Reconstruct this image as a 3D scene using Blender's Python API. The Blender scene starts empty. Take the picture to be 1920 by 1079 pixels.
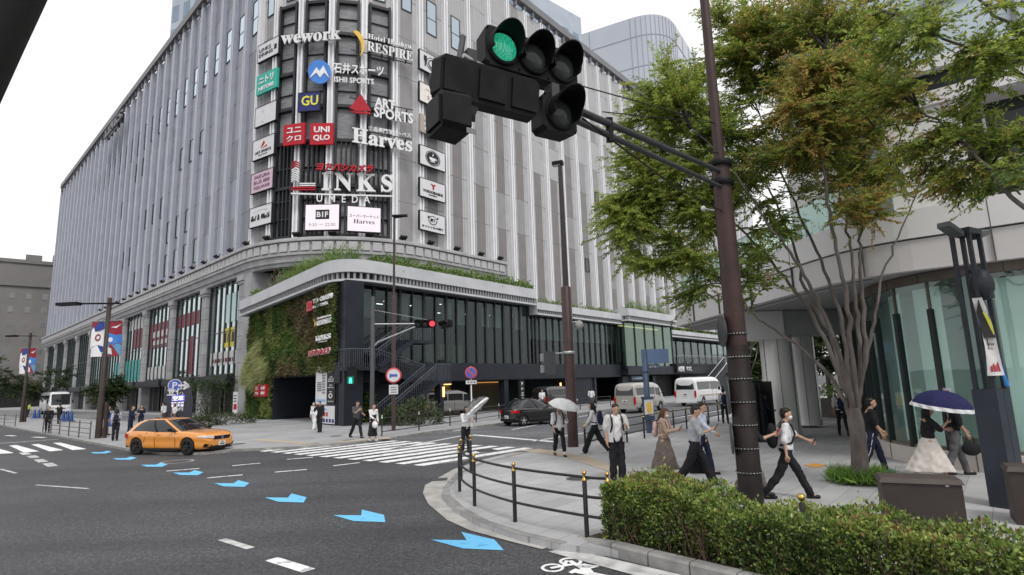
import bpy, bmesh, math, random
import numpy as np
from mathutils import Vector, Matrix, Euler
SC = bpy.context.scene
COL = SC.collection
rad = math.radians
rnd = random.Random(7)
NR = np.random.default_rng(11)

# ------------------------------------------------------------------ camera
F_PX, CX, CY, CAM_H = 1080.0, 960.0, 539.5, 2.42
PITCH, ROLL = rad(9.41), rad(1.8)
_f = Vector((0, math.cos(PITCH), math.sin(PITCH)))
_r0 = Vector((1, 0, 0)); _u0 = _r0.cross(_f)
_r = _r0 * math.cos(ROLL) - _u0 * math.sin(ROLL)
_u = _r0 * math.sin(ROLL) + _u0 * math.cos(ROLL)
CAM = Vector((0, 0, CAM_H))
cd = bpy.data.cameras.new('camera')
cd.sensor_width = 36.0; cd.lens = F_PX * 36.0 / 1920.0
cd.clip_start = 0.05; cd.clip_end = 6000
co = bpy.data.objects.new('camera', cd); COL.objects.link(co)
M = Matrix((( _r.x, _u.x, -_f.x, 0), (_r.y, _u.y, -_f.y, 0), (_r.z, _u.z, -_f.z, CAM_H), (0, 0, 0, 1)))
co.matrix_world = M
SC.camera = co

# ------------------------------------------------------------------ light: bright overcast
SUN_EL, SUN_AZ = 52.0, 160.0          # degrees; azimuth clockwise from +Y (behind the viewer, to the right)
w = bpy.data.worlds.new('World'); SC.world = w; w.use_nodes = True
nt = w.node_tree; nt.nodes.clear()
sky = nt.nodes.new('ShaderNodeTexSky'); sky.sky_type = 'NISHITA'; sky.sun_disc = False
sky.sun_elevation = rad(SUN_EL); sky.sun_rotation = rad(SUN_AZ)
sky.air_density = 1.0; sky.dust_density = 4.0; sky.ozone_density = 1.0
hs = nt.nodes.new('ShaderNodeHueSaturation'); hs.inputs['Saturation'].default_value = 0.12
nt.links.new(sky.outputs[0], hs.inputs['Color'])
mx = nt.nodes.new('ShaderNodeMix'); mx.data_type = 'RGBA'; mx.inputs[0].default_value = 0.8
nt.links.new(hs.outputs[0], mx.inputs[6]); mx.inputs[7].default_value = (8.6, 8.5, 8.65, 1)
bg = nt.nodes.new('ShaderNodeBackground'); bg.inputs['Strength'].default_value = 0.13
nt.links.new(mx.outputs[2], bg.inputs['Color'])
wo = nt.nodes.new('ShaderNodeOutputWorld'); nt.links.new(bg.outputs[0], wo.inputs[0])
sd = bpy.data.lights.new('sun', 'SUN'); sd.energy = 1.4; sd.angle = rad(14); sd.color = (1.0, 0.97, 0.92)
so = bpy.data.objects.new('sun', sd); COL.objects.link(so)
_sv = Vector((math.sin(rad(SUN_AZ)) * math.cos(rad(SUN_EL)), math.cos(rad(SUN_AZ)) * math.cos(rad(SUN_EL)), math.sin(rad(SUN_EL))))
so.rotation_euler = (_sv).to_track_quat('Z', 'Y').to_euler()
SC.view_settings.view_transform = 'Standard'; SC.view_settings.look = 'None'
SC.view_settings.exposure = 0.18; SC.view_settings.gamma = 1.0; SC.view_settings.use_curve_mapping = False
SC.cycles.max_bounces = 6; SC.cycles.transparent_max_bounces = 12
SC.cycles.use_denoising = True

# ------------------------------------------------------------------ measuring helpers
def ray(px, py):
    return _f + _r * ((px - CX) / F_PX) + _u * ((CY - py) / F_PX)
def G(px, py, z=0.0):
    d = ray(px, py); return CAM + d * ((z - CAM_H) / d.z)
def V(px, py, a, b):
    n = Vector((-(b.y - a.y), b.x - a.x, 0)); d = ray(px, py)
    return CAM + d * ((a - CAM).dot(n) / d.dot(n))
def D(px, py, y):
    d = ray(px, py); return CAM + d * (y / d.y)
def azv(a):
    return Vector((math.sin(rad(a)), math.cos(rad(a)), 0))
def lerp(a, b, t): return a + (b - a) * t
def Zat(px, py, base):
    "height of the point seen at px,py on the vertical line over base (by distance)"
    d = ray(px, py); t = math.hypot(base.x, base.y) / math.hypot(d.x, d.y); return CAM_H + d.z * t

# ------------------------------------------------------------------ materials
MATS = {}
def mat(name, c, c2=None, scale=3.0, rough=0.6, metal=0.0, bump=0.0, bscale=40.0, spec=0.25, emit=None, estr=0.0, coord='Object', rvar=0.0, lo=0.35, hi=0.65, detail=4.0, stretch=None, coat=0.0):
    if name in MATS: return MATS[name]
    m = bpy.data.materials.new(name); m.use_nodes = True
    t = m.node_tree; p = t.nodes['Principled BSDF']
    p.inputs['Base Color'].default_value = (*c, 1)
    p.inputs['Roughness'].default_value = rough; p.inputs['Metallic'].default_value = metal
    p.inputs['Specular IOR Level'].default_value = spec
    if coat: p.inputs['Coat Weight'].default_value = coat; p.inputs['Coat Roughness'].default_value = 0.06
    tc = t.nodes.new('ShaderNodeTexCoord')
    src = tc.outputs[coord]
    if stretch:
        mp = t.nodes.new('ShaderNodeMapping'); mp.inputs['Scale'].default_value = stretch
        t.links.new(src, mp.inputs[0]); src = mp.outputs[0]
    if c2 is None: c2 = tuple(x * 0.86 for x in c)
    n = t.nodes.new('ShaderNodeTexNoise'); n.inputs['Scale'].default_value = scale; n.inputs['Detail'].default_value = detail
    t.links.new(src, n.inputs['Vector'])
    r = t.nodes.new('ShaderNodeValToRGB')
    r.color_ramp.elements[0].position = lo; r.color_ramp.elements[1].position = hi
    r.color_ramp.elements[0].color = (*c2, 1); r.color_ramp.elements[1].color = (*c, 1)
    t.links.new(n.outputs['Fac'], r.inputs[0]); t.links.new(r.outputs[0], p.inputs['Base Color'])
    if rvar:
        mr = t.nodes.new('ShaderNodeMapRange'); mr.inputs['To Min'].default_value = max(0.02, rough - rvar); mr.inputs['To Max'].default_value = min(1, rough + rvar)
        t.links.new(n.outputs['Fac'], mr.inputs[0]); t.links.new(mr.outputs[0], p.inputs['Roughness'])
    if bump:
        n2 = t.nodes.new('ShaderNodeTexNoise'); n2.inputs['Scale'].default_value = bscale; n2.inputs['Detail'].default_value = 3
        t.links.new(src, n2.inputs['Vector'])
        b = t.nodes.new('ShaderNodeBump'); b.inputs['Strength'].default_value = bump; b.inputs['Distance'].default_value = 0.02
        t.links.new(n2.outputs['Fac'], b.inputs['Height']); t.links.new(b.outputs[0], p.inputs['Normal'])
    if emit:
        p.inputs['Emission Color'].default_value = (*emit, 1); p.inputs['Emission Strength'].default_value = estr
    MATS[name] = m
    return m
def glassmat(name, tint=(0.8, 0.9, 0.88), refl=0.12, rough=0.02, see=0.75):
    "window pane: see-through with a mirror part that grows at grazing angles"
    if name in MATS: return MATS[name]
    m = bpy.data.materials.new(name); m.use_nodes = True; t = m.node_tree; t.nodes.clear()
    o = t.nodes.new('ShaderNodeOutputMaterial'); tr = t.nodes.new('ShaderNodeBsdfTransparent'); gl = t.nodes.new('ShaderNodeBsdfGlossy')
    tr.inputs['Color'].default_value = (*[x * see for x in tint], 1); gl.inputs['Color'].default_value = (*[min(1, x * 1.05) for x in tint], 1)
    gl.inputs['Roughness'].default_value = rough
    lw = t.nodes.new('ShaderNodeLayerWeight'); lw.inputs['Blend'].default_value = 0.5
    pw_ = t.nodes.new('ShaderNodeMath'); pw_.operation = 'POWER'; pw_.inputs[1].default_value = 3.5; t.links.new(lw.outputs['Facing'], pw_.inputs[0])
    ml_ = t.nodes.new('ShaderNodeMath'); ml_.operation = 'MULTIPLY'; ml_.inputs[1].default_value = 0.8; t.links.new(pw_.outputs[0], ml_.inputs[0])
    a = t.nodes.new('ShaderNodeMath'); a.operation = 'ADD'; a.use_clamp = True; a.inputs[1].default_value = refl
    tc = t.nodes.new('ShaderNodeTexCoord'); n = t.nodes.new('ShaderNodeTexNoise'); n.inputs['Scale'].default_value = 0.6; n.inputs['Detail'].default_value = 1
    t.links.new(tc.outputs['Object'], n.inputs['Vector'])
    b = t.nodes.new('ShaderNodeBump'); b.inputs['Strength'].default_value = 0.03; b.inputs['Distance'].default_value = 0.1
    t.links.new(n.outputs['Fac'], b.inputs['Height']); t.links.new(b.outputs[0], gl.inputs['Normal'])
    t.links.new(ml_.outputs[0], a.inputs[0]); ms = t.nodes.new('ShaderNodeMixShader')
    t.links.new(a.outputs[0], ms.inputs[0]); t.links.new(tr.outputs[0], ms.inputs[1]); t.links.new(gl.outputs[0], ms.inputs[2])
    t.links.new(ms.outputs[0], o.inputs[0]); MATS[name] = m
    return m

# ------------------------------------------------------------------ objects
def tag(o, label=None, cat=None, group=None, kind=None):
    if label: o['label'] = label
    if cat: o['category'] = cat
    if group: o['group'] = group
    if kind: o['kind'] = kind
    return o
def empty(name, loc=(0, 0, 0), rz=0.0, label=None, cat=None, group=None):
    o = bpy.data.objects.new(name, None); COL.objects.link(o); o.location = loc; o.rotation_euler = (0, 0, rz); o.empty_display_size = 0.2
    return tag(o, label, cat, group)
KIDS = {}
def link(o, parent=None):
    COL.objects.link(o)
    if parent is not None:
        o.parent = parent; KIDS.setdefault(parent.name, []).append(o)
    return o
def copy_tree(o, parent=None):
    c = o.copy(); link(c, parent)
    for ch in KIDS.get(o.name, []): copy_tree(ch, c)
    return c
LOCAL = set()          # things built round their own origin
def root_loc(p):
    while p.parent is not None: p = p.parent
    if p.name in LOCAL: return Vector((0, 0, 0))
    return Vector(p.location)

class MB:
    "collects shapes; build() links them as one mesh object"
    def __init__(s): s.v = []; s.f = []; s.m = []; s.sm = []; s.T = None
    def _add(s, vs, fs, mi=0, smooth=False):
        o = len(s.v)
        if s.T is not None: vs = [s.T @ Vector(q) for q in vs]
        s.v.extend([tuple(q) for q in vs])
        for f in fs: s.f.append(tuple(i + o for i in f)); s.m.append(mi); s.sm.append(smooth)
        return s
    def quad(s, a, b, c, d, mi=0): return s._add([a, b, c, d], [(0, 1, 2, 3)], mi)
    def poly(s, pts, mi=0): return s._add(pts, [tuple(range(len(pts)))], mi)
    def box(s, c, size, rz=0.0, mi=0, R=None):
        hx, hy, hz = size[0] / 2, size[1] / 2, size[2] / 2
        vs = [Vector((x, y, z)) for z in (-hz, hz) for y in (-hy, hy) for x in (-hx, hx)]
        if R is None: R = Matrix.Rotation(rz, 3, 'Z')
        vs = [R @ q + Vector(c) for q in vs]
        return s._add(vs, [(0, 2, 3, 1), (4, 5, 7, 6), (0, 1, 5, 4), (2, 6, 7, 3), (0, 4, 6, 2), (1, 3, 7, 5)], mi)
    def fbox(s, fr, s0, s1, o0, o1, z0, z1, mi=0):
        "box in a wall frame: along s, outwards o, up z"
        A, d, n = fr
        vs = [A + d * a + n * b + Vector((0, 0, c)) for c in (z0, z1) for b in (o0, o1) for a in (s0, s1)]
        return s._add(vs, [(0, 2, 3, 1), (4, 5, 7, 6), (0, 1, 5, 4), (2, 6, 7, 3), (0, 4, 6, 2), (1, 3, 7, 5)], mi)
    def prism(s, pts, z0, z1, mi=0, cap=True, mtop=None):
        n = len(pts)
        vs = [(p[0], p[1], z0) for p in pts] + [(p[0], p[1], z1) for p in pts]
        s._add(vs, [(i, (i + 1) % n, (i + 1) % n + n, i + n) for i in range(n)], mi)
        if cap:
            s._add(vs[n:], [tuple(range(n))], mi if mtop is None else mtop); s._add(vs[:n], [tuple(reversed(range(n)))], mi)
        return s
    def strip(s, pts, z0, z1, mi=0, smooth=False):
        n = len(pts); vs = [(p[0], p[1], z0) for p in pts] + [(p[0], p[1], z1) for p in pts]
        return s._add(vs, [(i, i + 1, i + 1 + n, i + n) for i in range(n - 1)], mi, smooth)
    def tube(s, pts, r, n=8, mi=0, cap=True, smooth=True):
        pts = [Vector(p) for p in pts]; k = len(pts)
        rs = r if isinstance(r, (list, tuple)) else [r] * k
        vs = []; prev = None
        for i, p in enumerate(pts):
            t = (pts[min(i + 1, k - 1)] - pts[max(i - 1, 0)]).normalized()
            if prev is None:
                a = t.cross(Vector((0, 0, 1)));
                if a.length < 1e-3: a = t.cross(Vector((1, 0, 0)))
            else: a = prev - t * prev.dot(t)
            a.normalize(); prev = a; b = t.cross(a)
            for j in range(n):
                th = 2 * math.pi * j / n; vs.append(p + (a * math.cos(th) + b * math.sin(th)) * rs[i])
        fs = [(i * n + j, i * n + (j + 1) % n, (i + 1) * n + (j + 1) % n, (i + 1) * n + j) for i in range(k - 1) for j in range(n)]
        s._add(vs, fs, mi, smooth)
        if cap: s._add(vs[:n], [tuple(reversed(range(n)))], mi); s._add(vs[-n:], [tuple(range(n))], mi)
        return s
    def lathe(s, prof, c=(0, 0, 0), n=16, mi=0, R=None, smooth=True, a0=0.0, a1=2 * math.pi):
        full = abs(a1 - a0 - 2 * math.pi) < 1e-6; k = n if full else n + 1
        vs = []
        for (r, z) in prof:
            for j in range(k):
                th = a0 + (a1 - a0) * j / n; q = Vector((r * math.cos(th), r * math.sin(th), z))
                if R is not None: q = R @ q
                vs.append(q + Vector(c))
        fs = []
        for i in range(len(prof) - 1):
            for j in range(n):
                j2 = (j + 1) % k; fs.append((i * k + j, i * k + j2, (i + 1) * k + j2, (i + 1) * k + j))
        return s._add(vs, fs, mi, smooth)
    def ball(s, c, r, n=10, mi=0, sc=(1, 1, 1), R=None):
        prof = [(max(1e-4, math.sin(math.pi * i / 8)) * r, -math.cos(math.pi * i / 8) * r) for i in range(9)]
        o = len(s.v); S = Matrix.Diagonal(sc); RR = S if R is None else R @ S
        return s.lathe(prof, c, n, mi, RR)
    def build(s, name, mats, parent=None, loc=None):
        me = bpy.data.meshes.new(name)
        off = Vector((0, 0, 0))
        if parent is not None: off = root_loc(parent)
        elif loc is not None: off = Vector(loc)
        me.from_pydata([(a[0] - off.x, a[1] - off.y, a[2] - off.z) for a in s.v], [], s.f)
        if not isinstance(mats, (list, tuple)): mats = [mats]
        for m in mats: me.materials.append(m)
        me.polygons.foreach_set('material_index', s.m); me.polygons.foreach_set('use_smooth', s.sm)
        me.update()
        o = bpy.data.objects.new(name, me); link(o, parent)
        if parent is None and loc is not None: o.location = off
        return o
def npmesh(name, verts, faces, mats, parent=None, mi=None, loc=None):
    "fast mesh of quads from arrays"
    me = bpy.data.meshes.new(name); nf, k = faces.shape
    off = Vector((0, 0, 0)) if (parent is None and loc is None) else (root_loc(parent) if parent is not None else Vector(loc))
    verts = verts - np.array(off)
    me.vertices.add(len(verts)); me.vertices.foreach_set('co', verts.astype(np.float32).ravel())
    me.loops.add(nf * k); me.loops.foreach_set('vertex_index', faces.astype(np.int32).ravel())
    me.polygons.add(nf); me.polygons.foreach_set('loop_start', np.arange(0, nf * k, k, dtype=np.int32))
    me.polygons.foreach_set('loop_total', np.full(nf, k, dtype=np.int32))
    for m in (mats if isinstance(mats, (list, tuple)) else [mats]): me.materials.append(m)
    if mi is not None: me.polygons.foreach_set('material_index', mi.astype(np.int32))
    me.update(calc_edges=True); me.validate()
    o = bpy.data.objects.new(name, me); link(o, parent)
    if parent is None and loc is not None: o.location = off
    return o
def structure(o): o['kind'] = 'structure'; return o

# a side scene, only to bake modifiers and lettering into plain meshes; it is removed at the end
WORK = bpy.data.scenes.new('work')
def baked(o):
    WORK.collection.objects.link(o); vl = WORK.view_layers[0]; vl.update(); dg = vl.depsgraph
    me = bpy.data.meshes.new_from_object(o.evaluated_get(dg)); bpy.data.objects.remove(o); return me
# text as a solid mesh standing on a plane: origin, right vector, up vector
def text_mesh(body, size=1.0, depth=0.02, bold=0.0, align='CENTER', spacing=1.0, sx=1.0):
    cu = bpy.data.curves.new('lettering', 'FONT'); cu.body = body; cu.size = size; cu.extrude = depth / 2; cu.offset = bold
    cu.align_x = align; cu.align_y = 'CENTER'; cu.space_character = spacing; cu.resolution_u = 2
    o = bpy.data.objects.new('lettering', cu); me = baked(o); bpy.data.curves.remove(cu)
    return me
def text(body, org, right, size, m, parent=None, depth=0.03, bold=0.0, up=Vector((0, 0, 1)), spacing=1.0, width=None, height=None, name='lettering', align='CENTER', shear=0.0):
    me = text_mesh(body, size, depth, bold * size, align, spacing)
    right = Vector(right).normalized(); up = Vector(up).normalized(); nrm = right.cross(up)
    if len(me.vertices):
        xs = [v.co.x for v in me.vertices]; ys = [v.co.y for v in me.vertices]
        w0 = max(xs) - min(xs); h0 = max(ys) - min(ys)
        fx = (width / w0) if width and w0 else 1.0; fy = (height / h0) if height and h0 else fx if width and not height else 1.0
        if height and not width: fx = fy
        cx0 = (max(xs) + min(xs)) / 2 if align == 'CENTER' else min(xs); cy0 = (max(ys) + min(ys)) / 2
        off = root_loc(parent) if parent is not None else Vector((0, 0, 0))
        for v in me.vertices:
            x = (v.co.x - cx0) * fx; y = (v.co.y - cy0) * fy
            v.co = Vector(org) + right * (x + shear * y) + up * y + nrm * (v.co.z + depth / 2) - off
    me.materials.clear(); me.materials.append(m); me.update()
    o = bpy.data.objects.new(name, me); link(o, parent)
    return o

def serif(s):
    "bold serif letters (mathematical alphabet of the built-in fonts)"
    return ''.join(chr(0x1D400 + ord(c) - 65) if 'A' <= c <= 'Z' else chr(0x1D41A + ord(c) - 97) if 'a' <= c <= 'z' else c for c in s)
def script(s):
    return ''.join(chr(0x1D4D0 + ord(c) - 65) if 'A' <= c <= 'Z' else chr(0x1D4EA + ord(c) - 97) if 'a' <= c <= 'z' else c for c in s)
def unit(a): return a / np.maximum(np.linalg.norm(a, axis=1, keepdims=True), 1e-9)
def leaves(name, P, L, W, mats, parent=None, dirs=None, spread=1.0, weights=None, droop=0.0, bend=0.25, loc=None, mi=None):
    "one small pointed four-cornered leaf at each point"
    n = len(P)
    d = NR.normal(size=(n, 3))
    if dirs is not None: d = dirs + d * spread * 0.5
    d[:, 2] -= droop; d = unit(d)
    s = unit(np.cross(d, NR.normal(size=(n, 3)))); nn = np.cross(d, s)
    l = L * NR.uniform(0.65, 1.3, (n, 1)); w = W * NR.uniform(0.7, 1.25, (n, 1))
    v = np.stack([P, P + d * l * 0.45 + s * w * .5 + nn * l * bend * .3, P + d * l + nn * l * bend * -.2, P + d * l * 0.45 - s * w * .5 + nn * l * bend * .3], axis=1).reshape(-1, 3)
    f = np.arange(n * 4).reshape(n, 4)
    if mi is None:
        k = len(mats); mi = NR.choice(k, size=n, p=weights)
    return npmesh(name, v, f, mats, parent, mi, loc)
def leafmat(name, c, rough=0.55, trans=0.35):
    if name in MATS: return MATS[name]
    m = bpy.data.materials.new(name); m.use_nodes = True; t = m.node_tree; t.nodes.clear()
    o = t.nodes.new('ShaderNodeOutputMaterial'); p = t.nodes.new('ShaderNodeBsdfPrincipled'); tl = t.nodes.new('ShaderNodeBsdfTranslucent'); ms = t.nodes.new('ShaderNodeMixShader')
    tc = t.nodes.new('ShaderNodeTexCoord'); n = t.nodes.new('ShaderNodeTexNoise'); n.inputs['Scale'].default_value = 9; t.links.new(tc.outputs['Object'], n.inputs['Vector'])
    r = t.nodes.new('ShaderNodeValToRGB'); e = r.color_ramp.elements; e[0].position = .3; e[1].position = .7; e[0].color = (*[x * .68 for x in c], 1); e[1].color = (*[x * 1.25 for x in c], 1)
    t.links.new(n.outputs['Fac'], r.inputs[0]); t.links.new(r.outputs[0], p.inputs['Base Color']); t.links.new(r.outputs[0], tl.inputs['Color'])
    p.inputs['Roughness'].default_value = rough; p.inputs['Specular IOR Level'].default_value = .4; ms.inputs[0].default_value = trans
    t.links.new(p.outputs[0], ms.inputs[1]); t.links.new(tl.outputs[0], ms.inputs[2]); t.links.new(ms.outputs[0], o.inputs[0]); MATS[name] = m; return m
# ================================================================== ground, road, pavements
def asphalt_mat(nm='asphalt', k=1.0):
    m = bpy.data.materials.new(nm); m.use_nodes = True; t = m.node_tree; p = t.nodes['Principled BSDF']
    tc = t.nodes.new('ShaderNodeTexCoord'); o = tc.outputs['Object']
    def noise(s, d=4, rgh=0.55):
        n = t.nodes.new('ShaderNodeTexNoise'); n.inputs['Scale'].default_value = s; n.inputs['Detail'].default_value = d; n.inputs['Roughness'].default_value = rgh
        t.links.new(o, n.inputs['Vector']); return n
    def ramp(src, a, b, ca, cb):
        r = t.nodes.new('ShaderNodeValToRGB'); e = r.color_ramp.elements; e[0].position = a; e[1].position = b; e[0].color = (*ca, 1); e[1].color = (*cb, 1)
        t.links.new(src, r.inputs[0]); return r
    def mixc(f, a, b, mode='MULTIPLY'):
        x = t.nodes.new('ShaderNodeMix'); x.data_type = 'RGBA'; x.blend_type = mode
        if isinstance(f, float): x.inputs[0].default_value = f
        else: t.links.new(f, x.inputs[0])
        t.links.new(a, x.inputs[6]); t.links.new(b, x.inputs[7]); return x.outputs[2]
    big = ramp(noise(0.22, 5).outputs['Fac'], 0.32, 0.7, tuple(k * x for x in (0.034, 0.035, 0.038)), tuple(k * x for x in (0.062, 0.064, 0.068)))
    fine = ramp(noise(26, 4, 0.85).outputs['Fac'], 0.38, 0.62, (0.3, 0.3, 0.3), (2.0, 2.0, 2.0))
    mid = ramp(noise(4, 4).outputs['Fac'], 0.3, 0.7, (0.84, 0.84, 0.84), (1.12, 1.12, 1.12))
    grain = ramp(noise(11, 3, 0.9).outputs['Fac'], 0.40, 0.62, (0.62, 0.62, 0.62), (1.38, 1.38, 1.38))
    c = mixc(1.0, mixc(1.0, mixc(1.0, big.outputs[0], mid.outputs[0]), fine.outputs[0]), grain.outputs[0])
    mp = t.nodes.new('ShaderNodeMapping'); mp.inputs['Rotation'].default_value = (0, 0, rad(38)); mp.inputs['Scale'].default_value = (0.05, 0.9, 1); t.links.new(o, mp.inputs[0]); tn = t.nodes.new('ShaderNodeTexNoise'); tn.inputs['Scale'].default_value = 1.0; tn.inputs['Detail'].default_value = 5; t.links.new(mp.outputs[0], tn.inputs['Vector'])
    c = mixc(1.0, c, ramp(tn.outputs['Fac'], 0.36, 0.64, (0.78, 0.78, 0.79), (1.16, 1.16, 1.15)).outputs[0])
    vo = t.nodes.new('ShaderNodeTexVoronoi'); vo.feature = 'DISTANCE_TO_EDGE'; vo.inputs['Scale'].default_value = 0.19
    wn = noise(1.3, 3); ad = t.nodes.new('ShaderNodeMixRGB'); ad.inputs[0].default_value = 0.25; t.links.new(o, ad.inputs[1]); t.links.new(wn.outputs['Color'], ad.inputs[2])
    t.links.new(ad.outputs[0], vo.inputs['Vector'])
    cr = ramp(vo.outputs['Distance'], 0.0, 0.0025, (0.8, 0.8, 0.8), (1, 1, 1))
    c = mixc(1.0, c, cr.outputs[0])
    t.links.new(c, p.inputs['Base Color']); p.inputs['Roughness'].default_value = 0.66; p.inputs['Specular IOR Level'].default_value = 0.5
    b = t.nodes.new('ShaderNodeBump'); b.inputs['Strength'].default_value = 0.55; b.inputs['Distance'].default_value = 0.012
    t.links.new(noise(70, 2, 0.7).outputs['Fac'], b.inputs['Height']); t.links.new(b.outputs[0], p.inputs['Normal'])
    MATS[nm] = m; return m
def paver_mat(name, c1, c2, mortar, rz, bw, bh, offs=0.5, rough=0.75, mort=0.008, dirt=0.75):
    m = bpy.data.materials.new(name); m.use_nodes = True; t = m.node_tree; p = t.nodes['Principled BSDF']
    tc = t.nodes.new('ShaderNodeTexCoord'); mp = t.nodes.new('ShaderNodeMapping'); mp.inputs['Rotation'].default_value = (0, 0, rz)
    t.links.new(tc.outputs['Object'], mp.inputs[0])
    br = t.nodes.new('ShaderNodeTexBrick'); br.inputs['Scale'].default_value = 1.0; br.inputs['Brick Width'].default_value = bw; br.inputs['Row Height'].default_value = bh
    br.inputs['Mortar Size'].default_value = mort; br.inputs['Mortar Smooth'].default_value = 0.3; br.offset = offs; br.inputs['Bias'].default_value = 0.0
    br.inputs['Color1'].default_value = (*c1, 1); br.inputs['Color2'].default_value = (*c2, 1); br.inputs['Mortar'].default_value = (*mortar, 1)
    t.links.new(mp.outputs[0], br.inputs['Vector'])
    n = t.nodes.new('ShaderNodeTexNoise'); n.inputs['Scale'].default_value = 0.45; n.inputs['Detail'].default_value = 7; n.inputs['Roughness'].default_value = 0.62
    t.links.new(tc.outputs['Object'], n.inputs['Vector'])
    r = t.nodes.new('ShaderNodeValToRGB'); e = r.color_ramp.elements; e[0].position = 0.3; e[1].position = 0.66; e[0].color = (dirt, dirt, dirt, 1); e[1].color = (1.05, 1.05, 1.05, 1)
    t.links.new(n.outputs['Fac'], r.inputs[0])
    x = t.nodes.new('ShaderNodeMix'); x.data_type = 'RGBA'; x.blend_type = 'MULTIPLY'; x.inputs[0].default_value = 1
    t.links.new(br.outputs['Color'], x.inputs[6]); t.links.new(r.outputs[0], x.inputs[7])
    n3 = t.nodes.new('ShaderNodeTexNoise'); n3.inputs['Scale'].default_value = 60; n3.inputs['Detail'].default_value = 2; t.links.new(tc.outputs['Object'], n3.inputs['Vector'])
    r3 = t.nodes.new('ShaderNodeValToRGB'); e = r3.color_ramp.elements; e[0].position = 0.3; e[1].position = 0.7; e[0].color = (0.86, 0.86, 0.86, 1); e[1].color = (1.1, 1.1, 1.1, 1)
    t.links.new(n3.outputs['Fac'], r3.inputs[0])
    y = t.nodes.new('ShaderNodeMix'); y.data_type = 'RGBA'; y.blend_type = 'MULTIPLY'; y.inputs[0].default_value = 1
    t.links.new(x.outputs[2], y.inputs[6]); t.links.new(r3.outputs[0], y.inputs[7])
    t.links.new(y.outputs[2], p.inputs['Base Color']); p.inputs['Roughness'].default_value = rough
    b = t.nodes.new('ShaderNodeBump'); b.inputs['Strength'].default_value = 0.3; b.inputs['Distance'].default_value = 0.006; b.invert = True
    t.links.new(br.outputs['Fac'], b.inputs['Height']); t.links.new(b.outputs[0], p.inputs['Normal'])
    MATS[name] = m; return m
asph = asphalt_mat()
AZL, AZR = -46.5, 39.3
paver = paver_mat('granite_pavers', (0.45, 0.45, 0.455), (0.37, 0.37, 0.378), (0.25, 0.25, 0.255), rad(-50), 0.9, 0.45)
paver2 = paver_mat('pale_pavers', (0.36, 0.365, 0.375), (0.31, 0.315, 0.325), (0.22, 0.22, 0.225), rad(-50), 0.6, 0.3)
concrete = mat('concrete', (0.42, 0.41, 0.39), (0.29, 0.285, 0.27), 2.2, 0.85, bump=0.25, bscale=60, detail=8)
kerbm = mat('kerb_stone', (0.30, 0.295, 0.285), (0.19, 0.185, 0.18), 3.0, 0.85, bump=0.3, bscale=50, detail=7)
white_paint = mat('road_paint', (0.76, 0.76, 0.76), (0.40, 0.40, 0.41), 5.0, 0.7, lo=0.36, hi=0.46, detail=12, bump=0.2, bscale=70)
worn_paint = mat('worn_paint', (0.55, 0.55, 0.54), (0.30, 0.30, 0.30), 3.5, 0.8, lo=0.33, hi=0.6, detail=9)
blue_paint = mat('blue_paint', (0.155, 0.50, 0.80), (0.12, 0.40, 0.66), 6.0, 0.7, lo=0.34, hi=0.44, detail=12, bump=0.2, bscale=70)
tactile = mat('tactile_paving', (0.47, 0.35, 0.20), (0.40, 0.33, 0.23), 1.2, 0.8, bump=0.2)
iron = mat('cast_iron', (0.06, 0.06, 0.062), (0.11, 0.11, 0.11), 20, 0.6, metal=0.4)
SWZ = 0.10
def sheet(name, pts, z, m, thick=None):
    b = MB(); b.prism([(p.x, p.y) for p in pts], z if thick is None else z - thick, z, cap=False) if thick else None
    b.poly([(p.x, p.y, z) for p in pts]); return structure(b.build(name, m))
b = MB(); n = 24
b.poly([(2500 * math.cos(2 * math.pi * i / 40), 2500 * math.sin(2 * math.pi * i / 40), 0) for i in range(40)])
structure(b.build('road', asph))
# plaza pavement, right of the crossing
inner = [(1340, 1074), (1261, 1055), (1145, 1030), (1051, 1021), (967, 1001), (902, 980), (856, 954), (831, 931), (830, 916), (853, 889), (905, 866), (985, 848), (1037, 843), (1120, 826), (1210, 806), (1300, 788), (1380, 771)]
P = [G(x, y, SWZ) for x, y in inner]
tail = P[-1]; P.append(tail + azv(AZR) * 90); P.append(P[-1] + Vector((140, 0, 0))); P.append(Vector((180, -10, 0)))
kd = (P[0] - P[1]).normalized(); P.append(P[0] + kd * 30)
PLAZA = P
sheet('plaza_pavement', P, SWZ, paver, thick=0.12)
# concrete gutter round the corner
outer = [(1016, 1030), (967, 1018), (882, 995), (838, 975), (803, 945), (793, 925), (797, 910), (851, 880), (905, 862), (960, 849)]
O = [G(x, y, 0.012) for x, y in outer]; I = [G(x, y, 0.012) for x, y in inner[3:12]]
b = MB()
b.poly([(p.x, p.y, 0.012) for p in O] + [(p.x, p.y, 0.012) for p in reversed(I)])
structure(b.build('gutter', concrete))
# kerb edge band on the plaza
b = MB(); pts = P[3:17]
def offset(pts, d):
    out = []
    for i, p in enumerate(pts):
        t = (pts[min(i + 1, len(pts) - 1)] - pts[max(i - 1, 0)]); t.z = 0; t.normalize(); out.append(p + Vector((t.y, -t.x, 0)) * d)
    return out
q = offset(pts, 0.16)
for i in range(len(pts) - 1): b.quad(*[(v.x, v.y, SWZ + 0.004) for v in (pts[i], pts[i + 1], q[i + 1], q[i])])
structure(b.build('kerb_edge', kerbm))
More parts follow.
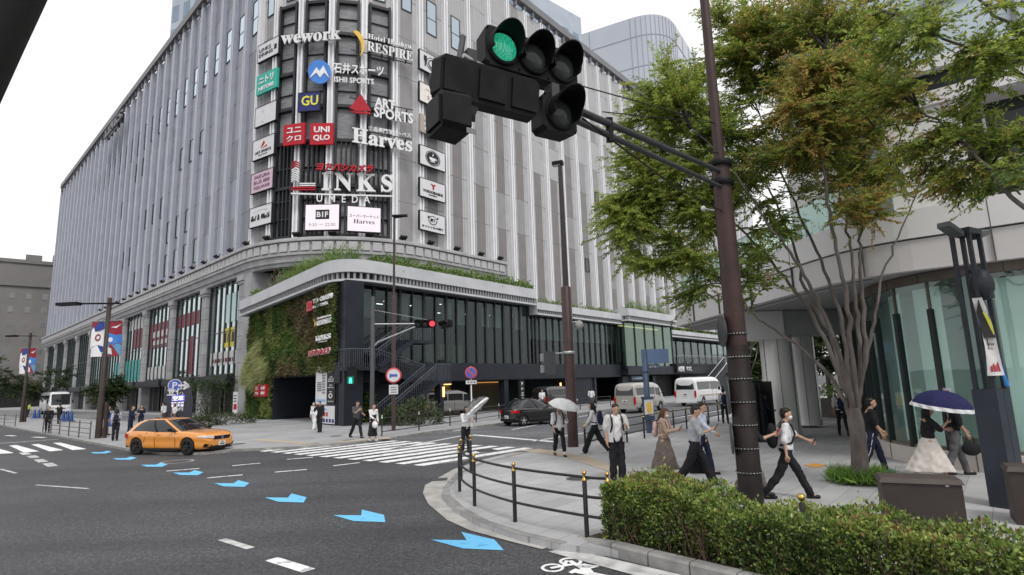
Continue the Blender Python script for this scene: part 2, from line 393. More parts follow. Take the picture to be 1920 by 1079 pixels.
# raised kerb blocks before the hedge: separate stones
kb0 = G(1072, 1014, 0.16); kdir = (G(1340, 1068, 0.16) - G(1145, 1021, 0.16)); kdir.z = 0; kdir.normalize(); knor = Vector((-kdir.y, kdir.x, 0))
k0 = G(1145, 1021, 0.16)
b = MB()
for i in range(-1, 9):
    L = 0.62; s0 = i * L; fr = (Vector((k0.x, k0.y, 0)), kdir, knor)
    z1 = 0.17
    if i == -1:
        vs = [Vector((k0.x, k0.y, 0)) + kdir * a + knor * bb + Vector((0, 0, c)) for (a, bb, c) in ((-0.78, 0, 0), (-0.03, 0, 0), (-0.03, 0.17, 0), (-0.78, 0.17, 0), (-0.78, 0.03, 0.06), (-0.03, 0.02, z1), (-0.03, 0.17, z1), (-0.78, 0.17, 0.11))]
        b._add(vs, [(0, 1, 5, 4), (1, 2, 6, 5), (2, 3, 7, 6), (3, 0, 4, 7), (4, 5, 6, 7)])
    else:
        j = rnd.uniform(-0.006, 0.006); fr = (Vector((k0.x, k0.y, 0)) + knor * j, kdir, knor)
        vs = [fr[0] + kdir * a + knor * bb + Vector((0, 0, c)) for (a, bb, c) in ((s0 + .012, 0, 0), (s0 + L - .012, 0, 0), (s0 + L - .012, 0.18, 0), (s0 + .012, 0.18, 0), (s0 + .012, 0.025, z1), (s0 + L - .012, 0.025, z1), (s0 + L - .012, 0.18, z1), (s0 + .012, 0.18, z1))]
        vs += [vs[0] + Vector((0, 0, z1 - 0.03)), vs[1] + Vector((0, 0, z1 - 0.03))]
        b._add(vs, [(0, 1, 9, 8), (8, 9, 5, 4), (1, 2, 6, 5, 9), (2, 3, 7, 6), (3, 0, 8, 4, 7), (4, 5, 6, 7)])
structure(b.build('kerb', kerbm))
# soil strip under the hedge
b = MB(); fr = (Vector((k0.x, k0.y, 0)), kdir, knor); b.fbox(fr, -0.6, 6, 0.18, 1.0, 0, 0.13); structure(b.build('planting_strip', mat('soil', (0.09, 0.07, 0.05), (0.05, 0.04, 0.03), 12, 0.95, bump=0.6)))
# pavement at the department store corner (with the island on the left)
edge = [(-260, 771), (-120, 780), (0, 797), (70, 810), (160, 827), (237, 841), (300, 848), (380, 849), (440, 843), (564, 837), (653, 830), (715, 824), (756, 817), (800, 810), (860, 803), (1000, 786), (1150, 766), (1250, 755)]
P = [G(x, y, SWZ) for x, y in edge]
P.append(P[-1] + azv(AZR) * 80); P.append(P[-1] + Vector((-120, 60, 0))); P.append(Vector((-260, 330, 0)))
b = MB(); b.poly([(p.x, p.y, SWZ) for p in P]); b.strip([p for p in P[:19]], 0, SWZ, 1)
structure(b.build('corner_pavement', [paver2, kerbm]))
pts = P[:18]; q = offset(pts, -0.18); b = MB()
for i in range(len(pts) - 1): b.quad(*[(v.x, v.y, SWZ + 0.005) for v in (pts[i], pts[i + 1], q[i + 1], q[i])])
structure(b.build('kerb_stones', mat('far_kerb', (0.36, 0.355, 0.34), (0.27, 0.27, 0.26), 2, 0.85)))
# bus lane between island and building
b = MB(); b.poly([(p.x, p.y, SWZ + 0.006) for p in [G(-300, 778, SWZ), G(-100, 779, SWZ), G(130, 784, SWZ), G(250, 791, SWZ), G(330, 790, SWZ), G(345, 782, SWZ), G(240, 775, SWZ), G(100, 770, SWZ), G(-200, 768, SWZ)]])
structure(b.build('bus_lane', mat('lane_concrete', (0.20, 0.20, 0.205), (0.15, 0.15, 0.155), 0.4, 0.8)))
# guiding strips in the pavement
b = MB()
for quad in ([(470, 826), (490, 823), (600, 832), (565, 834)], [(565, 834), (600, 831), (728, 820), (735, 823)], [(975, 845), (1010, 842), (1100, 856), (1060, 858)], [(1060, 858), (1100, 856), (1180, 885), (1150, 888)]):
    b.poly([(p.x, p.y, SWZ + 0.007) for p in [G(x, y, SWZ) for x, y in quad]])
structure(b.build('guiding_strip', mat('guiding_tiles', (0.43, 0.36, 0.27), (0.36, 0.31, 0.25), 1.0, 0.8, bump=0.2)))
# the side street is laid in older, paler asphalt
b = MB(); b.poly([(p.x, p.y, 0.003) for p in [G(640, 832), G(860, 803), G(1000, 786), G(1150, 766), G(1300, 746), G(1450, 748), G(1380, 771), G(1210, 806), G(1037, 843), G(985, 848), G(860, 868), G(800, 872)]]); structure(b.build('side_street', asphalt_mat('old_asphalt', 2.1)))
# ---- painted markings, each a sheet 4-8 mm over the asphalt
Zm = 0.006
def mark(name, quads, m, z=Zm, px=True):
    b = MB()
    for q in quads: b.poly([(p.x, p.y, z) for p in [v if isinstance(v, Vector) else G(*v) for v in q]])
    return structure(b.build(name, m))
def line_px(x0, y0, x1, y1, wd):
    a, c = G(x0, y0), G(x1, y1); t = (c - a); t.z = 0; t.normalize(); n = Vector((-t.y, t.x, 0)) * wd / 2
    return [a + n, c + n, c - n, a - n]
N0, N1 = G(491, 847), G(783, 873.5); e = G(988, 841) - G(783, 873.5); e.z = 0; L = e.length; e.normalize()
st = []
for k in range(12):
    a = lerp(N0, N1, k / 11.0); n = (N1 - N0).normalized() * 0.225; LL = L * 1.02
    st.append([a - n, a + e * LL - n, a + e * LL + n, a + n])
mark('zebra_crossing', st, white_paint, px=False)
mark('zebra_crossing_side', [[(17, 836), (31, 835), (74, 847), (45, 849)], [(58, 834), (72, 833), (119, 844.5), (93, 847)], [(99, 831), (114, 830.5), (162, 842.5), (136, 844.5)], [(-40, 838), (-18, 837), (26, 850), (-8, 852)], [(-110, 841), (-85, 840), (-35, 854), (-70, 856)]], white_paint)
mark('lane_lines', [line_px(0, 832, 110, 824, .16), line_px(435, 874, 488, 869, .13), line_px(515, 886, 575, 881, .13), line_px(625, 874, 675, 868, .13), line_px(538, 862, 587, 858, .13), line_px(312, 884, 374, 879, .13), line_px(388, 897, 455, 891, .13),
    line_px(62, 820, 85, 821, .3), line_px(12, 817, 28, 818, .3), line_px(720, 845, 880, 815, .14), line_px(850, 809, 990, 787, .14), line_px(887, 816, 1040, 829, .30), line_px(1000, 828, 1400, 762, .13), line_px(1085, 782, 1135, 774, .13), line_px(1180, 764, 1225, 758, .13), line_px(960, 806, 1045, 790, .13)], white_paint)
mark('junction_dashes', [line_px(43, 849, 51, 853, .3), line_px(58, 855, 66, 859, .3), line_px(72, 862, 82, 867, .3), line_px(88, 869, 100, 875, .3)], worn_paint)
mark('dash_line', [line_px(416, 1012, 470, 1029, .14), line_px(68, 910, 165, 917, .1), line_px(0, 880, 30, 888, .1)], worn_paint)
mark('stop_dash', [line_px(509, 1049, 579, 1071, .2)], white_paint)
mark('edge_line', [[(1028, 1036), (1062, 1029), (1150, 1050), (1330, 1092), (1440, 1120), (1240, 1094)]], worn_paint, 0.01)
# blue arrowheads of the cycle route
shape = [G(x, y) for x, y in ((808, 1013), (875, 1014), (865, 998.5), (927, 1013), (945, 1033), (867, 1029.5))]
c0 = G(882, 1018); ctr = [G(x, y) for x, y in ((882, 1018), (681, 970), (541, 936), (438, 908.5), (355, 888), (291, 873), (235, 860.5), (190, 849))]
dirs = [(ctr[max(i - 1, 0)] - ctr[min(i + 1, 7)]) for i in range(8)]
a0 = math.atan2(dirs[0].y, dirs[0].x)
for i, c in enumerate(ctr):
    da = math.atan2(dirs[i].y, dirs[i].x) - a0; R = Matrix.Rotation(da, 3, 'Z')
    mark('blue_arrow', [[c + R @ (p - c0) for p in shape]], blue_paint, 0.007, px=False)
# bicycle symbol
b = MB()
def fl(pts, wd):
    pts = [G(x, y, 0) for x, y in pts]
    for i in range(len(pts) - 1):
        a, c = pts[i], pts[i + 1]; t = (c - a).normalized(); n = Vector((-t.y, t.x, 0)) * wd / 2; a = a - t * wd * .4; c = c + t * wd * .4
        b.poly([(q.x, q.y, 0.007 + 0.0004 * (len(b.f) % 9)) for q in (a + n, c + n, c - n, a - n)])
def el(cx, cy, rx, ry):
    pts = [(cx + rx * math.cos(2 * math.pi * i / 24), cy + ry * math.sin(2 * math.pi * i / 24)) for i in range(25)]
    o = [G(cx + (x - cx) * 1.0, cy + (y - cy) * 1.0) for x, y in pts]; ii = [G(cx + (x - cx) * .72, cy + (y - cy) * .66) for x, y in pts]
    for i in range(24): b.poly([(q.x, q.y, 0.0068) for q in (o[i], o[i + 1], ii[i + 1], ii[i])])
el(1070, 1054, 22, 7.5); el(1036, 1066, 22, 8)
fl([(1036, 1066), (1076, 1059), (1118, 1063), (1072, 1075)], 0.07); fl([(1070, 1054), (1100, 1072)], 0.07); fl([(1080, 1072), (1128, 1082)], 0.14); fl([(1095, 1060), (1112, 1078)], 0.06); fl([(1058, 1062), (1062, 1053)], .05)
structure(b.build('bicycle_marking', white_paint))
# covers and plates let into the ground
def disc(name, px, py, r, m, z, sx=1.0, label=None):
    c = G(px, py, z); bb = MB(); bb.lathe([(1e-4, 0.004), (r, 0.004), (r + .01, 0)], c, 24); bb.lathe([(r + .012, 0.003), (r + .10, 0.003)], c, 24, 1); o = bb.build(name, [m, concrete])
    structure(o); return o
disc('manhole_cover', 1085, 898, 0.30, iron, SWZ); disc('manhole_cover', 1346, 885, 0.22, mat('pale_iron', (0.35, 0.34, 0.33), (0.2, .2, .2), 30, .7), SWZ)
disc('manhole_cover', 655, 826, .3, iron, SWZ); disc('manhole_cover', 630, 818, .3, iron, SWZ); disc('manhole_cover', 445, 833, .33, iron, SWZ); disc('manhole_cover', 332, 866, .45, mat('road_iron', (0.045, .045, .047), (.07, .07, .07), 20, .6), 0.002)
b = MB(); b.poly([(p.x, p.y, SWZ + .008) for p in [G(1506, 873, SWZ), G(1527, 869.5, SWZ), G(1551, 873, SWZ), G(1530, 878.5, SWZ)]]); structure(b.build('tactile_plate', mat('orange_tile', (0.62, 0.30, 0.07), (0.5, 0.26, 0.08), 12, .7)))
mark('drain_grate', [[(812, 899), (840, 897), (838, 902), (808, 904)]], iron, 0.018); mark('drain_grates', [[(886, 845), (918, 842), (935, 845), (900, 849)]], iron, 0.011)
# ================================================================== department store on the corner
dL, dR = azv(-46.54), azv(39.3)
AL, AR = Vector((-26.2, 56.02, 0)), Vector((-8.9, 57.1, 0))
nL = Vector((-dL.y, dL.x, 0)); nR = Vector((dR.y, -dR.x, 0))     # outward
if nL.dot(-AL) < 0: nL = -nL
if nR.dot(-AR) < 0: nR = -nR
# arc between the two faces
_c = AL - nL * 11.8; ARC_R = 11.8; ARC_A = rad(180 - 46.54 - 39.3) ; ARC_L = ARC_R * ARC_A
ARC_C = _c
def wpath(u, off=0.0):
    "point, direction (to the viewer's right) and outward normal along the facade"
    if u <= 0: return AL + dL * (-u) + nL * off, -dL, nL
    th = min(u / ARC_R, ARC_A)
    n = Matrix.Rotation(th, 3, 'Z') @ nL; d = Vector((-n.y, n.x, 0))
    p = ARC_C + n * (ARC_R + off)
    if u > ARC_L: p = p + d * (u - ARC_L)
    return p, d, n
def whit(px, py, off=0.0):
    best = None; d = ray(px, py); a = math.atan2(d.x, d.y)
    lo, hi = -118.0, 150.0
    for _ in range(60):
        m = (lo + hi) / 2; p = wpath(m, off)[0]
        if math.atan2(p.x, p.y) < a: lo = m
        else: hi = m
    p = wpath(lo, off)[0]; return Vector((p.x, p.y, Zat(px, py, p)))
STORE = empty('department_store', (-17, 52.5, 0), 0, 'large grey department store with vertical fins, a rounded corner and a dentilled cornice', 'building')
panel_l = mat('facade_panel_shaded', (0.275, 0.288, 0.335), (0.235, 0.247, 0.29), 0.6, 0.5, detail=6)  # left face: its bluish shade is put into the panel colour
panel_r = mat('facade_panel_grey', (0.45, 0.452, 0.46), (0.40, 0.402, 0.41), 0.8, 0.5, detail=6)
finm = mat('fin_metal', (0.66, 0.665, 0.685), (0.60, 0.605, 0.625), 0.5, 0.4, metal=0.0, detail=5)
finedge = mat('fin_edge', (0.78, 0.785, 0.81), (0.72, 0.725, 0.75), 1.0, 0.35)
finl = mat('fin_metal_shaded', (0.365, 0.383, 0.445), (0.32, 0.337, 0.395), .5, .4); finledge = mat('fin_edge_shaded', (.50, .52, .58), (.45, .47, .53), 1, .35)  # darker bluish copies of the fin metal, shade painted in for the left face
stripm = [mat('infill_dark', (0.205, 0.195, 0.19), (0.175, 0.168, 0.165), 0.7, 0.35), mat('infill_mid', (0.28, 0.275, 0.275), (0.25, 0.245, 0.245), 0.7, 0.35), mat('infill_light', (0.40, 0.40, 0.405), (0.37, 0.37, 0.375), 0.7, 0.4), mat('infill_blue', (0.20, 0.21, 0.23), (0.17, .18, .2), 0.7, .35), mat('infill_shaded', (0.29, 0.302, 0.345), (0.26, .27, .31), .7, .4)]  # last tone: infill with the left face's shade painted in
joint = mat('joint_line', (0.10, 0.10, 0.105))
black_frame = mat('black_frame', (0.022, 0.024, 0.027), (0.03, 0.032, 0.036), 4, 0.45)
stone = mat('cornice_stone', (0.37, 0.37, 0.375), (0.28, 0.28, 0.285), 0.9, 0.75, detail=8, bump=0.1)
stone2 = mat('pier_stone', (0.36, 0.36, 0.37), (0.27, 0.27, 0.28), 0.7, 0.7, detail=8, bump=0.1)
darkm = mat('dark_cladding', (0.011, 0.013, 0.017), (0.016, 0.018, 0.024), 1.5, 0.5)
navym = mat('navy_cladding', (0.011, 0.014, 0.020), (0.016, 0.020, 0.028), 0.8, 0.45)
blackm = mat('plain_black', (0.012, 0.012, 0.014), (0.02, 0.02, 0.022), 2, 0.6)  # even black of shopfronts, panels and posts
glass_up = glassmat('upper_glass', (0.72, 0.84, 0.92), 0.5, 0.03, 0.5)
glass_dk = glassmat('dark_glass', (0.70, 0.78, 0.77), 0.04, 0.02, 0.75)
glass_cur = glassmat('curtain_glass', (0.82, 0.9, 0.9), 0.34, 0.03, 0.9)
BW = 3.78
us = [-BW * k for k in range(31, 0, -1)] + [ARC_L / 6 * k for k in range(7)] + [ARC_L + BW * k for k in range(1, 30)]
Z0, Z1 = 16.3, 52.7
FLO = [16.3 + 4.55 * k for k in range(9)]
wallb = MB(); finb = MB(); jb = MB(); stripb = MB()
NB = len(us) - 1
rs = random.Random(5)
bays = []
for i in range(NB):
    a = wpath(us[i], -0.5)[0]; c = wpath(us[i + 1], -0.5)[0]; d = (c - a); L = d.length; d.normalize(); n = Vector((d.y, -d.x, 0))
    if n.dot(-a) < 0: n = -n
    fr = (a, d, n); bays.append((fr, L)); mid = (us[i] + us[i + 1]) / 2
    side = -1 if mid < 0 else (0 if mid < ARC_L else 1)
    zlo = Z0 - 2 if us[i] < ARC_L + 11 else 7.0
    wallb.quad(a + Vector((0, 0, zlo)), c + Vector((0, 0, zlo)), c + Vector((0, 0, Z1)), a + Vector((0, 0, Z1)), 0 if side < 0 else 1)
    for zf in FLO[1:]: jb.fbox(fr, 0.25, L - 0.25, 0, 0.012, zf - 0.025, zf + 0.025)
    for xq in (0.9, L - 0.9) if side >= 0 else (0.95, L - .95): jb.fbox(fr, xq - 0.012, xq + 0.012, 0, 0.008, Z0, Z1)
    # infill strip in the middle of the bay
    stripb = MB()
    if zlo < 10: stripb.fbox(fr, L / 2 - 0.74, L / 2 + 0.74, -0.1, 0.02, zlo, FLO[0], 0)
    for k in range(8):
        z0, z1 = FLO[k] + 0.02, FLO[k + 1] - 0.02
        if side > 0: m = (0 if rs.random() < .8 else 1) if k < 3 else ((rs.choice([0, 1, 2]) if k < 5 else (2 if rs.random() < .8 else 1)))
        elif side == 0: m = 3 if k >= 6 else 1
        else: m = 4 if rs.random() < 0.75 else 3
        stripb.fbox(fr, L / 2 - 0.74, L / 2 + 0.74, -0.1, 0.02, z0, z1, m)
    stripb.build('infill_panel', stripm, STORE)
for i in range(NB + 1):
    p, d, n = wpath(us[i], -0.5); fr = (p, d, n); Zb = Z0 if us[i] < ARC_L + 13 else 7.0; finb = MB()
    for sgn in (-1, 1):
        finb.fbox(fr, sgn * 0.2 - 0.085, sgn * 0.2 + 0.085, -0.05, 0.40, Zb, Z1 - 0.02, 0)
        finb.fbox(fr, sgn * 0.2 - 0.088, sgn * 0.2 + 0.088, 0.402, 0.45, Zb, Z1 - 0.02, 1)
    finb.fbox(fr, -0.11, 0.11, -0.05, 0.30, Zb, Z1, 0)
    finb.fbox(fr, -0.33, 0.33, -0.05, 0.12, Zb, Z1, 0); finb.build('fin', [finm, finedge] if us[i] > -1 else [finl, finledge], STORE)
wallb.build('wall', [panel_l, panel_r], STORE); jb.build('joints', joint, STORE)
# roof rail on posts, roof slab
rb = MB(); pb = MB()
pts = [wpath(u, 0.15)[0] for u in us]; ins = [wpath(u, -0.75)[0] for u in us]
for i in range(NB):
    a, c, e, g = pts[i], pts[i + 1], ins[i + 1], ins[i]
    for (q0, q1, z0, z1) in ((a, c, 53.55, 54.6), (g, e, 53.55, 54.6)): rb.quad(q0 + Vector((0, 0, z0)), q1 + Vector((0, 0, z0)), q1 + Vector((0, 0, z1)), q0 + Vector((0, 0, z1)))
    for z in (53.55, 54.6): rb.quad(*[q + Vector((0, 0, z)) for q in (a, c, e, g)])
    for k in range(2):
        u = lerp(us[i], us[i + 1], k / 2); p, d, n = wpath(u, -0.3); rb.fbox((p, d, n), -0.13, 0.13, -0.25, 0.25, Z1 - 0.1, 53.56)
for e0 in (0, -1): rb.quad(*[q + Vector((0, 0, z)) for q, z in ((pts[e0], 53.55), (ins[e0], 53.55), (ins[e0], 54.6), (pts[e0], 54.6))])
railm = mat('roof_rail_metal', (0.20, 0.20, 0.215), (0.16, 0.16, 0.17), 0.5, 0.5)
rb.build('roof_rail', railm, STORE)
b = MB(); foot = [wpath(u, -0.55)[0] for u in us] + [Vector((70, 190, 0)), Vector((-40, 215, 0))]
b.prism([(p.x, p.y) for p in foot], Z1 - 0.3, Z1 - 0.02); b.build('roof', mat('roof_grey', (0.3, 0.3, 0.3)), STORE)
b = MB(); bp = [Vector((foot[NB].x, foot[NB].y, 0)), Vector((70, 190, 0)), Vector((-40, 215, 0)), Vector((foot[0].x, foot[0].y, 0))]
b.strip(bp, 0, Z1 - 0.31); b.build('rear_wall', panel_l, STORE)
# windows: one object each; frame is the window, the pane its child
def window_mesh(wd, ht, split=True):
    f = MB(); t = 0.07
    I = (Vector((0, 0, 0)), Vector((1, 0, 0)), Vector((0, -1, 0)))
    f.fbox(I, -wd / 2, -wd / 2 + t, -0.05, 0.09, 0, ht); f.fbox(I, wd / 2 - t, wd / 2, -0.05, 0.09, 0, ht); f.fbox(I, -wd / 2 + t, wd / 2 - t, -0.05, 0.088, 0, t); f.fbox(I, -wd / 2 + t, wd / 2 - t, -0.05, 0.088, ht - t, ht)
    if split: f.fbox(I, -wd / 2 + t, wd / 2 - t, -0.05, 0.07, ht * 0.46, ht * 0.46 + t)
    f.fbox(I, -wd / 2 + t, wd / 2 - t, -0.08, -0.05, t, ht - t, 1)
    g = MB(); g.quad(Vector((-wd / 2 + t, -0.045, t)), Vector((wd / 2 - t, -0.045, t)), Vector((wd / 2 - t, -0.045, ht - t)), Vector((-wd / 2 + t, -0.045, ht - t)))
    return f, g
def mesh_only(mbx, name, mats):
    o = mbx.build(name, mats); me = o.data; bpy.data.objects.remove(o); return me
roomdark = mat('dark_room', (0.05, 0.055, 0.06)); roomblue = mat('blind', (0.45, 0.52, 0.56), (0.40, 0.48, 0.52), 2)
f, g = window_mesh(1.46, 4.1); WF = mesh_only(f, 'window', [black_frame, roomdark]); WG = mesh_only(g, 'pane', [glass_up])
f, g = window_mesh(1.24, 4.1, False); WF2 = mesh_only(f, 'window', [black_frame, roomblue]); WG2 = mesh_only(g, 'pane', [glass_up])
f, g = window_mesh(1.48, 3.0, False); WF3 = mesh_only(f, 'window', [black_frame, roomdark]); WG3 = mesh_only(g, 'pane', [glass_dk])
f, g = window_mesh(1.0, 2.0, False); WF4 = mesh_only(f, 'window', [black_frame, roomdark]); WG4 = mesh_only(g, 'pane', [glass_dk])
def add_window(i, z, F, Gm):
    (a, d, n), L = bays[i]; p = a + d * (L / 2) + n * 0.03 + Vector((0, 0, z))
    o = bpy.data.objects.new('window', F); link(o, STORE); o.location = p - STORE.location; o.rotation_euler = (0, 0, math.atan2(d.y, d.x))
    q = bpy.data.objects.new('pane', Gm); link(q, o)
C0 = us.index(0.0)           # first corner bay
for k in range(1, 22): add_window(C0 - k, 41.0, WF, WG)
for k in range(6): add_window(C0 + k, 42.3 if k else 41.6, WF2, WG2)
for k in range(0, 2): add_window(C0 + 6 + k, 41.0, WF, WG)
for (k, z) in ((5, 32), (6, 32), (7, 32), (6, 22.6), (7, 22.6), (8, 22.6), (5, 18), (6, 18), (7, 18), (8, 18), (9, 27), (10, 27), (11, 27), (13, 22.6), (14, 22.6), (12, 36.5), (13, 36.5), (15, 32), (10, 18), (12, 18)): add_window(C0 - k, z, WF3, WG3)
for (k, z) in ((13, 36), (14, 36), (15, 36), (13, 28), (14, 28), (16, 28), (14, 23), (15, 23), (13, 19), (16, 19.5), (18, 27.5), (17, 23), (19, 36), (10, 29), (9, 18), (21, 31), (22, 24), (23, 28)): add_window(C0 + 5 + k, z, WF4, WG4)
# black framed sign backing on the four middle corner bays
fb = MB(); gb = MB()
for k in range(1, 5):
    (a, d, n), L = bays[C0 + k]; fr = (a, d, n); zt = 41.6; zb = 16.6
    x0, x1 = 0.42, L - 0.42
    for xx in (x0, x1 - 0.22): fb.fbox(fr, xx, xx + 0.22, 0, 0.5, zb, zt)
    hz = [zb, zt - 0.45, 37.6, 33.6, 29.8, 26.2, 21.6]
    for z in hz: fb.fbox(fr, x0 + .22, x1 - .22, 0.05, 0.47, z, z + 0.32)
    for z in (35.6, 31.6, 39.5): fb.fbox(fr, x0 + .22, x1 - .22, 0.05, 0.2, z, z + 0.08)
    for q in range(1, 4):
        xq = lerp(x0 + .22, x1 - .22, q / 4.0); fb.fbox(fr, xq - 0.07, xq + 0.07, 0.06, 0.40, zb + .32, 26.2)
    for z in (18.6, 20.4, 23.7): fb.fbox(fr, x0 + .22, x1 - .22, 0.06, 0.36, z, z + .1)
    gb.fbox(fr, x0 + 0.22, x1 - 0.22, 0.022, 0.04, zb, zt)
fb.build('corner_frames', black_frame, STORE); gb.build('corner_louvres', mat('louvre_grey', (0.26, 0.265, 0.275), (0.17, 0.175, 0.185), 1.5, 0.4, detail=6, stretch=(1, 1, 6)), STORE)
# cornice with dentils
cb = MB(); db = MB()
cu = [-118] + [u for u in us if u < 0 and u > -116] + [ARC_L / 14 * k for k in range(15)] + [ARC_L + 4, ARC_L + 8, ARC_L + 12.5]
prof = [(-0.6, 16.45), (0.75, 16.45), (0.80, 16.25), (0.80, 16.12), (0.55, 16.1), (0.55, 15.1), (0.62, 15.08), (0.62, 14.85), (0.45, 14.8), (0.38, 14.25), (0.22, 14.2), (0.16, 13.9), (-0.6, 13.9)]
rows = []
for u in cu:
    rows.append([wpath(u, o)[0] + Vector((0, 0, z)) for o, z in prof])
for i in range(len(rows) - 1):
    for j in range(len(prof) - 1): cb.quad(rows[i][j], rows[i + 1][j], rows[i + 1][j + 1], rows[i][j + 1])
cb.poly(rows[-1])
u = -117.0
while u < ARC_L + 12.2:
    p, d, n = wpath(u); db.fbox((p, d, n), -0.42, 0.42, 0.5, 0.68, 15.2, 16.0); u += 1.05
cb.build('cornice', stone, STORE); db.build('dentils', mat('dentil_stone', (0.45, 0.45, 0.455), (0.38, 0.38, 0.385), 2, .7), STORE)
# floodlights on the cornice
u = -60
fm = mat('lamp_black', (0.02, 0.02, 0.022))
k = 0
for u in [-BW * q + 0.5 for q in range(16, 0, -1)] + [ARC_L / 6 * q + 0.6 for q in range(6)] + [ARC_L + .6, ARC_L + 4.4, ARC_L + 8.2, ARC_L + 11.5]:
    p, d, n = wpath(u, 0.3); b = MB(); p = p + Vector((0, 0, 16.45))
    b.tube([p, p + Vector((0, 0, 0.45)), p - n * .1 + Vector((0, 0, 0.7))], 0.05, 5); R = Matrix((d, n, Vector((0, 0, 1)))).transposed(); b.box(p + n * 0.25 + Vector((0, 0, 0.35)), (0.7, 0.5, 0.18), R=R @ Matrix.Rotation(0.5, 3, 'X'))
    b.build('floodlight', fm, STORE)
# piers and curtain glazing along the left face
pm = MB()
pier_s = [0.9, 11.3, 22.7, 34.1, 45.5, 56.9, 68.3, 79.7, 91.1, 102.5, 113.9]
for s in pier_s:
    p = AL + dL * s; fr = (p, dL, nL)
    b = MB(); w2 = 0.62
    b.fbox(fr, -w2, w2, -0.9, 0.15, 0, 13.0); b.fbox(fr, -w2 - .1, w2 + .1, -0.95, 0.25, 13.0, 13.25); b.fbox(fr, -w2 - .2, w2 + .2, -1.0, 0.35, 13.3, 13.9); b.fbox(fr, -w2 - .05, w2 + .05, -0.95, 0.2, 13.25, 13.3)
    for z in [1.3 * q for q in range(1, 10)]: b.fbox(fr, -w2 - 0.004, w2 + 0.004, -0.9, 0.156, z - 0.02, z + 0.02, 1)
    b.fbox(fr, -0.015, 0.015, 0.1, 0.157, 0, 13.0, 1); b.build('pier', [stone2, joint], STORE)
redp = mat('red_reflection', (0.15, 0.014, 0.03), (0.11, 0.01, 0.02), 1, .5); yelp = mat('yellow_reflection', (0.55, 0.44, 0.04), (0.5, 0.38, 0.03), 1, .5)  # colours of the reflections painted onto the curtain glass
teal = mat('teal_reflection', (0.04, 0.34, 0.31), (0.03, 0.25, 0.24), 1, .5); greyp = mat('interior_grey', (0.22, 0.23, 0.235), (0.10, 0.105, 0.11), 0.25, .6, stretch=(1, 1, 0.3), detail=2); whitep = mat('white_panel', (0.5, 0.5, 0.5), (0.42, 0.42, 0.42))  # teal and white also paint reflections on the curtain glass
for i in range(len(pier_s) - 1):
    s0, s1 = pier_s[i] + 0.62, pier_s[i + 1] - 0.62; fr = (AL, dL, nL)
    b = MB(); b.fbox(fr, s0, s1, -0.38, -0.36, 4.2, 13.9); b.build('curtain_glass', glass_cur, STORE)
    b = MB(); b.fbox(fr, s0, s1, -4.0, -3.9, 3.6, 14.2); b.fbox(fr, s0, s1, -3.9, -0.5, 3.6, 3.7); b.fbox(fr, s0, s1, -3.9, -0.5, 9.0, 9.25); b.build('interior', greyp if i < 6 else darkm, STORE)
    b = MB(); nm = 6
    for k in range(nm + 1):
        x = lerp(s0 + 0.1, s1 - 0.1, k / nm); b.fbox(fr, x - 0.12, x + 0.12, -0.355, -0.24, 4.2, 13.88)
    for z in (4.2, 8.6, 13.5): b.fbox(fr, s0 + .2, s1 - .2, -0.355, -0.3, z, z + 0.1)
    b.build('mullions', mat('mullion_dark', (0.02, 0.028, 0.03), (.03, .04, .042), 2, .35), STORE)
    b = MB(); b.fbox(fr, s0, s1, -0.7, 0.9, 3.5, 4.1); b.fbox(fr, s0, s1, -0.65, 0.8, 3.3, 3.5); b.build('entrance_canopy', darkm, STORE)
    b = MB(); b.fbox(fr, s0, s1, -2.5, -2.4, 0, 3.4); 
    for k in range(5): x = lerp(s0, s1, k / 4); b.fbox(fr, x - .06, x + .06, -2.4, -2.3, 0, 3.4, 1)
    b.build('shopfront', [blackm, stone2], STORE)
fr = (AL, dL, nL)
def poster(name, s0, s1, z0, z1, m, o=-0.325):  # coloured sheet on the glass, standing in for reflected buildings opposite
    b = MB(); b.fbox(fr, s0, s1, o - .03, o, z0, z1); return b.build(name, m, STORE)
poster('yellow_reflection', 3.0, 6.6, 7.0, 9.0, yelp); poster('white_reflection', 2.8, 9.8, 5.2, 6.6, whitep); poster('pale_reflection', 2.0, 6.0, 9.6, 12.6, mat('pale_cyan', (0.45, 0.62, 0.62), (.4, .55, .56)))
poster('red_reflection', 14.0, 21.5, 10.3, 11.9, redp); poster('red_reflection_strip', 15.0, 17.4, 4.6, 9.0, redp); poster('red_reflection', 24, 33, 8.4, 11.8, redp); poster('red_reflection', 35.5, 42, 9.0, 11.8, redp)
poster('teal_reflection', 37, 51, 4.4, 7.4, teal); poster('white_reflection', 24, 33, 4.4, 6.0, whitep); poster('white_reflection', 36, 44, 11.9, 13.4, whitep); poster('white_reflection', 47, 56, 9, 13, whitep)
for k in range(4): poster('reflected_mark', 25 + k * 1.9, 26 + k * 1.9, 9.9, 10.7, whitep, -.31); poster('reflected_mark', 25.3 + k * 1.7, 26.2 + k * 1.7, 8.9, 9.5, whitep, -.31)
for k in range(3): poster('reflected_mark', 3.3 + k * 1.1, 4.1 + k * 1.1, 7.5, 8.5, mat('ink', (0.03, 0.03, 0.03)), -.31)
for k in range(7): poster('reflected_mark', 3 + k * .95, 3.7 + k * .95, 5.5, 5.9, [redp, mat('ink', (0.03, 0.03, 0.03))][k % 2], -.31)
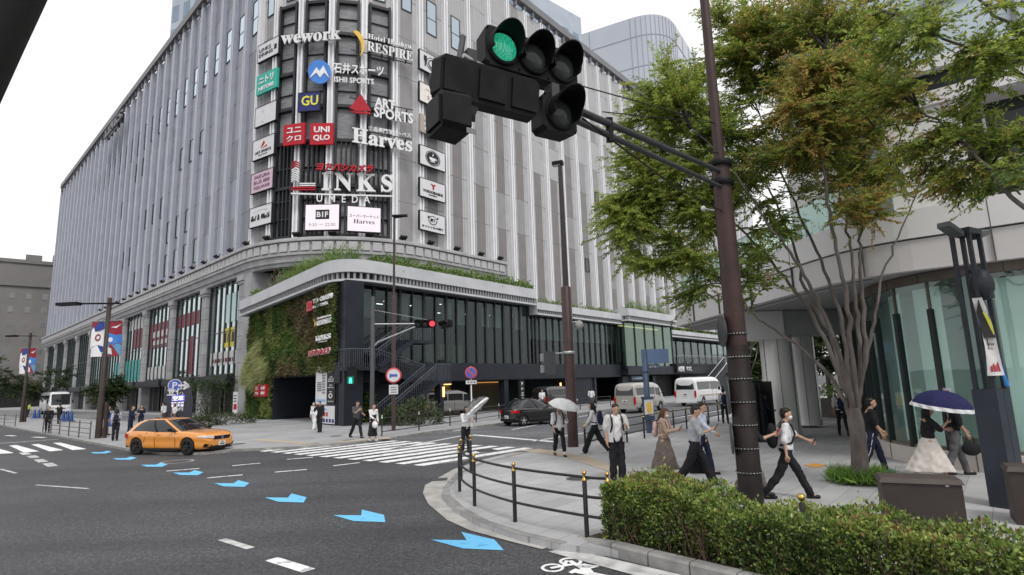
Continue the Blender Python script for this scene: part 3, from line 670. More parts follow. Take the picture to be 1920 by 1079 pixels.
# recessed dark storey behind the corner terrace
b = MB(); tp = [wpath(u, -1.6)[0] for u in [0.2] + [ARC_L / 10 * k for k in range(1, 11)] + [ARC_L + 4, ARC_L + 8, ARC_L + 12.5]]
b.strip(tp, 9.5, 14.5); b.build('terrace_glass', mat('terrace_dark', (0.03, 0.033, 0.036), (0.045, .05, .052), .6, .12), STORE)
b = MB()
for i, u in enumerate([ARC_L / 8 * k for k in range(9)] + [ARC_L + 2.5, ARC_L + 5, ARC_L + 7.5, ARC_L + 10]):
    p, d, n = wpath(u, -1.6); b.fbox((p, d, n), -0.08, 0.08, 0, 0.12, 10, 14)
    if i in (0, 1, 3, 4, 7): b.fbox((p, d, n), 0.3, 1.9, -.02, 0.05, 10.4, 13.6, 1)
b.build('terrace_mullions', [black_frame, mat('terrace_blind', (0.30, 0.32, 0.32), (.24, .26, .26), .8, .3)], STORE)
p, d, n = wpath(ARC_L + 12.3); b = MB(); b.fbox((p, d, n), -0.5, 0.25, -1.7, 0.3, 9.4, 13.9); b.build('pier', stone2, STORE); b = MB(); p2, d2, n2 = wpath(0.5); b.fbox((p2, d2, n2), -0.6, 0.9, -1.6, 0.2, 0, 13.9); b.build('pier', stone2, STORE)
# ------------------------------------------------------------------ podium
PG0, PC = Vector((-24.3, 53.3, 0)), Vector((-11.25, 37.35, 0))
dG = (PC - PG0).normalized(); nG = Vector((dG.y, -dG.x, 0)); GL = (PC - PG0).length
POD = (PC, dR, nR); GRN = (PG0, dG, nG)
SE = [(-0.2, 20.5)]
b = MB()
def canopy(path, z_sof, z_top, name='canopy', grille=True):
    "white fascia, slatted band below it, soffit; path is the outer edge"
    A = MB(); S = MB(); n = len(path)
    offp = offset(path, -0.35); inn = offset(path, -4.2)
    h = z_top - z_sof; zg = z_sof + h * 0.42; zl = z_sof + 0.14
    for i in range(n - 1):
        a, c = path[i], path[i + 1]
        for (q, r, z0, z1) in ((a, c, zg, z_top), (a, c, z_sof, zl)): A.quad(Vector((q.x, q.y, z0)), Vector((r.x, r.y, z0)), Vector((r.x, r.y, z1)), Vector((q.x, q.y, z1)))
        for z in (zg, zl, z_sof): A.quad(*[Vector((q.x, q.y, z)) for q in (a, c, offp[i + 1], offp[i])])
        A.quad(*[Vector((q.x, q.y, z_top)) for q in (a, c, offp[i + 1], offp[i])])
        A.quad(*[Vector((q.x, q.y, z)) for q, z in ((offp[i], z_top - .5), (offp[i + 1], z_top - .5), (offp[i + 1], z_top), (offp[i], z_top))])
        A.quad(*[Vector((q.x, q.y, z_top - 0.35)) for q in (offp[i], offp[i + 1], inn[i + 1], inn[i])], mi=2)
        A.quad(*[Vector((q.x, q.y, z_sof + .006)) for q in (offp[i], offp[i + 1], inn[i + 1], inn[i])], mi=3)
        S.quad(*[Vector((q.x, q.y, z)) for q, z in ((offp[i], zl), (offp[i + 1], zl), (offp[i + 1], zg), (offp[i], zg))])
        L = (c - a).length; k = max(1, int(L / 0.32)); d = (c - a).normalized(); nn = Vector((d.y, -d.x, 0))
        for j in range(k):
            x = (j + .5) * L / k; A.fbox((a, d, nn), x - 0.075, x + 0.075, -0.34, -0.10, zl, zg, 1)
    for e in (0, -1):
        A.quad(*[Vector((q.x, q.y, z)) for q, z in ((path[e], z_sof), (inn[e], z_sof), (inn[e], z_top), (path[e], z_top))])
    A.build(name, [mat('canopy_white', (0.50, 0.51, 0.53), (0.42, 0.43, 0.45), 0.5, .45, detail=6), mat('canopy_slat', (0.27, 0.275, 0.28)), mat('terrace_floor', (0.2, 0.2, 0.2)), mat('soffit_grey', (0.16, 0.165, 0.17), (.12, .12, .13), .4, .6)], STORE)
    S.build(name + '_grille', black_frame, STORE)
cc = PC + dG * 0.9 + nR * 0.9 - dR * 0.2
c_l = PG0 + nG * 0.9 - dG * 1.0; c_r = PC + dR * 20.0 + nR * 1.0
vtx = Vector((-10.9, 35.75, 0)); RR = 3.2
t1 = vtx - dG * RR; t2 = vtx + dR * RR
path = [c_l, lerp(c_l, t1, .25), lerp(c_l, t1, .5), lerp(c_l, t1, .75)] + [(1 - t) ** 2 * t1 + 2 * t * (1 - t) * vtx + t * t * t2 for t in [k / 10 for k in range(11)]] + [lerp(t2, c_r, .33), lerp(t2, c_r, .66), c_r]
canopy(path, 9.35, 10.8)
canopy([PC + dR * s + nR * .9 for s in (20.2, 25, 30, 36.2)], 8.55, 9.7)
bx = [PC + dR * 36.0 - nR * .5, PC + dR * 36.0 + nR * 1.8, PC + dR * 42 + nR * 1.8, PC + dR * 48.8 + nR * 1.8, PC + dR * 48.8 - nR * 1.0]
canopy(bx, 8.9, 10.3)
canopy([PC + dR * s + nR * .9 for s in (49, 55, 60, 68, 80)], 7.7, 8.6)
# glazed upper storey: mullions, panes, interior
b = MB(); b.fbox(POD, 0.3, 20.2, -0.05, 0, 4.1, 9.36); b.build('podium_glass', glass_dk, STORE)
b = MB(); b.fbox(POD, 20.3, 36, -0.05, 0, 4.0, 8.56); b.build('podium_glass', glass_dk, STORE)
b = MB(); b.fbox(POD, 36, 48.6, 0.95, 1.0, 3.6, 8.9); b.fbox(POD, 36, 36.1, 0, .95, 3.6, 8.9); b.build('podium_glass', glassmat('box_glass', (0.7, 0.85, 0.75), 0.12, .02, .6), STORE)
b = MB(); b.fbox(POD, 49, 80, -1.05, -1, 4.2, 7.7); b.build('podium_glass', glass_dk, STORE)
b = MB()
for k in range(19):
    x = 0.3 + k * 1.15; wd = .10 if k % 2 else .20; b = MB(); b.fbox(POD, x - wd / 2, x + wd / 2, 0.005, 0.10, 4.1, 9.35); b.build('mullion', black_frame, STORE)
for k in range(15): x = 20.5 + k * 1.1; b = MB(); b.fbox(POD, x - .07, x + .07, 0.005, 0.1, 4.0, 8.55); b.build('mullion', black_frame, STORE)
for k in range(6): x = 36.1 + k * 2.5; b = MB(); b.fbox(POD, x - .05, x + .05, 1.0, 1.1, 3.6, 8.9); b.build('mullion', black_frame, STORE)
for k in range(12): x = 49.2 + k * 2.6; b = MB(); b.fbox(POD, x - .06, x + .06, -1, -.9, 4.2, 7.7); b.build('mullion', black_frame, STORE)
b = MB(); b.fbox(POD, 2.2, 81, -6.2, -6, 0, 9.4); b.fbox(POD, 1.2, 81, -6, -0.4, 4.0, 4.05); b.fbox(POD, 1.2, 80, -6, -.4, 9.2, 9.25); b.build('podium_interior', mat('interior_dark', (0.035, 0.05, 0.048), (0.02, 0.026, 0.026), .5, .7), STORE)
b = MB()
for k in range(13):
    x = 0.6 + k * 1.5; 
    if k % 3 != 2: b.fbox(POD, x, x + 1.0, -0.5, -0.45, 7.2, 8.9)
for k in range(14): x = 20.7 + k * 1.1; b.fbox(POD, x, x + .85, -0.5, -.45, 6.4, 8.3)
b.build('roller_blinds', mat('blind_grey', (0.80, 0.81, 0.80), (0.62, 0.63, 0.63), .7, .7), STORE)
b = MB()
for k in range(3): b.fbox(POD, 9 + k * 1.6, 10 + k * 1.6, -2.0, -1.9, 4.15, 5.7)
b.fbox(POD, 37, 40, 0.2, .25, 5.6, 8.3); b.fbox(POD, 40.4, 43, 0.2, .25, 5.6, 8.3); b.build('curtains', mat('pale_curtain', (0.38, 0.42, 0.32), (0.28, 0.32, 0.24), 2, .8, stretch=(6, 6, .3)), STORE)
warm = mat('warm_lamp', (1, 0.75, 0.35), emit=(1, 0.72, 0.3), estr=2.5)
cool = mat('ceiling_spot', (1, 1, 0.95), emit=(1, 0.97, 0.9), estr=5)
b = MB()
for k in range(16): b.fbox(POD, 1.2 + k * 1.2 + rs.uniform(-.3, .3), 1.45 + k * 1.2, -1.5 - (k * 37 % 5) * .7, -1.4 - (k * 37 % 5) * .7, 9.0 - (k % 2) * .5, 9.04 - (k % 2) * .5)
b.build('ceiling_spots', cool, STORE)
b = MB(); b.fbox(POD, 37, 47, -.2, .0, 8.5, 8.6); b.build('cove_light', warm, STORE)
# dark band and the open ground floor behind it
b = MB(); b.fbox(POD, -0.2, 36.0, -0.3, 0.35, 2.75, 4.08); b.fbox(POD, 36.2, 81, -0.3, 1.2, 2.9, 3.9); b.fbox(POD, 49, 81, -.3, 1.3, 3.91, 4.25, 1); b.build('fascia', [navym, darkm], STORE)
b = MB(); b.fbox(POD, 8.5, 34, -5.8, .3, 2.7, 2.745); b.build('parking_ceiling', darkm, STORE)
b = MB()
for x, wd in ((0.0, .5), (8.6, .35), (16.0, .55), (26.0, .6), (30.5, .4), (36.5, 1.2), (44, .8), (52, .6)): b = MB(); b.fbox(POD, x, x + wd, -0.35, 0.25, 0, 2.75); b.build('column', navym, STORE)
b = MB()
for q in ((26.6, 30.5, -.3, .1, 0, 2.74, 0), (37.7, 44, -1, -.6, 0, 2.8, 1), (44.8, 52, -1.5, -1, 0, 2.8, 1), (52.6, 75, -1, -.5, 0, 2.8, 0), (0.5, 8.6, -1.3, -1.0, 0, 2.7, 0)): b = MB(); b.fbox(POD, *q); b.build('ground_floor_wall', [navym, blackm], STORE)
b = MB(); b.fbox(POD, 11.0, 15.6, -5.9, -5.8, 0, 2.6); b.build('parking_back_wall', mat('warm_wall', (0.20, 0.17, 0.11), (0.14, 0.12, 0.09), .5, .7), STORE); b = MB(); b.fbox(POD, 18, 23, -5.9, -5.8, 0, 2.6); b.build('parking_back_wall', mat('warm_wall', (0.20, 0.17, 0.11), (0.14, 0.12, 0.09), .5, .7), STORE)
b = MB(); b.fbox(POD, 11.2, 15.4, -5.7, -5.5, 2.45, 2.6); b.fbox(POD, 18.4, 22, -5.7, -5.6, 2.52, 2.6, 1); b.build('parking_lamp', [mat('warm_strip', (1, .7, .25), emit=(1, 0.66, 0.2), estr=2.2), mat('warm_strip_dim', (.8, .4, .15), emit=(1, .45, .12), estr=.5)], STORE)
for x in (8.8, 24.2):
    b = MB(); b.fbox(POD, x, x + .16, 0.26, 0.34, 1.55, 2.3); b.build('wall_lamp', mat('orange_lamp', (1, .5, .2), emit=(1, .5, .2), estr=2.0), STORE)
# corner glass beside the planted wall
b = MB(); b.fbox(GRN, GL - 0.1, GL + 0.9, -1.2, 0.05, 0, 9.36); b.build('corner_pillar', navym, STORE)
b = MB(); b.fbox((PC + dG * .85, dR, nR), 0.05, 0.28, -.3, .05, 3.3, 9.3); b.build('corner_trim', mat('pale_glass_edge', (0.35, .40, .40)), STORE)
# doorway in the planted wall
b = MB(); b.fbox(GRN, 7.5, GL - .1, -0.35, -0.06, 3.5, 9.36); b.fbox(GRN, 0, 7.5, -.35, -.06, 0, 9.36); b.fbox(GRN, GL - 2.6, GL - .1, -.4, .1, 0, 3.5); b.fbox(GRN, 7.5, GL - 2.6, -4.2, -4.0, 0, 3.5, 1); b.fbox(GRN, 7.5, GL - 2.6, -4, -.35, 3.4, 3.5, 1); b.fbox(GRN, 7.4, 7.6, -4, .12, 0, 3.5)
b.build('entrance_wall', [navym, blackm], STORE)
# outside stair with railings
stair = MB(); rail = MB()
def flight(s0, z0, s1, z1, o0, o1, nst):
    for k in range(nst):
        a, c = lerp(s0, s1, k / nst), lerp(s0, s1, (k + 1) / nst); z = lerp(z0, z1, (k + 1) / nst); stair.fbox(POD, a, c, o0 + .05, o1 - .05, z - .28, z)
    A, d, n = POD
    for o in (o0, o1):
        vs = [A + d * s + n * (o + q) + Vector((0, 0, z)) for q in (-.04, .04) for (s, z) in ((s0, z0 - .3), (s1, z1 - .3), (s1, z1 + .06), (s0, z0 + .06))]
        stair._add(vs, [(0, 1, 2, 3), (7, 6, 5, 4), (0, 4, 5, 1), (1, 5, 6, 2), (2, 6, 7, 3), (3, 7, 4, 0)])
        pt = lambda s, z, o=o: A + d * s + n * o + Vector((0, 0, z))
        rail.tube([pt(s0, z0 + 1.1), pt(s1, z1 + 1.1)], .03, 6); rail.tube([pt(s0, z0 + .9), pt(s1, z1 + .9)], .02, 5)
        k = int(abs(s1 - s0) / .18)
        for j in range(k + 1): t = j / k; rail.tube([pt(lerp(s0, s1, t), lerp(z0, z1, t) + .06), pt(lerp(s0, s1, t), lerp(z0, z1, t) + 1.1)], .012, 4, cap=False)
def landing(s0, s1, o0, o1, z, sides):
    stair.fbox(POD, s0, s1, o0, o1, z - .25, z); A, d, n = POD
    for (a, c) in sides:
        p = A + d * a[0] + n * a[1] + Vector((0, 0, z)); q = A + d * c[0] + n * c[1] + Vector((0, 0, z))
        rail.tube([p + Vector((0, 0, 1.1)), q + Vector((0, 0, 1.1))], .03, 6); k = int((q - p).length / .15)
        for j in range(k + 1): r = lerp(p, q, j / k); rail.tube([r, r + Vector((0, 0, 1.1))], .012, 4, cap=False)
flight(1.4, 0.12, 5.6, 2.75, 1.9, 3.1, 14); landing(5.6, 7.0, .5, 3.1, 2.75, [((7, .5), (7, 3.1)), ((5.6, 3.1), (7, 3.1))])
landing(-0.4, 1.6, .5, 1.8, 3.75, [((-.4, 1.8), (1.6, 1.8)), ((-.4, .5), (-.4, 1.8))]); flight(1.6, 3.75, 4.6, 5.6, .5, 1.8, 10); landing(4.6, 6.4, .5, 1.8, 5.6, [((4.6, 1.8), (6.4, 1.8)), ((6.4, .5), (6.4, 1.8))]); flight(5.6, 2.75, 1.6, 3.75, .5, 1.8, 6)
stair.build('stair', navym, STORE); rail.build('stair_railing', mat('railing_grey', (0.10, 0.11, 0.13), (.07, .08, .1), 3, .5), STORE)
# escalator and balustrade at the far end
b = MB(); A, d, n = POD
for o in (1.4, 2.6):
    vs = [A + d * s + n * (o + q) + Vector((0, 0, z)) for q in (-.06, .06) for (s, z) in ((56, .2), (66, 4.2), (66, 5.2), (56, 1.2))]
    b._add(vs, [(0, 1, 2, 3), (7, 6, 5, 4), (0, 4, 5, 1), (1, 5, 6, 2), (2, 6, 7, 3), (3, 7, 4, 0)], 0); b.tube([vs[3] + Vector((0, 0, .05)), vs[2] + Vector((0, 0, .05))], .05, 6, 1)
b.build('escalator', [darkm, mat('bright_rail', (0.7, .72, .75), metal=.3, rough=.3)], STORE)
b = MB()
for k in range(60): b.fbox(POD, 49.5 + k * .5, 49.54 + k * .5, 1.2, 1.24, 4.25, 5.3)
b.fbox(POD, 49.4, 80, 1.19, 1.25, 5.3, 5.36); b.build('balustrade', mat('balustrade_metal', (.25, .26, .27)), STORE)
# hotel tower set back on the roof
TW = empty('hotel_tower', (-10, 110, 52.6), 0, 'tall glazed tower rising set back from the roof of the grey department store', 'building')
e1 = D(322, 20, 104); e2 = D(1089, 36, 118); dT = (Vector((e2.x, e2.y, 0)) - Vector((e1.x, e1.y, 0)))
fl_ = mat('tower_panel', (0.42, 0.47, 0.54), (0.36, 0.41, 0.48), .3, .3); tg = glassmat('tower_glass', (0.7, 0.82, 0.92), .5, .04, .5)
ctr_ = Vector((-20, 92, 0)); A1 = Vector((e1.x, e1.y, 0)); B1 = Vector((e2.x, e2.y, 0)); K = A1 + (-dL) * 38
import itertools
b = MB(); tpane = mat('tower_pane', (0.16, 0.22, 0.30), (.25, .33, .42), .2, .08)
c1 = A1; mid_ = Vector((-22, 84, 0)); c2 = B1
fp = [A1, mid_, B1, B1 + Vector((-30, 38, 0)), A1 + Vector((-10, 60, 0))]
b.prism([(p.x, p.y) for p in fp], 52.4, Zat(1089, 34, B1))
b.build('tower_body', fl_, TW)
for (p, q) in ((A1, mid_), (mid_, B1)):
    dd = (q - p); L = dd.length; dd.normalize(); nn = Vector((dd.y, -dd.x, 0)); k = int(L / 3.2)
    for j in range(k):
        for z in range(60, int(Zat(1089, 34, B1)) - 3, 5): wb = MB(); wb.fbox((p, dd, nn), j * L / k + .35, j * L / k + 2.2, .01, .05, z, z + 3.4); wb.build('window', tpane, TW)

# ================================================================== signs on the corner
signwhite = mat('sign_white', (0.66, 0.66, 0.67), (0.60, 0.60, 0.62), 2, .4); ledwhite = mat('screen_white', (0.05, 0.05, 0.05), emit=(1.0, 0.86, 0.93), estr=0.88)
letw = mat('letter_white', (0.74, 0.74, 0.75), (0.68, 0.68, 0.69), 2, .4); ink = mat('ink_black', (0.02, 0.02, 0.022)); inkg = mat('ink_grey', (0.22, 0.22, 0.23)); edgeb = mat('sign_edge', (0.025, 0.025, 0.03))
redm = mat('sign_red', (0.45, 0.012, 0.028), (0.40, 0.010, 0.022), 1, .4); dkred = mat('letter_red', (0.42, 0.015, 0.03)); green_s = mat('sign_teal', (0.03, 0.42, 0.33), (0.025, 0.38, 0.3), 1, .4)
pink_s = mat('sign_pink', (0.62, 0.47, 0.56)); tan_s = mat('sign_tan', (0.42, 0.36, 0.31)); navy_s = mat('sign_navy', (0.03, 0.035, 0.16)); yel_s = mat('letter_yellow', (0.78, 0.52, 0.10)); yel2 = mat('letter_lemon', (0.75, 0.72, 0.08)); blue_s = mat('sign_blue', (0.06, 0.22, 0.62)); plum = mat('letter_plum', (0.25, 0.12, 0.2)); cream_s = mat('sign_cream', (.78, .75, .70))
UP = Vector((0, 0, 1))
class Sg:
    "a flat sign rectangle spanned between two pixels on the facade"
    def __init__(s, tl, tr, bl, off=0.5, wall=None):
        if wall is None: s.A, s.B = whit(*tl, off), whit(*tr, off)
        else: A, d, n = wall; q = A + n * off; s.A, s.B = V(*tl, q, q + d), V(*tr, q, q + d)
        z1 = (s.A.z + s.B.z) / 2; z0 = Zat(*bl, s.A)
        s.z0, s.z1 = z0 + (z1 - s.A.z) , z1; s.A = Vector((s.A.x, s.A.y, 0)); s.B = Vector((s.B.x, s.B.y, 0))
        s.d = (s.B - s.A); s.w = s.d.length; s.d.normalize(); s.n = Vector((s.d.y, -s.d.x, 0)); s.h = s.z1 - s.z0
        if s.n.dot(-s.A) < 0: s.n = -s.n
    def p(s, u, v, o=0.0): return s.A + s.d * (u * s.w) + s.n * o + UP * (s.z0 + v * s.h)
    def root(s, name, label, cat, group=None): return empty(name, s.p(.5, 0), 0, label, cat, group)
    def board(s, r, m, th=0.25, rim=True):
        b = MB(); b.fbox((s.A, s.d, s.n), 0, s.w, -th, 0, s.z0, s.z1); b.build('panel', m, r)
        if rim:
            e = MB(); t = 0.05; F = (s.A, s.d, s.n)
            e.fbox(F, -t, s.w + t, -th - .02, 0.03, s.z0 - t, s.z0); e.fbox(F, -t, s.w + t, -th - .02, 0.03, s.z1, s.z1 + t); e.fbox(F, -t, 0, -th - .02, 0.028, s.z0, s.z1); e.fbox(F, s.w, s.w + t, -th - .02, 0.028, s.z0, s.z1); e.build('rim', edgeb, r)
        t = MB(); t.fbox((s.A, s.d, s.n), s.w * .3, s.w * .35, -.6, -th, s.z0 + s.h * .4, s.z0 + s.h * .5); t.fbox((s.A, s.d, s.n), s.w * .65, s.w * .7, -.6, -th, s.z0 + s.h * .4, s.z0 + s.h * .5); t.build('bracket', edgeb, r)
    def t(s, r, body, u, v, wf=None, hf=None, m=None, bold=0.0, dep=0.04, o=0.004, spacing=1.0, name='lettering', shear=0.0):
        return text(body, s.p(u, v, o), s.d, 1.0, m or ink, r, dep, bold, width=wf * s.w if wf else None, height=hf * s.h if hf else None, spacing=spacing, name=name, shear=shear)
    def shp(s, r, polys, m, name='emblem', o=0.004, th=0.03):
        b = MB()
        for k, pl in enumerate(polys):
            n = len(pl); oo = o + th + 0.002 * k; f = [s.p(u, v, oo) for u, v in pl]; g = [s.p(u, v, o) for u, v in pl]
            b._add(f + g, [tuple(range(n))] + [(i, i + n, (i + 1) % n + n, (i + 1) % n) for i in range(n)])
        return b.build(name, m, r)
def circ(cx, cy, rx, ry, n=28, a0=0, a1=360): return [(cx + rx * math.cos(rad(a0 + (a1 - a0) * i / (n if a1 - a0 < 360 else n))), cy + ry * math.sin(rad(a0 + (a1 - a0) * i / n))) for i in range(n + (1 if a1 - a0 < 360 else 0))]
def ringp(cx, cy, rx, ry, k, n=28):
    o = circ(cx, cy, rx, ry, n); i = circ(cx, cy, rx * k, ry * k, n)
    return [[o[j], o[(j + 1) % n], i[(j + 1) % n], i[j]] for j in range(n)]
GS = 'square tenant signs beside the corner windows'
def letters_support(s, r, v=0.1):
    b = MB(); F = (s.A, s.d, s.n); z = s.z0 + s.h * v
    b.fbox(F, 0, s.w, -.10, -.04, z, z + .08); b.fbox(F, 0, s.w, -.10, -.04, z + s.h * .7, z + s.h * .7 + .08)
    for k in range(5): b.fbox(F, s.w * (.1 + .2 * k) - .04, s.w * (.1 + .2 * k) + .04, -.45, -.04, z + .08, z + s.h * .7)
    b.build('support_rail', edgeb, r)
# middle: channel letters
s = Sg((529, 60), (640, 60), (529, 80), .75); r = s.root('letter_sign', 'white serif lettering high on the dark corner windows, topmost at the left', 'sign'); s.t(r, serif('wework'), .5, .55, 1.0, None, letw, .01, .2); letters_support(s, r)
s = Sg((659, 60), (773, 82), (659, 97), .75); r = s.root('letter_sign', 'hotel lettering with a golden crescent moon, topmost at the right', 'sign')
s.shp(r, [[(.02 + .19 * a, b) for a, b in [(0, .92), (.25, 1.0), (.5, .96), (.72, .84), (.9, .62), (.98, .36), (.93, .1), (.8, -.1), (.62, -.25), (.72, 0), (.72, .25), (.62, .48), (.4, .7), (.15, .82)]]], yel_s, 'crescent', .0, .15)
s.t(r, serif('Hotel Hankyu'), .62, .84, .72, None, letw, .004, .15); s.t(r, serif('RESPIRE'), .625, .36, .75, .5, letw, .0, .15); letters_support(s, r, 0.0)
s = Sg((578, 108), (721, 130), (578, 148), .75); r = s.root('letter_sign', 'sports shop lettering beside a round blue emblem with a white mountain', 'sign')
s.shp(r, [circ(.15, .48, .148, .56)], blue_s, 'emblem_disc', 0, .1); s.shp(r, [[(.02, .12), (.11, .68), (.15, .5), (.2, .78), (.28, .2), (.21, .45), (.16, .2), (.11, .42)]], letw, 'mountain', .11, .04)
s.t(r, '石井スポーツ', .66, .72, .66, .52, letw, .02, .15); s.t(r, 'ISHII SPORTS', .60, .18, .52, .26, letw, .02, .15)
s = Sg((560, 176), (599, 172), (560, 210), .75); r = s.root('square_sign', 'navy blue square sign with two yellow letters', 'sign'); s.board(r, navy_s); s.t(r, 'GU', .55, .55, .8, .55, yel2, .02)
s = Sg((655, 177), (775, 193), (655, 212), .75); r = s.root('letter_sign', 'sports shop lettering in white beside a red triangle emblem', 'sign'); s.shp(r, [[(.0, .12), (.17, .98), (.33, .18), (.1, .02)], [(.0, -.05), (.3, .08), (.33, .0), (.1, -.1)]], dkred, 'triangle', 0, .12); s.t(r, 'ART', .54, .72, .32, .52, letw, .03, .15); s.t(r, 'SPORTS', .68, .17, .62, .58, letw, .03, .15); letters_support(s, r, 0)
s = Sg((532, 234), (571.7, 231), (532, 273), .75); r = s.root('square_sign', 'red square sign with white kana, upper left on the corner', 'sign', 'pair of red square signs'); s.board(r, redm, rim=False); s.t(r, 'ユニ', .5, .70, .68, .26, letw, .02); s.t(r, 'クロ', .5, .30, .68, .28, letw, .02)
s = Sg((582, 231), (625.5, 231.5), (582, 271), .75); r = s.root('square_sign', 'red square sign with white capitals, upper middle on the corner', 'sign', 'pair of red square signs'); s.board(r, redm, rim=False); s.t(r, 'UNI', .5, .70, .68, .28, letw, .03); s.t(r, 'QLO', .5, .30, .72, .3, letw, .03)
s = Sg((660, 243), (772, 251), (660, 270), .75); r = s.root('letter_sign', 'white food hall lettering in heavy serif type under small kana', 'sign'); s.t(r, serif('Harves'), .5, .36, 1.0, 1.05, letw, .015, .18); s.t(r, '食品専門館ハーベス', .62, 1.05, .72, .34, letw, .02, .1); letters_support(s, r)
s = Sg((594.6, 305), (700, 311), (594.6, 320), .8); r = s.root('letter_sign', 'slanted red kana lettering above the largest white sign', 'sign'); s.t(r, 'ヨドバシカメラ', .5, .5, 1.0, 1.0, dkred, .05, .2, shear=.25); letters_support(s, r)
s = Sg((548, 305), (736, 318), (548, 355.5), .85); r = s.root('letter_sign', 'largest white serif lettering, with a striped red and white first letter', 'sign')
s.t(r, serif('I'), .335, .36, .075, .66, letw, .02, .3); s.t(r, serif('N'), .51, .36, .18, .66, letw, .015, .3); s.t(r, serif('K'), .735, .36, .19, .66, letw, .015, .3); s.t(r, serif('S'), .945, .36, .12, .66, letw, .02, .3)
st_w, st_r = [], []
for k in range(9):
    v = .30 + k * .085
    pl = [(.0, v), (.035, v + .1), (.075, v + .02), (.075, v + .06), (.035, v + .14), (.0, v + .04)]
    (st_r if k > 5 else st_w).append(pl)
for k in range(4):
    v = .02 + k * .075; (st_r if k < 2 else st_w).append([(.0 if k < 2 else .08, v), (.235, v + .02), (.235, v + .06), (.0 if k < 2 else .08, v + .04)])
s.shp(r, st_w, letw, 'striped_letter', 0, .2); s.shp(r, st_r, dkred, 'red_stripes', 0, .2)
b = MB(); b.fbox((s.A, s.d, s.n), -.0, s.w, -.05, .15, s.z0 - .35, s.z0 - .2); b.build('underline_bar', letw, r); letters_support(s, r)
s = Sg((594, 364), (694, 370), (594, 378), .8); r = s.root('letter_sign', 'widely spaced small white capitals below the largest white sign', 'sign'); s.t(r, 'UMEDA', .5, .5, 1.0, 1.0, letw, .01, .12, spacing=2.2)
s = Sg((573.5, 384), (636, 384.5), (573.5, 431), .85); r = s.root('advertising_screen', 'bright screen showing opening hours under a black floor badge', 'screen', 'pair of bright advertising screens'); s.board(r, ledwhite, .4)
s.shp(r, [[(.3, .42), (.71, .42), (.71, .8), (.3, .8)]], ink, 'badge', .003, .006); s.t(r, 'B1F', .505, .61, .34, .22, letw, .03, .01, .013); s.t(r, '9:30 ～ 22:00', .5, .2, .8, .13, inkg, .0, .01)
s = Sg((652, 388), (713.5, 390), (652, 434), .85); r = s.root('advertising_screen', 'bright screen showing a supermarket name', 'screen', 'pair of bright advertising screens'); s.board(r, ledwhite, .4); s.t(r, 'スーパーマーケット', .5, .62, .9, .14, ink, .02, .01); s.t(r, serif('Harves'), .5, .40, .64, .17, ink, .0, .01)
# left column
s = Sg((484.5, 85.6), (522.8, 69), (482.7, 116.8), .25); r = s.root('square_sign', 'pale sign with thin grey dining lettering, top of the left column', 'sign', GS); s.board(r, signwhite); s.t(r, 'LINKS', .36, .64, .56, .2, ink); s.t(r, 'DINING', .40, .34, .66, .2, ink); s.t(r, '酒肴', .86, .48, .12, .3, ink)
s = Sg((482, 141), (520, 129), (480, 177), .25); r = s.root('square_sign', 'teal green sign with white kana, second of the left column', 'sign', GS); s.board(r, green_s, rim=False); s.t(r, 'ニトリ', .48, .66, .7, .36, letw, .04); s.t(r, 'NITORI', .48, .25, .72, .2, letw, .04)
s = Sg((479.6, 201), (518, 192), (476.7, 236), .25); r = s.root('square_sign', 'almost blank white sign with small marks, third of the left column', 'sign', GS); s.board(r, signwhite); s.shp(r, [[(.28, .8), (.42, .8), (.35, .6)], [(.35, .3), (.42, .12), (.28, .12)]], mat('pale_mark', (.55, .6, .6)), o=.003, th=.01)
s = Sg((475, 263.4), (514.5, 253.4), (473.4, 299.6), .25); r = s.root('square_sign', 'pale sign with a small red triangle over grey capitals, left column', 'sign', GS); s.board(r, signwhite); s.shp(r, [[(.36, .52), (.51, .86), (.58, .72), (.5, .6)], [(.4, .46), (.66, .6), (.68, .52)]], dkred, o=.003, th=.012); s.t(r, 'ART SPORTS', .5, .32, .74, .13, ink); s.t(r, 'Today & Tomorrow', .5, .16, .44, .06, inkg)
s = Sg((472, 326), (512, 317), (470.5, 362), .25); r = s.root('square_sign', 'pink sign with a plum bus terminal name, left column', 'sign', GS); s.board(r, pink_s)
for k, tx in enumerate(('SAKURA', 'BUS', 'SQUARE')): s.t(r, tx, .5 if k != 1 else .32, .78 - .28 * k, .72 if k != 1 else .36, .16, plum)
s.shp(r, [[(.56, .42), (.86, .42), (.86, .58), (.56, .58)]], plum, 'bus_mark', .003, .012)
s = Sg((469, 391), (509.4, 382.4), (467, 426.5), .25); r = s.root('square_sign', 'pale sign with handwritten lettering, bottom of the left column', 'sign', GS); s.board(r, signwhite); s.t(r, script('Eat') + ' & ' + script('Walk'), .5, .45, .86, .3, ink, .01); s.shp(r, [[(.15 + .1 * k, .72 + .06 * math.sin(k * .5)), (.21 + .1 * k, .74 + .06 * math.sin(k * .5)), (.2 + .1 * k, .77 + .06 * math.sin(k * .5))] for k in range(7)], inkg, o=.003, th=.01)
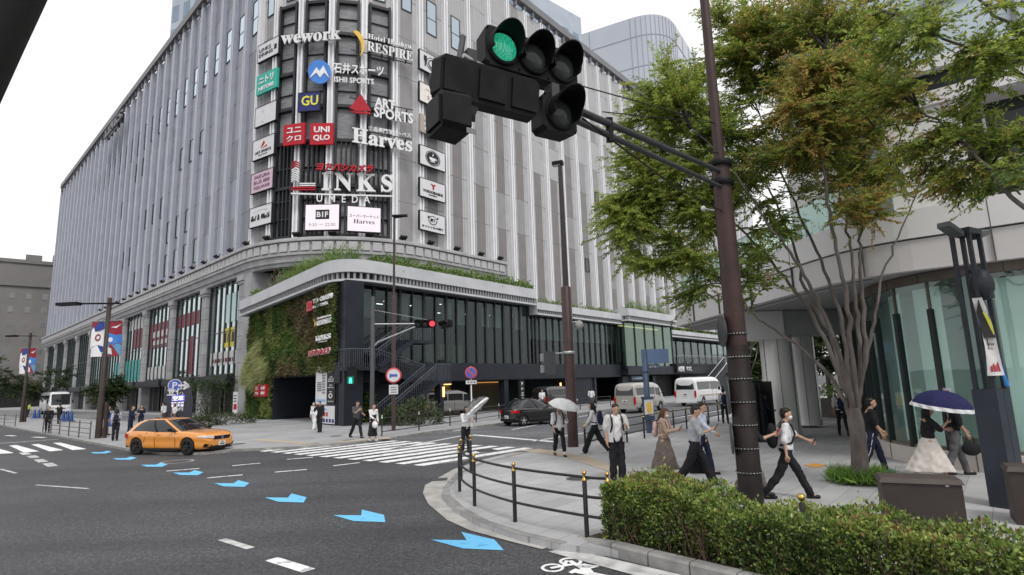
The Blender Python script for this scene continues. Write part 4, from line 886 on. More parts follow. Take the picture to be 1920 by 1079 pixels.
# right column
s = Sg((787, 98), (833.5, 112), (787, 133.5), .3); r = s.root('square_sign', 'white sign with a fork and plate symbol, top of the right column', 'sign', GS); s.board(r, signwhite); s.shp(r, ringp(.52, .5, .27, .36, .93) + ringp(.52, .5, .19, .25, .92) + [[(.19, .25), (.215, .25), (.215, .75), (.19, .75)], [(.16, .55), (.245, .55), (.245, .6), (.16, .6)], [(.16, .6), (.175, .6), (.175, .8), (.16, .8)], [(.23, .6), (.245, .6), (.245, .8), (.23, .8)]], ink, 'symbol', .003, .01)
s = Sg((787, 157), (833, 171), (787, 192.4), .3); r = s.root('square_sign', 'cream sign with four small food drawings, right column', 'sign', GS); s.board(r, cream_s); s.shp(r, [circ(.32, .7, .1, .06, 16, 0, 180), circ(.68, .66, .11, .08, 16, 0, 180), circ(.34, .32, .05, .12), circ(.62, .3, .05, .06), circ(.76, .3, .05, .06)], mat('pale_brown', (.55, .38, .34)), 'drawings', .003, .01)
s = Sg((788, 216), (833, 229), (788, 249.5), .3); r = s.root('square_sign', 'tan sign with three lines of white lettering, right column', 'sign', GS); s.board(r, tan_s, rim=False)
for k, tx in enumerate(('SALON', 'di', 'LINKS')): s.t(r, serif(tx), .46 if k != 1 else .22, .80 - .28 * k, .60 if k != 1 else .14, .19, letw)
s = Sg((787.5, 275), (834, 285.6), (787.5, 310), .3); r = s.root('square_sign', 'white sign with a coffee cup in a black disc, right column', 'sign', GS); s.board(r, signwhite); s.shp(r, ringp(.5, .5, .29, .40, .93) , ink, 'ring', .003, .01); s.shp(r, [circ(.5, .5, .245, .34)], ink, 'disc', .003, .01); s.shp(r, [circ(.49, .52, .13, .2, 16, 180, 360), [(.38, .28), (.6, .28), (.58, .31), (.4, .31)]] + ringp(.63, .46, .04, .06, .6, 12) + [[(.47, .6), (.5, .6), (.53, .7), (.49, .78), (.5, .7)]], letw, 'cup', .014, .008)
s = Sg((787.5, 335.7), (834, 345), (787.5, 369.5), .3); r = s.root('square_sign', 'white sign with a red initial over black capitals, right column', 'sign', GS); s.board(r, signwhite); s.t(r, 'Y', .52, .68, .2, .3, redm, .08); s.t(r, 'YODOBASHI', .5, .35, .8, .15, ink, .03); s.t(r, 'CAMERA', .5, .18, .34, .07, ink)
s = Sg((787.5, 397), (834, 404.6), (787.5, 431.8), .3); r = s.root('square_sign', 'white sign with a round emblem over black kana, bottom of the right column', 'sign', GS); s.board(r, signwhite); s.shp(r, ringp(.5, .62, .17, .24, .9), ink, 'ring', .003, .01); s.t(r, '横丁', .5, .62, .2, .17, ink, .02); s.shp(r, [[(.28, .72), (.34, .84), (.38, .8), (.32, .68)], [(.66, .72), (.7, .86), (.74, .82), (.7, .7)]], ink, 'chopsticks', .003, .01); s.t(r, 'オイシイもの横丁', .5, .22, .86, .12, ink, .01)
# roof sign far along the left face
s = Sg((200, 238), (231, 208), (200, 264), .9); r = s.root('letter_sign', 'grey serif lettering near the roof edge, far along the left face', 'sign'); s.t(r, serif('LINKS'), .5, .55, 1.0, .62, inkg, .01, .25); s.t(r, 'UMEDA', .5, .08, .5, .16, inkg, .02, .15, spacing=1.8); s.t(r, 'ヨドバシ', .55, 1.0, .55, .16, inkg, .02, .15); letters_support(s, r)
# ---- signs on the planted wall
GW = (PG0, dG, nG)
gsig = 'small signs on the planted wall'
s = Sg((577, 563), (624, 555), (577, 582), .5, GW); r = s.root('letter_sign', 'white capitals beside a red square emblem, uppermost on the planted wall', 'sign', gsig); s.shp(r, [[(0, .05), (.22, .05), (.22, 1.0), (0, 1.0)]], redm, 'emblem_square', 0, .08); s.shp(r, [[(.06, .3), (.17, .3), (.17, .8), (.06, .8)]], dkred, 'emblem_mark', .085, .01); s.t(r, 'YODOBASHI', .64, .82, .74, .46, letw, .03, .1); s.t(r, 'UMEDA TOWER', .56, .28, .56, .28, letw, .02, .1)
s = Sg((589, 597), (623, 591), (589, 613), .5, GW); r = s.root('letter_sign', 'white hotel lettering with a small golden crescent, second on the planted wall', 'sign', gsig); s.shp(r, [[(.0, .9), (.08, 1), (.15, .7), (.16, .3), (.1, 0), (.09, .4), (.07, .7)]], yel_s, 'crescent', 0, .08); s.t(r, serif('Hotel Hankyu'), .6, .88, .72, .28, letw, .0, .1); s.t(r, serif('RESPIRE'), .6, .36, .76, .56, letw, .0, .1)
s = Sg((594, 630), (621, 626), (594, 643), .5, GW); r = s.root('letter_sign', 'white serif capitals with tiny capitals below, third on the planted wall', 'sign', gsig); s.t(r, serif('LINKS'), .5, .62, 1.0, .72, letw, .01, .1); s.t(r, 'UMEDA', .5, .05, .6, .14, letw, .03, .08, spacing=1.6)
s = Sg((580, 656), (620, 652), (580, 668), .5, GW); r = s.root('letter_sign', 'slanted red and white kana, lowest lettering on the planted wall', 'sign', gsig); s.t(r, 'ヨドバシカメラ', .5, .5, 1.0, 1.0, mat('white_outline', (.8, .75, .75)), .09, .06, 0, shear=.2); s.t(r, 'ヨドバシカメラ', .5, .5, .96, .86, redm, .02, .05, .065, shear=.2)
s = Sg((477.5, 722), (486.5, 721), (477.5, 744), .55, GW); r = s.root('square_sign', 'small red sign with white kana low on the planted wall', 'sign', 'small red signs low on the planted wall'); s.board(r, redm, rim=False); s.t(r, 'ユニ', .5, .7, .6, .24, letw, .03); s.t(r, 'クロ', .5, .28, .6, .24, letw, .03)
s = Sg((488.5, 722), (498, 721), (488.5, 744), .55, GW); r = s.root('square_sign', 'small red sign with white capitals low on the planted wall', 'sign', 'small red signs low on the planted wall'); s.board(r, redm, rim=False); s.t(r, 'UNI', .5, .7, .66, .26, letw, .03); s.t(r, 'QLO', .5, .28, .7, .26, letw, .03)
# directory at the entrance: one standing pillar of boards
s = Sg((594, 689), (629.5, 684), (594, 794), .14, GW); r = s.root('floor_directory', 'tall white and black floor directory beside the dark entrance', 'directory')
s.shp(r, [[(0, .33), (.58, .33), (.58, 1), (0, 1)]], signwhite, 'white_panel', .0, .04); s.shp(r, [[(.60, .33), (1, .33), (1, 1), (.6, 1)]], ink, 'black_board', 0, .04); s.shp(r, [[(.3, .01), (1, .01), (1, .31), (.3, .31)]], signwhite, 'lower_board', 0, .04)
s.shp(r, [[(.08, .56 + .035 * k), (.32, .56 + .035 * k), (.32, .585 + .035 * k), (.08, .585 + .035 * k)] for k in range(5)] + [[(.36, .52 + .05 * k), (.52, .52 + .05 * k), (.52, .55 + .05 * k), (.36, .55 + .05 * k)] for k in range(8)], inkg, 'print', .043, .004)
s.shp(r, [[(.03, .38), (.55, .38), (.55, .42), (.03, .42)], [(.4, .24), (.6, .24), (.6, .27), (.4, .27)]], mat('pale_blue', (.25, .45, .7)), 'blue_print', .043, .004); s.shp(r, [[(.46, .13), (.56, .13), (.56, .2), (.46, .2)], [(.6, .13), (.68, .13), (.68, .2), (.6, .2)]], redm, 'red_print', .043, .004); s.shp(r, [[(.44 + .15 * k, .03), (.54 + .15 * k, .03), (.54 + .15 * k, .09), (.44 + .15 * k, .09)] for k in range(4)], navy_s, 'dark_print', .043, .004)
for k, tx in enumerate(('8', 'LINKS', 'DINING')): s.t(r, tx, .8, .96 - .034 * k, .06 if k == 0 else .26, .022, letw, .02, .004, .043)
for k, tx in enumerate(('3-8', 'Café &', 'Restaurants')): s.t(r, tx, .8, .80 - .034 * k, .3 if k else .14, .022, letw, .02, .004, .043)
for k, tx in enumerate(('B1', 'Harves')): s.t(r, tx, .8, .66 - .036 * k, .12 if k == 0 else .3, .022, letw, .02, .004, .043)
s.shp(r, ringp(.8, .48, .10, .045, .6, 8), letw, 'emblem', .043, .004); s.t(r, 'B1', .8, .55, .1, .02, letw, .02, .004, .043); s.t(r, 'GRAND', .8, .385, .3, .018, letw, .02, .004, .043)
# ================================================================== planting on the planted wall and canopies
gm = [leafmat('wall_green', (0.095, 0.165, 0.035)), leafmat('wall_dark', (0.05, 0.088, 0.025)), leafmat('wall_olive', (0.15, 0.165, 0.05)), leafmat('wall_brown', (0.17, 0.125, 0.075)), leafmat('wall_lime', (0.22, 0.27, 0.075))]
LW = empty('planted_wall', PG0 + dG * (GL / 2), 0, 'vertical garden of mixed green and brown foliage over the dark entrance', 'plant wall')
n = 30000
u = NR.uniform(0.0, GL - .05, n * 2); z = NR.uniform(0.05, 9.3, n * 2); keep = ~((u > 7.3) & (z < 3.55)); u, z = u[keep][:n], z[keep][:n]; n = len(u)
def vn(u, z, s, seed):
    r = np.random.default_rng(seed); a = np.zeros_like(u)
    for k in range(6): kx, kz, ph = r.normal(0, s), r.normal(0, s), r.uniform(0, 6.28); a += np.sin(kx * u + kz * z + ph)
    return a / 2.4
th = vn(u, z, 0.9, 3); bulge = 0.15 + 0.22 * np.clip(th + .4, 0, 2) * NR.uniform(0.3, 1, n)
a_ = np.array(PG0)[None, :] + np.array(dG)[None, :] * u[:, None] + np.array(nG)[None, :] * (bulge[:, None] - .05); a_[:, 2] = z
s1, s2 = vn(u, z, 0.55, 9), vn(u, z, 1.1, 21)
mi = np.where(s1 > .75, 4, np.where(s1 > -.15, 0, np.where(s1 > -.8, 2, 3))); mi = np.where(s2 > .8, 1, mi); fl_r = NR.uniform(size=n); mi = np.where(fl_r < .16, 1, np.where(fl_r > .9, 2, mi))
dd = np.array(nG)[None, :] * .7 + np.array([0, 0, -.25])[None, :] + np.zeros((n, 3))
b = MB(); b.fbox(GRN, 0.02, GL - .12, -.055, .02, 3.6, 9.3); b.fbox(GRN, 0.02, 7.35, -.054, .021, 0, 3.6); b.build('backing', mat('felt_dark', (0.022, 0.028, 0.014), (.035, .03, .018), 3, .9), LW)
leaves('foliage', a_, 0.26, 0.12, gm, LW, dirs=dd, spread=1.0, mi=mi)
# feathery tufts
tu, tz = [], []
for (cu_, cz, rr, nn_) in ((2.2, 4.6, .9, 700), (3.6, 3.6, .8, 600), (1.3, 3.9, .8, 600), (6.3, 4.3, .8, 500), (4.6, 6.1, .7, 400), (2.8, 5.4, .7, 400), (5.2, 4.9, .5, 300)):
    tu += list(NR.normal(cu_, rr * .55, nn_)); tz += list(NR.normal(cz, rr * .5, nn_))
tu, tz = np.clip(np.array(tu), .1, 7.6), np.array(tz); n = len(tu)
a_ = np.array(PG0)[None, :] + np.array(dG)[None, :] * tu[:, None] + np.array(nG)[None, :] * NR.uniform(.3, .75, n)[:, None]; a_[:, 2] = tz
leaves('grass_tufts', a_, 0.75, 0.03, [leafmat('tuft_lime', (.34, .39, .14)), leafmat('tuft_straw', (.36, .36, .18))], LW, dirs=np.array(nG)[None, :] * .6 + np.array(dG)[None, :] * -.4 + np.zeros((n, 3)), spread=.5, droop=.7)
def planting(name, path, z, cnt, h, mats, label, cat='planting', L=.22, W=.08, wid=.5, lean=0.0, hang=0.0, size=1.0):
    P = []; seg = [(path[i + 1] - path[i]).length for i in range(len(path) - 1)]; tot = sum(seg)
    hs_ = NR.uniform(.4, 1.2, 40)
    for k in range(cnt):
        t = NR.uniform(0, tot); tt = t; i = 0
        while t > seg[i] and i < len(seg) - 1: t -= seg[i]; i += 1
        d = (path[i + 1] - path[i]).normalized(); nn_ = Vector((d.y, -d.x, 0))
        hh = h * hs_[int(tt / tot * 39)]; o = NR.uniform(-wid, wid)
        p = path[i] + d * t - nn_ * o; zz = z + abs(NR.uniform(0, 1)) ** 1.3 * hh - (hang * NR.uniform(0, 1) if NR.uniform() < .3 else 0) * (1 if o < -.3 * wid else 0)
        P.append((p.x, p.y, zz))
    r = empty(name, path[len(path) // 2] + UP * z, 0, label, cat)
    leaves('foliage', np.array(P), L, W, mats, r, dirs=np.array([[0, 0, .8]]) + np.zeros((cnt, 3)), spread=1.4)
    st = MB()
    for k in range(min(60, cnt // 20)): q = Vector(P[k * 7 % cnt]); st.tube([(q.x, q.y, z - .3), q], .012, 3, cap=False)
    st.build('stems', mat('stem_green', (.08, .1, .04)), r); return r
gl3 = [leafmat('terrace_green', (.15, .25, .045)), leafmat('terrace_dark_green', (.07, .14, .03)), leafmat('terrace_light', (.24, .34, .09))]
ins_path = offset(path, -.9)
planting('terrace_grass', ins_path[2:13], 10.75, 3000, 1.15, gl3, 'tall green grasses along the rounded corner of the white canopy', L=.55, W=.035, wid=.5)
planting('terrace_grass', ins_path[1:4], 10.75, 700, 1.5, [leafmat('plume', (.22, .19, .12)), leafmat('plume_green', (.1, .14, .05))], 'sparse brown plumed grasses near the stone pier on the canopy', L=.5, W=.04, wid=.4)
planting('terrace_shrub', [ins_path[0] - dG * -1.4, ins_path[0] + dG * 3.2], 10.8, 420, .7, gl3, 'low green shrub at the left end of the white canopy', L=.24, W=.12, wid=.4)
planting('terrace_shrubs', offset(path, -.45)[13:], 10.85, 2600, .62, gl3, 'trailing green plants hanging over the long white canopy edge', L=.26, W=.11, wid=.35, hang=.8)
planting('terrace_shrubs', [PC + dR * t + nR * .3 for t in (21, 26, 31, 35.5)], 9.5, 1600, .6, gl3, 'trailing green plants on the lower canopy behind the brown pole', L=.24, W=.1, wid=.45, hang=.5)
planting('terrace_shrubs', [PC + dR * t + nR * .6 for t in (38, 43, 48.5)], 10.1, 1500, 1.4, gl3, 'spiky green plants on the raised glass box canopy', L=.5, W=.05, wid=.5)
planting('terrace_shrubs', [PC + dR * t + nR * .3 for t in (50, 60, 70, 79)], 8.4, 1500, .7, gl3, 'trailing green plants on the farthest low canopy', L=.26, W=.1, wid=.45, hang=.5)
# ================================================================== office building on the right
OB = empty('office_building', (12, 16, 0), 0, 'pale panelled office building with curved ground floor glass and overhang on round columns', 'building')
def v3(p, z=0.0): return Vector((p[0], p[1], z))
k_ = 0.95
band = [(19.0, 6.2), (15.5, 9.05), (11.4, 12.35), (10.45, 13.1), (9.7, 13.68)]
# rounded corner then the long side
arc = []
pA, pV, pB = Vector((9.7, 13.68)), Vector((8.85, 14.4)), Vector((8.62, 15.6))
for k in range(1, 9): t = k / 8; q = (1 - t) ** 2 * pA + 2 * t * (1 - t) * pV + t * t * pB; arc.append((q.x, q.y))
side = [(8.45, 16.7), (8.2, 20.0), (7.9, 24.0), (7.7, 27.0)]
bandp = band + arc + side
offw = mat('office_panel', (0.70, 0.69, 0.685), (0.65, 0.64, 0.64), .5, .45, detail=6); offw2 = mat('office_panel_lower', (0.60, 0.58, 0.57), (0.55, 0.535, 0.53), .5, .5, detail=6)
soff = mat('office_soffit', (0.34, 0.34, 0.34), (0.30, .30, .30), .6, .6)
metal_l = mat('light_metal', (0.55, .56, .57), metal=.2, rough=.35)
def vstrip(path, z0, z1, m, name, th=0.25, inset=0.0):
    p = [v3(q) for q in path]; p = offset(p, inset) if inset else p; q = offset(p, th); b = MB()     # travels with the building on its right
    for i in range(len(p) - 1):
        b.quad(p[i] + UP * z0, p[i + 1] + UP * z0, p[i + 1] + UP * z1, p[i] + UP * z1); b.quad(p[i] + UP * z1, p[i + 1] + UP * z1, q[i + 1] + UP * z1, q[i] + UP * z1); b.quad(p[i] + UP * z0, p[i + 1] + UP * z0, q[i + 1] + UP * z0, q[i] + UP * z0)
    return b.build(name, m, OB)
vstrip(bandp, 4.80, 5.54, offw2, 'lower_band'); vstrip(bandp, 5.58, 6.28, offw, 'upper_band', .4, -.06); vstrip(bandp, 5.5, 5.62, joint, 'shadow_gap', .1, .10)
b = MB(); P = [v3(q) for q in bandp]
def along(path, step):
    out = []; acc = 0.0
    for i in range(len(path) - 1):
        L = (path[i + 1] - path[i]).length; t = -acc
        while True:
            t += step if out or t < 0 else step
            if t > L: acc = L - (t - step); break
            out.append((path[i] + (path[i + 1] - path[i]) * (t / L), (path[i + 1] - path[i]).normalized()))
    return out
for p, d in along(P, 2.6):
    n = Vector((-d.y, d.x, 0)); b = MB(); b.fbox((p, d, n), -.008, .008, -.01, .068, 4.8, 6.28); b.build('panel_joint', joint, OB)
# soffit slab and its light strip
inn = [(24, 9), (24, 40), (9.0, 40)]
b = MB(); fp = [(p[0], p[1]) for p in bandp[1:]] + [(9.5, 30), (30, 30), (30, 9)]
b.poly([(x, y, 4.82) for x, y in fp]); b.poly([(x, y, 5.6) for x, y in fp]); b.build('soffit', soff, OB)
b = MB(); sp = offset([v3(q) for q in bandp[9:]], .55); sq = offset([v3(q) for q in bandp[9:]], .8)
for i in range(len(sp) - 1): b.quad(sp[i] + UP * 4.80, sp[i + 1] + UP * 4.80, sq[i + 1] + UP * 4.80, sq[i] + UP * 4.80)
b.build('soffit_trim', metal_l, OB)
# ground floor glass
gl = [(19.2, 6.6), (16.0, 9.0), (13.7, 10.9), (12.2, 12.1), (11.2, 12.92), (10.61, 13.5), (10.25, 14.3), (10.08, 15.2), (10.15, 16.0), (10.45, 16.9), (10.94, 17.9), (11.6, 19.3), (12.5, 21.5), (13.6, 24.2)]
gp = [v3(q) for q in gl]
pane = glassmat('shop_glass', (0.80, 0.93, 0.90), 0.08, 0.015, 0.95)
b = MB(); b.strip(gp, 0.52, 4.82, smooth=False); b.build('glass_wall', pane, OB)
b = MB(); pl = offset(gp, -.12)
for i in range(len(gp) - 1):
    b.quad(pl[i] + UP * 0, pl[i + 1] + UP * 0, pl[i + 1] + UP * .5, pl[i] + UP * .5); b.quad(pl[i] + UP * .5, pl[i + 1] + UP * .5, gp[i + 1] + UP * .53, gp[i] + UP * .53)
for p, d in along(pl, 1.25): n = Vector((-d.y, d.x, 0)); b.fbox((p, d, n), -.008, .008, -.01, .012, .1, .5, 1)
b.build('plinth', [mat('plinth_stone', (0.52, 0.48, 0.44), (.44, .41, .38), 1.2, .6, detail=7), joint], OB)
mulm = mat('mullion_black', (0.016, 0.022, 0.022), (.024, .03, .03), 2, .4); mull = mat('mullion_bronze', (0.14, .12, .10))
for p, d in along(gp, 0.98):
    n = Vector((-d.y, d.x, 0)); m = MB(); m.fbox((p, d, n), -.045, .045, -.06, .09, .5, 3.9); m.fbox((p, d, n), -.02, .02, -.03, .05, 3.9, 4.8, 1); m.build('mullion', [mulm, mull], OB)
b = MB(); rim_ = offset(gp, -.05)
for i in range(len(gp) - 1):
    d = (gp[i + 1] - gp[i]); L = d.length; d.normalize(); b.fbox((gp[i], d, Vector((-d.y, d.x, 0))), 0, L, -.06, .09, 4.58, 4.8)
b.build('glass_head_rail', mull, OB); b = MB()
for i in range(len(gp) - 1):
    d = (gp[i + 1] - gp[i]); L = d.length; d.normalize(); b.fbox((gp[i], d, Vector((-d.y, d.x, 0))), 0, L, -.05, .06, .5, .58)
b.build('glass_sill_rail', mull, OB)
# interior seen through the glass: floor, pale roller screens, back wall, lounge chair
inner_ = [v3(q) for q in gl]; scr = offset(inner_, .45)
b = MB(); b.poly([(p.x, p.y, .45) for p in inner_] + [(20, 24, .45), (24, 9, .45)]); b.build('interior_floor', mat('wood_floor', (.42, .33, .24), (.36, .28, .2), 2, .5), OB)
cm = mat('pale_screen', (0.90, 0.97, 0.93), (0.74, 0.85, 0.80), .35, .8, stretch=(2, 2, .25), detail=3)
def part_strip(path, a, c, z0, z1, m, name):
    tot = sum((path[i + 1] - path[i]).length for i in range(len(path) - 1)); pts = []; acc = 0
    def at_(t):
        t *= tot; 
        for i in range(len(path) - 1):
            L = (path[i + 1] - path[i]).length
            if t <= L: return path[i] + (path[i + 1] - path[i]) * (t / L)
            t -= L
        return path[-1]
    bb = MB(); bb.strip([at_(lerp(a, c, k / 10)) for k in range(11)], z0, z1); return bb.build(name, m, OB)
for (a, c) in ((.30, .425), (.435, .475), (.525, .56), (.585, .62), (.02, .28)): part_strip(scr, a, c, 0.55, 4.5, cm, 'roller_screen')
b = MB(); b.strip([Vector((22, 7.5, 0)), Vector((17.5, 12.5, 0)), Vector((13.2, 16.2, 0)), Vector((13.2, 20, 0)), Vector((15, 25, 0))], .45, 4.8); b.build('interior_wall', mat('lobby_wall', (.62, .72, .68), (.46, .55, .53), .4, .6, stretch=(1, 1, .4)), OB)
b = MB(); b.fbox((Vector((12.6, 12.6, 0)), Vector((.78, -.63, 0)), Vector((-.63, -.78, 0))), 0, 2.2, -.4, -.35, 2.5, 2.75); b.build('interior_shelf', signwhite, OB)
ch = empty('lounge_chair', (12.05, 12.95, .45), 0, 'dark rounded lounge chair behind the curved shop glass', 'chair')
b = MB(); c0_ = Vector((12.05, 12.95, .45)); b.tube([c0_ + Vector((.78 * x, -.63 * x, z)) for x, z in ((-.42, .1), (-.46, .5), (-.38, .88), (-.15, 1.05), (.15, 1.05), (.38, .88), (.46, .5), (.42, .1))], .12, 8); b.build('backrest', mat('teal_felt', (.03, .06, .07)), ch)
b = MB(); b.box(c0_ + Vector((-.1, .1, .38)), (.8, .7, .22), rad(-39)); b.build('seat', mat('grey_felt', (.2, .21, .22)), ch); b = MB(); b.lathe([(.3, .0), (.28, .05), (.05, .08), (.05, .3)], c0_ + Vector((-.1, .1, 0)), 12); b.build('pedestal', black_frame, ch)
# small poster in the glass
pq, pd = along(gp, .1)[int(sum((gp[i + 1] - gp[i]).length for i in range(len(gp) - 1)) * .495 / .1)]
ps = empty('window_poster', G(1753, 770, .5), 0, 'small white poster with red and dark print in the curved shop glass', 'poster')
A_ = gp[6]; dd_ = (gp[5] - gp[6]).normalized(); n_ = Vector((dd_.y, -dd_.x, 0)); F_ = (A_, dd_, n_ if n_.dot(-A_) > 0 else -n_)
b = MB(); b.fbox(F_, .02, .34, .02, .03, 1.5, 1.98); b.build('sheet', signwhite, ps); b = MB(); b.fbox(F_, .07, .27, .031, .033, 1.56, 1.74); b.fbox(F_, .06, .3, .031, .033, 1.86, 1.92, 1); b.build('print', [inkg, redm], ps)
# columns and what they carry
for (px, py, r0_) in ((1473, 822, .60), (1516, 803, .60)):
    c = G(px, py, SWZ); c = c + Vector((c.x, c.y, 0)).normalized() * r0_; b = MB(); b.lathe([(r0_, .1), (r0_, .38), (r0_ - .01, .39), (r0_ - .01, 4.82)], c, 36); 
    for a_ in (200, 250, 300): b.box(c + Vector((math.cos(rad(a_)) * r0_, math.sin(rad(a_)) * r0_, 2.4)), (.015, .015, 4.6), rad(a_), 1)
    b.build('column', [mat('column_metal', (.62, .615, .60), (.57, .565, .55), .8, .3, metal=.1), joint], OB)
q0 = G(1440, 650, 3.9)
b = MB(); d_ = azv(-5); b.fbox((Vector((8.9, 21.6, 0)), azv(85), -azv(-5)), -.6, 1.3, -1.2, 0, 3.75, 4.8); b.build('beam_block', offw, OB); b = MB(); b.fbox((Vector((8.9, 21.6, 0)), azv(85), -azv(-5)), 1.3, 4.0, -1.6, -.1, 3.9, 4.8); b.build('beam_dark', soff, OB)
# storeys above on the near face
F1 = (v3((9.95, 13.75)), Vector((.779, -.627, 0)), Vector((-.627, -.779, 0)))
dgl = mat('storey_glass', (0.025, 0.03, 0.03), (.05, .055, .055), .35, .06); pal = mat('window_sky', (0.50, .58, .63), (.44, .52, .58), .4, .08)
b = MB(); b.fbox(F1, 1.2, 14, -1.1, -1.0, 6.25, 8.9); b.build('recess_glass', dgl, OB)
b = MB(); b.fbox(F1, 1.2, 14, -1, -.94, 6.95, 7.0); b.fbox(F1, 1.2, 14, -.2, -.15, 7.2, 7.26)
for k in range(6): b.fbox(F1, 1.6 + k * 2.0, 1.66 + k * 2.0, -1.0, -.92, 6.27, 8.9)
b.build('recess_mullions', metal_l, OB)
b = MB(); b.fbox(F1, -.4, 1.2, -1.2, -.15, 6.27, 9.2); b.build('white_pier', offw, OB); b = MB(); b.fbox(F1, -1.6, -.42, -2.2, -1.2, 6.27, 9.2); b.build('pale_window', pal, OB)
b = MB(); b.fbox(F1, .4, 14, -1.2, -.05, 8.9, 9.25); b.build('ledge', offw, OB); b = MB(); b.fbox(F1, -.2, 14, -1.2, -.25, 9.28, 9.75); b.build('dark_ledge', mulm, OB); b = MB(); b.fbox(F1, -1, 14, -1.2, 0, 9.78, 10.1); b.build('ledge', offw, OB)
b = MB(); b.fbox(F1, -1, 14, -1.1, -.2, 10.1, 16.0); b.build('upper_glass', pal, OB)
b = MB()
for k in range(8): b.fbox(F1, -.6 + k * 1.5, -.5 + k * 1.5, -.2, -.1, 10.1, 16)
for z in (11.5, 13, 14.5): b.fbox(F1, -1, 14, -.2, -.12, z, z + .1)
b.build('upper_mullions', mat('mullion_grey', (.2, .21, .22)), OB)
# set-back storeys above the long side, with a glass balustrade and planting
F2 = (v3((11.3, 14.2)), azv(-5), azv(-95))
b = MB(); b.fbox(F2, 0, 7, -3, -.0, 5.7, 16); b.build('side_wall', offw2, OB)
b = MB()
for k in range(2):
    for z in (6.4, 9.8, 13): b = MB(); b.fbox(F2, 1 + k * 3.2, 3.2 + k * 3.2, .0, .02, z, z + 2); b.build('side_window', pal, OB)
b = MB(); gq = offset([v3(q) for q in bandp[11:]], .25); b.strip(gq, 6.28, 7.35); b.build('balustrade_glass', glassmat('green_glass', (.72, .9, .8), .15, .02, .8), OB)
b = MB(); b.tube([q + UP * 7.37 for q in gq], .025, 6); b.build('handrail', metal_l, OB)
planting('terrace_shrubs', offset([v3(q) for q in bandp[12:]], 1.2), 6.2, 900, 1.2, gl3, 'green shrubs behind the glass balustrade of the pale office building', L=.13, W=.05, wid=.5)
# planter wall and bushes under the overhang, far end
pw = empty('planter_wall', G(1570, 788, SWZ), 0, 'low dark planter wall with clipped shrubs behind the round columns', 'planter')
a_, c_ = G(1525, 786, SWZ), G(1625, 792, SWZ); dq = (c_ - a_); Lq = dq.length + 6; dq.normalize(); nq = Vector((dq.y, -dq.x, 0))
b = MB(); b.fbox((a_, dq, nq), -1, Lq, -.5, 0, .1, 1.05); b.build('wall', mat('planter_brown', (.10, .09, .085), (.07, .065, .06), 2, .7), pw)
PP = np.array([tuple(a_ + dq * NR.uniform(-1, Lq) - nq * NR.uniform(.1, 2.2) + UP * (NR.uniform(.9, 1.7))) for _ in range(1500)]); leaves('foliage', PP, .2, .1, gl3, pw)
# ================================================================== far buildings
HT = empty('hotel_building', G(20, 765), 0, 'brown grey block with small square windows beyond the left end of the store', 'building')
hm = mat('hotel_beige', (0.20, .192, .185), (.165, .158, .152), .15, .8); h0 = D(-120, 760, 150); h1 = D(95, 757, 165); h0.z = h1.z = 0
dh = (h1 - h0).normalized(); nh = Vector((dh.y, -dh.x, 0)); Lh = (h1 - h0).length; zt = Zat(40, 487, lerp(h0, h1, .7))
b = MB(); b.fbox((h0, dh, nh), 0, Lh + 4, -25, 0, 0, zt - 1); b.fbox((h0, dh, nh), 0, Lh + 4.2, -25.2, .4, zt - 1, zt); zc_ = Zat(40, 537, lerp(h0, h1, .7)); b.fbox((h0, dh, nh), 0, Lh + 4, 0, .5, zc_, zc_ + .9); b.build('body', hm, HT)
b = MB(); b.fbox((h0, dh, nh), Lh * .62, Lh * .78, -8, -3, zt, zt + 2.2); b.lathe([(1.1, zt), (1.1, zt + 2.6), (.9, zt + 2.9), (1e-3, zt + 3)], h0 + dh * Lh * .93 - nh * 4, 12); b.build('roof_plant', hm, HT)
wpro = None
for fz in range(9):
    for k in range(9):
        z = zc_ - 3.6 - fz * 3.9; x = Lh * .35 + k * 3.6
        if x > Lh + 1 or z < 6: continue
        m = MB(); m.fbox((h0, dh, nh), x, x + 1.3, -.05, .06, z, z + 1.7); m.fbox((h0, dh, nh), x + .12, x + 1.18, .06, .08, z + .12, z + 1.58, 1); m.build('window', [mat('hotel_frame', (.25, .24, .23)), mat('hotel_pane', (.09, .095, .1), (.22, .23, .24), .05, .1)], HT)
b = MB(); b.fbox((h0, dh, nh), 0, Lh + 4, 0.1, 4.5, 6.4, 7.2); b.fbox((h0, dh, nh), 0, Lh + 4, 0, 2, 0, 6.4, 1); b.build('lower_canopy', [mat('hotel_brown', (.09, .06, .05)), blackm], HT)
# rounded glass tower in the distance
gt = empty('glass_tower', D(1190, 700, 240), 0, 'distant pale blue glass tower with a rounded corner and roof antennas', 'building'); gt.location.z = 0
tz_ = Zat(1200, 28, D(1200, 700, 230)); t0_, t1_, t2_ = D(1078, 300, 224), D(1268, 300, 205), D(1400, 300, 330)
a2, v2, b2 = [Vector((p.x, p.y)) for p in (t0_, t1_, t2_)]
fpt = [a2]; s0_ = v2 + (a2 - v2).normalized() * 14; s1_ = v2 + (b2 - v2).normalized() * 14
for k in range(13): t = k / 12; fpt.append((1 - t) ** 2 * s0_ + 2 * t * (1 - t) * v2 + t * t * s1_)
fpt += [b2, b2 + Vector((-60, 60)), a2 + Vector((-10, 90))]
zz = Zat(1262, 10, Vector((v2.x, v2.y, 0)))
b = MB(); b.prism([(p.x, p.y) for p in fpt], 0, zz); b.build('body', mat('sky_glass', (.42, .455, .51), (.37, .405, .46), .03, .18, spec=.8), gt)
b = MB(); pth = [Vector((p.x, p.y, 0)) for p in fpt[:15]]
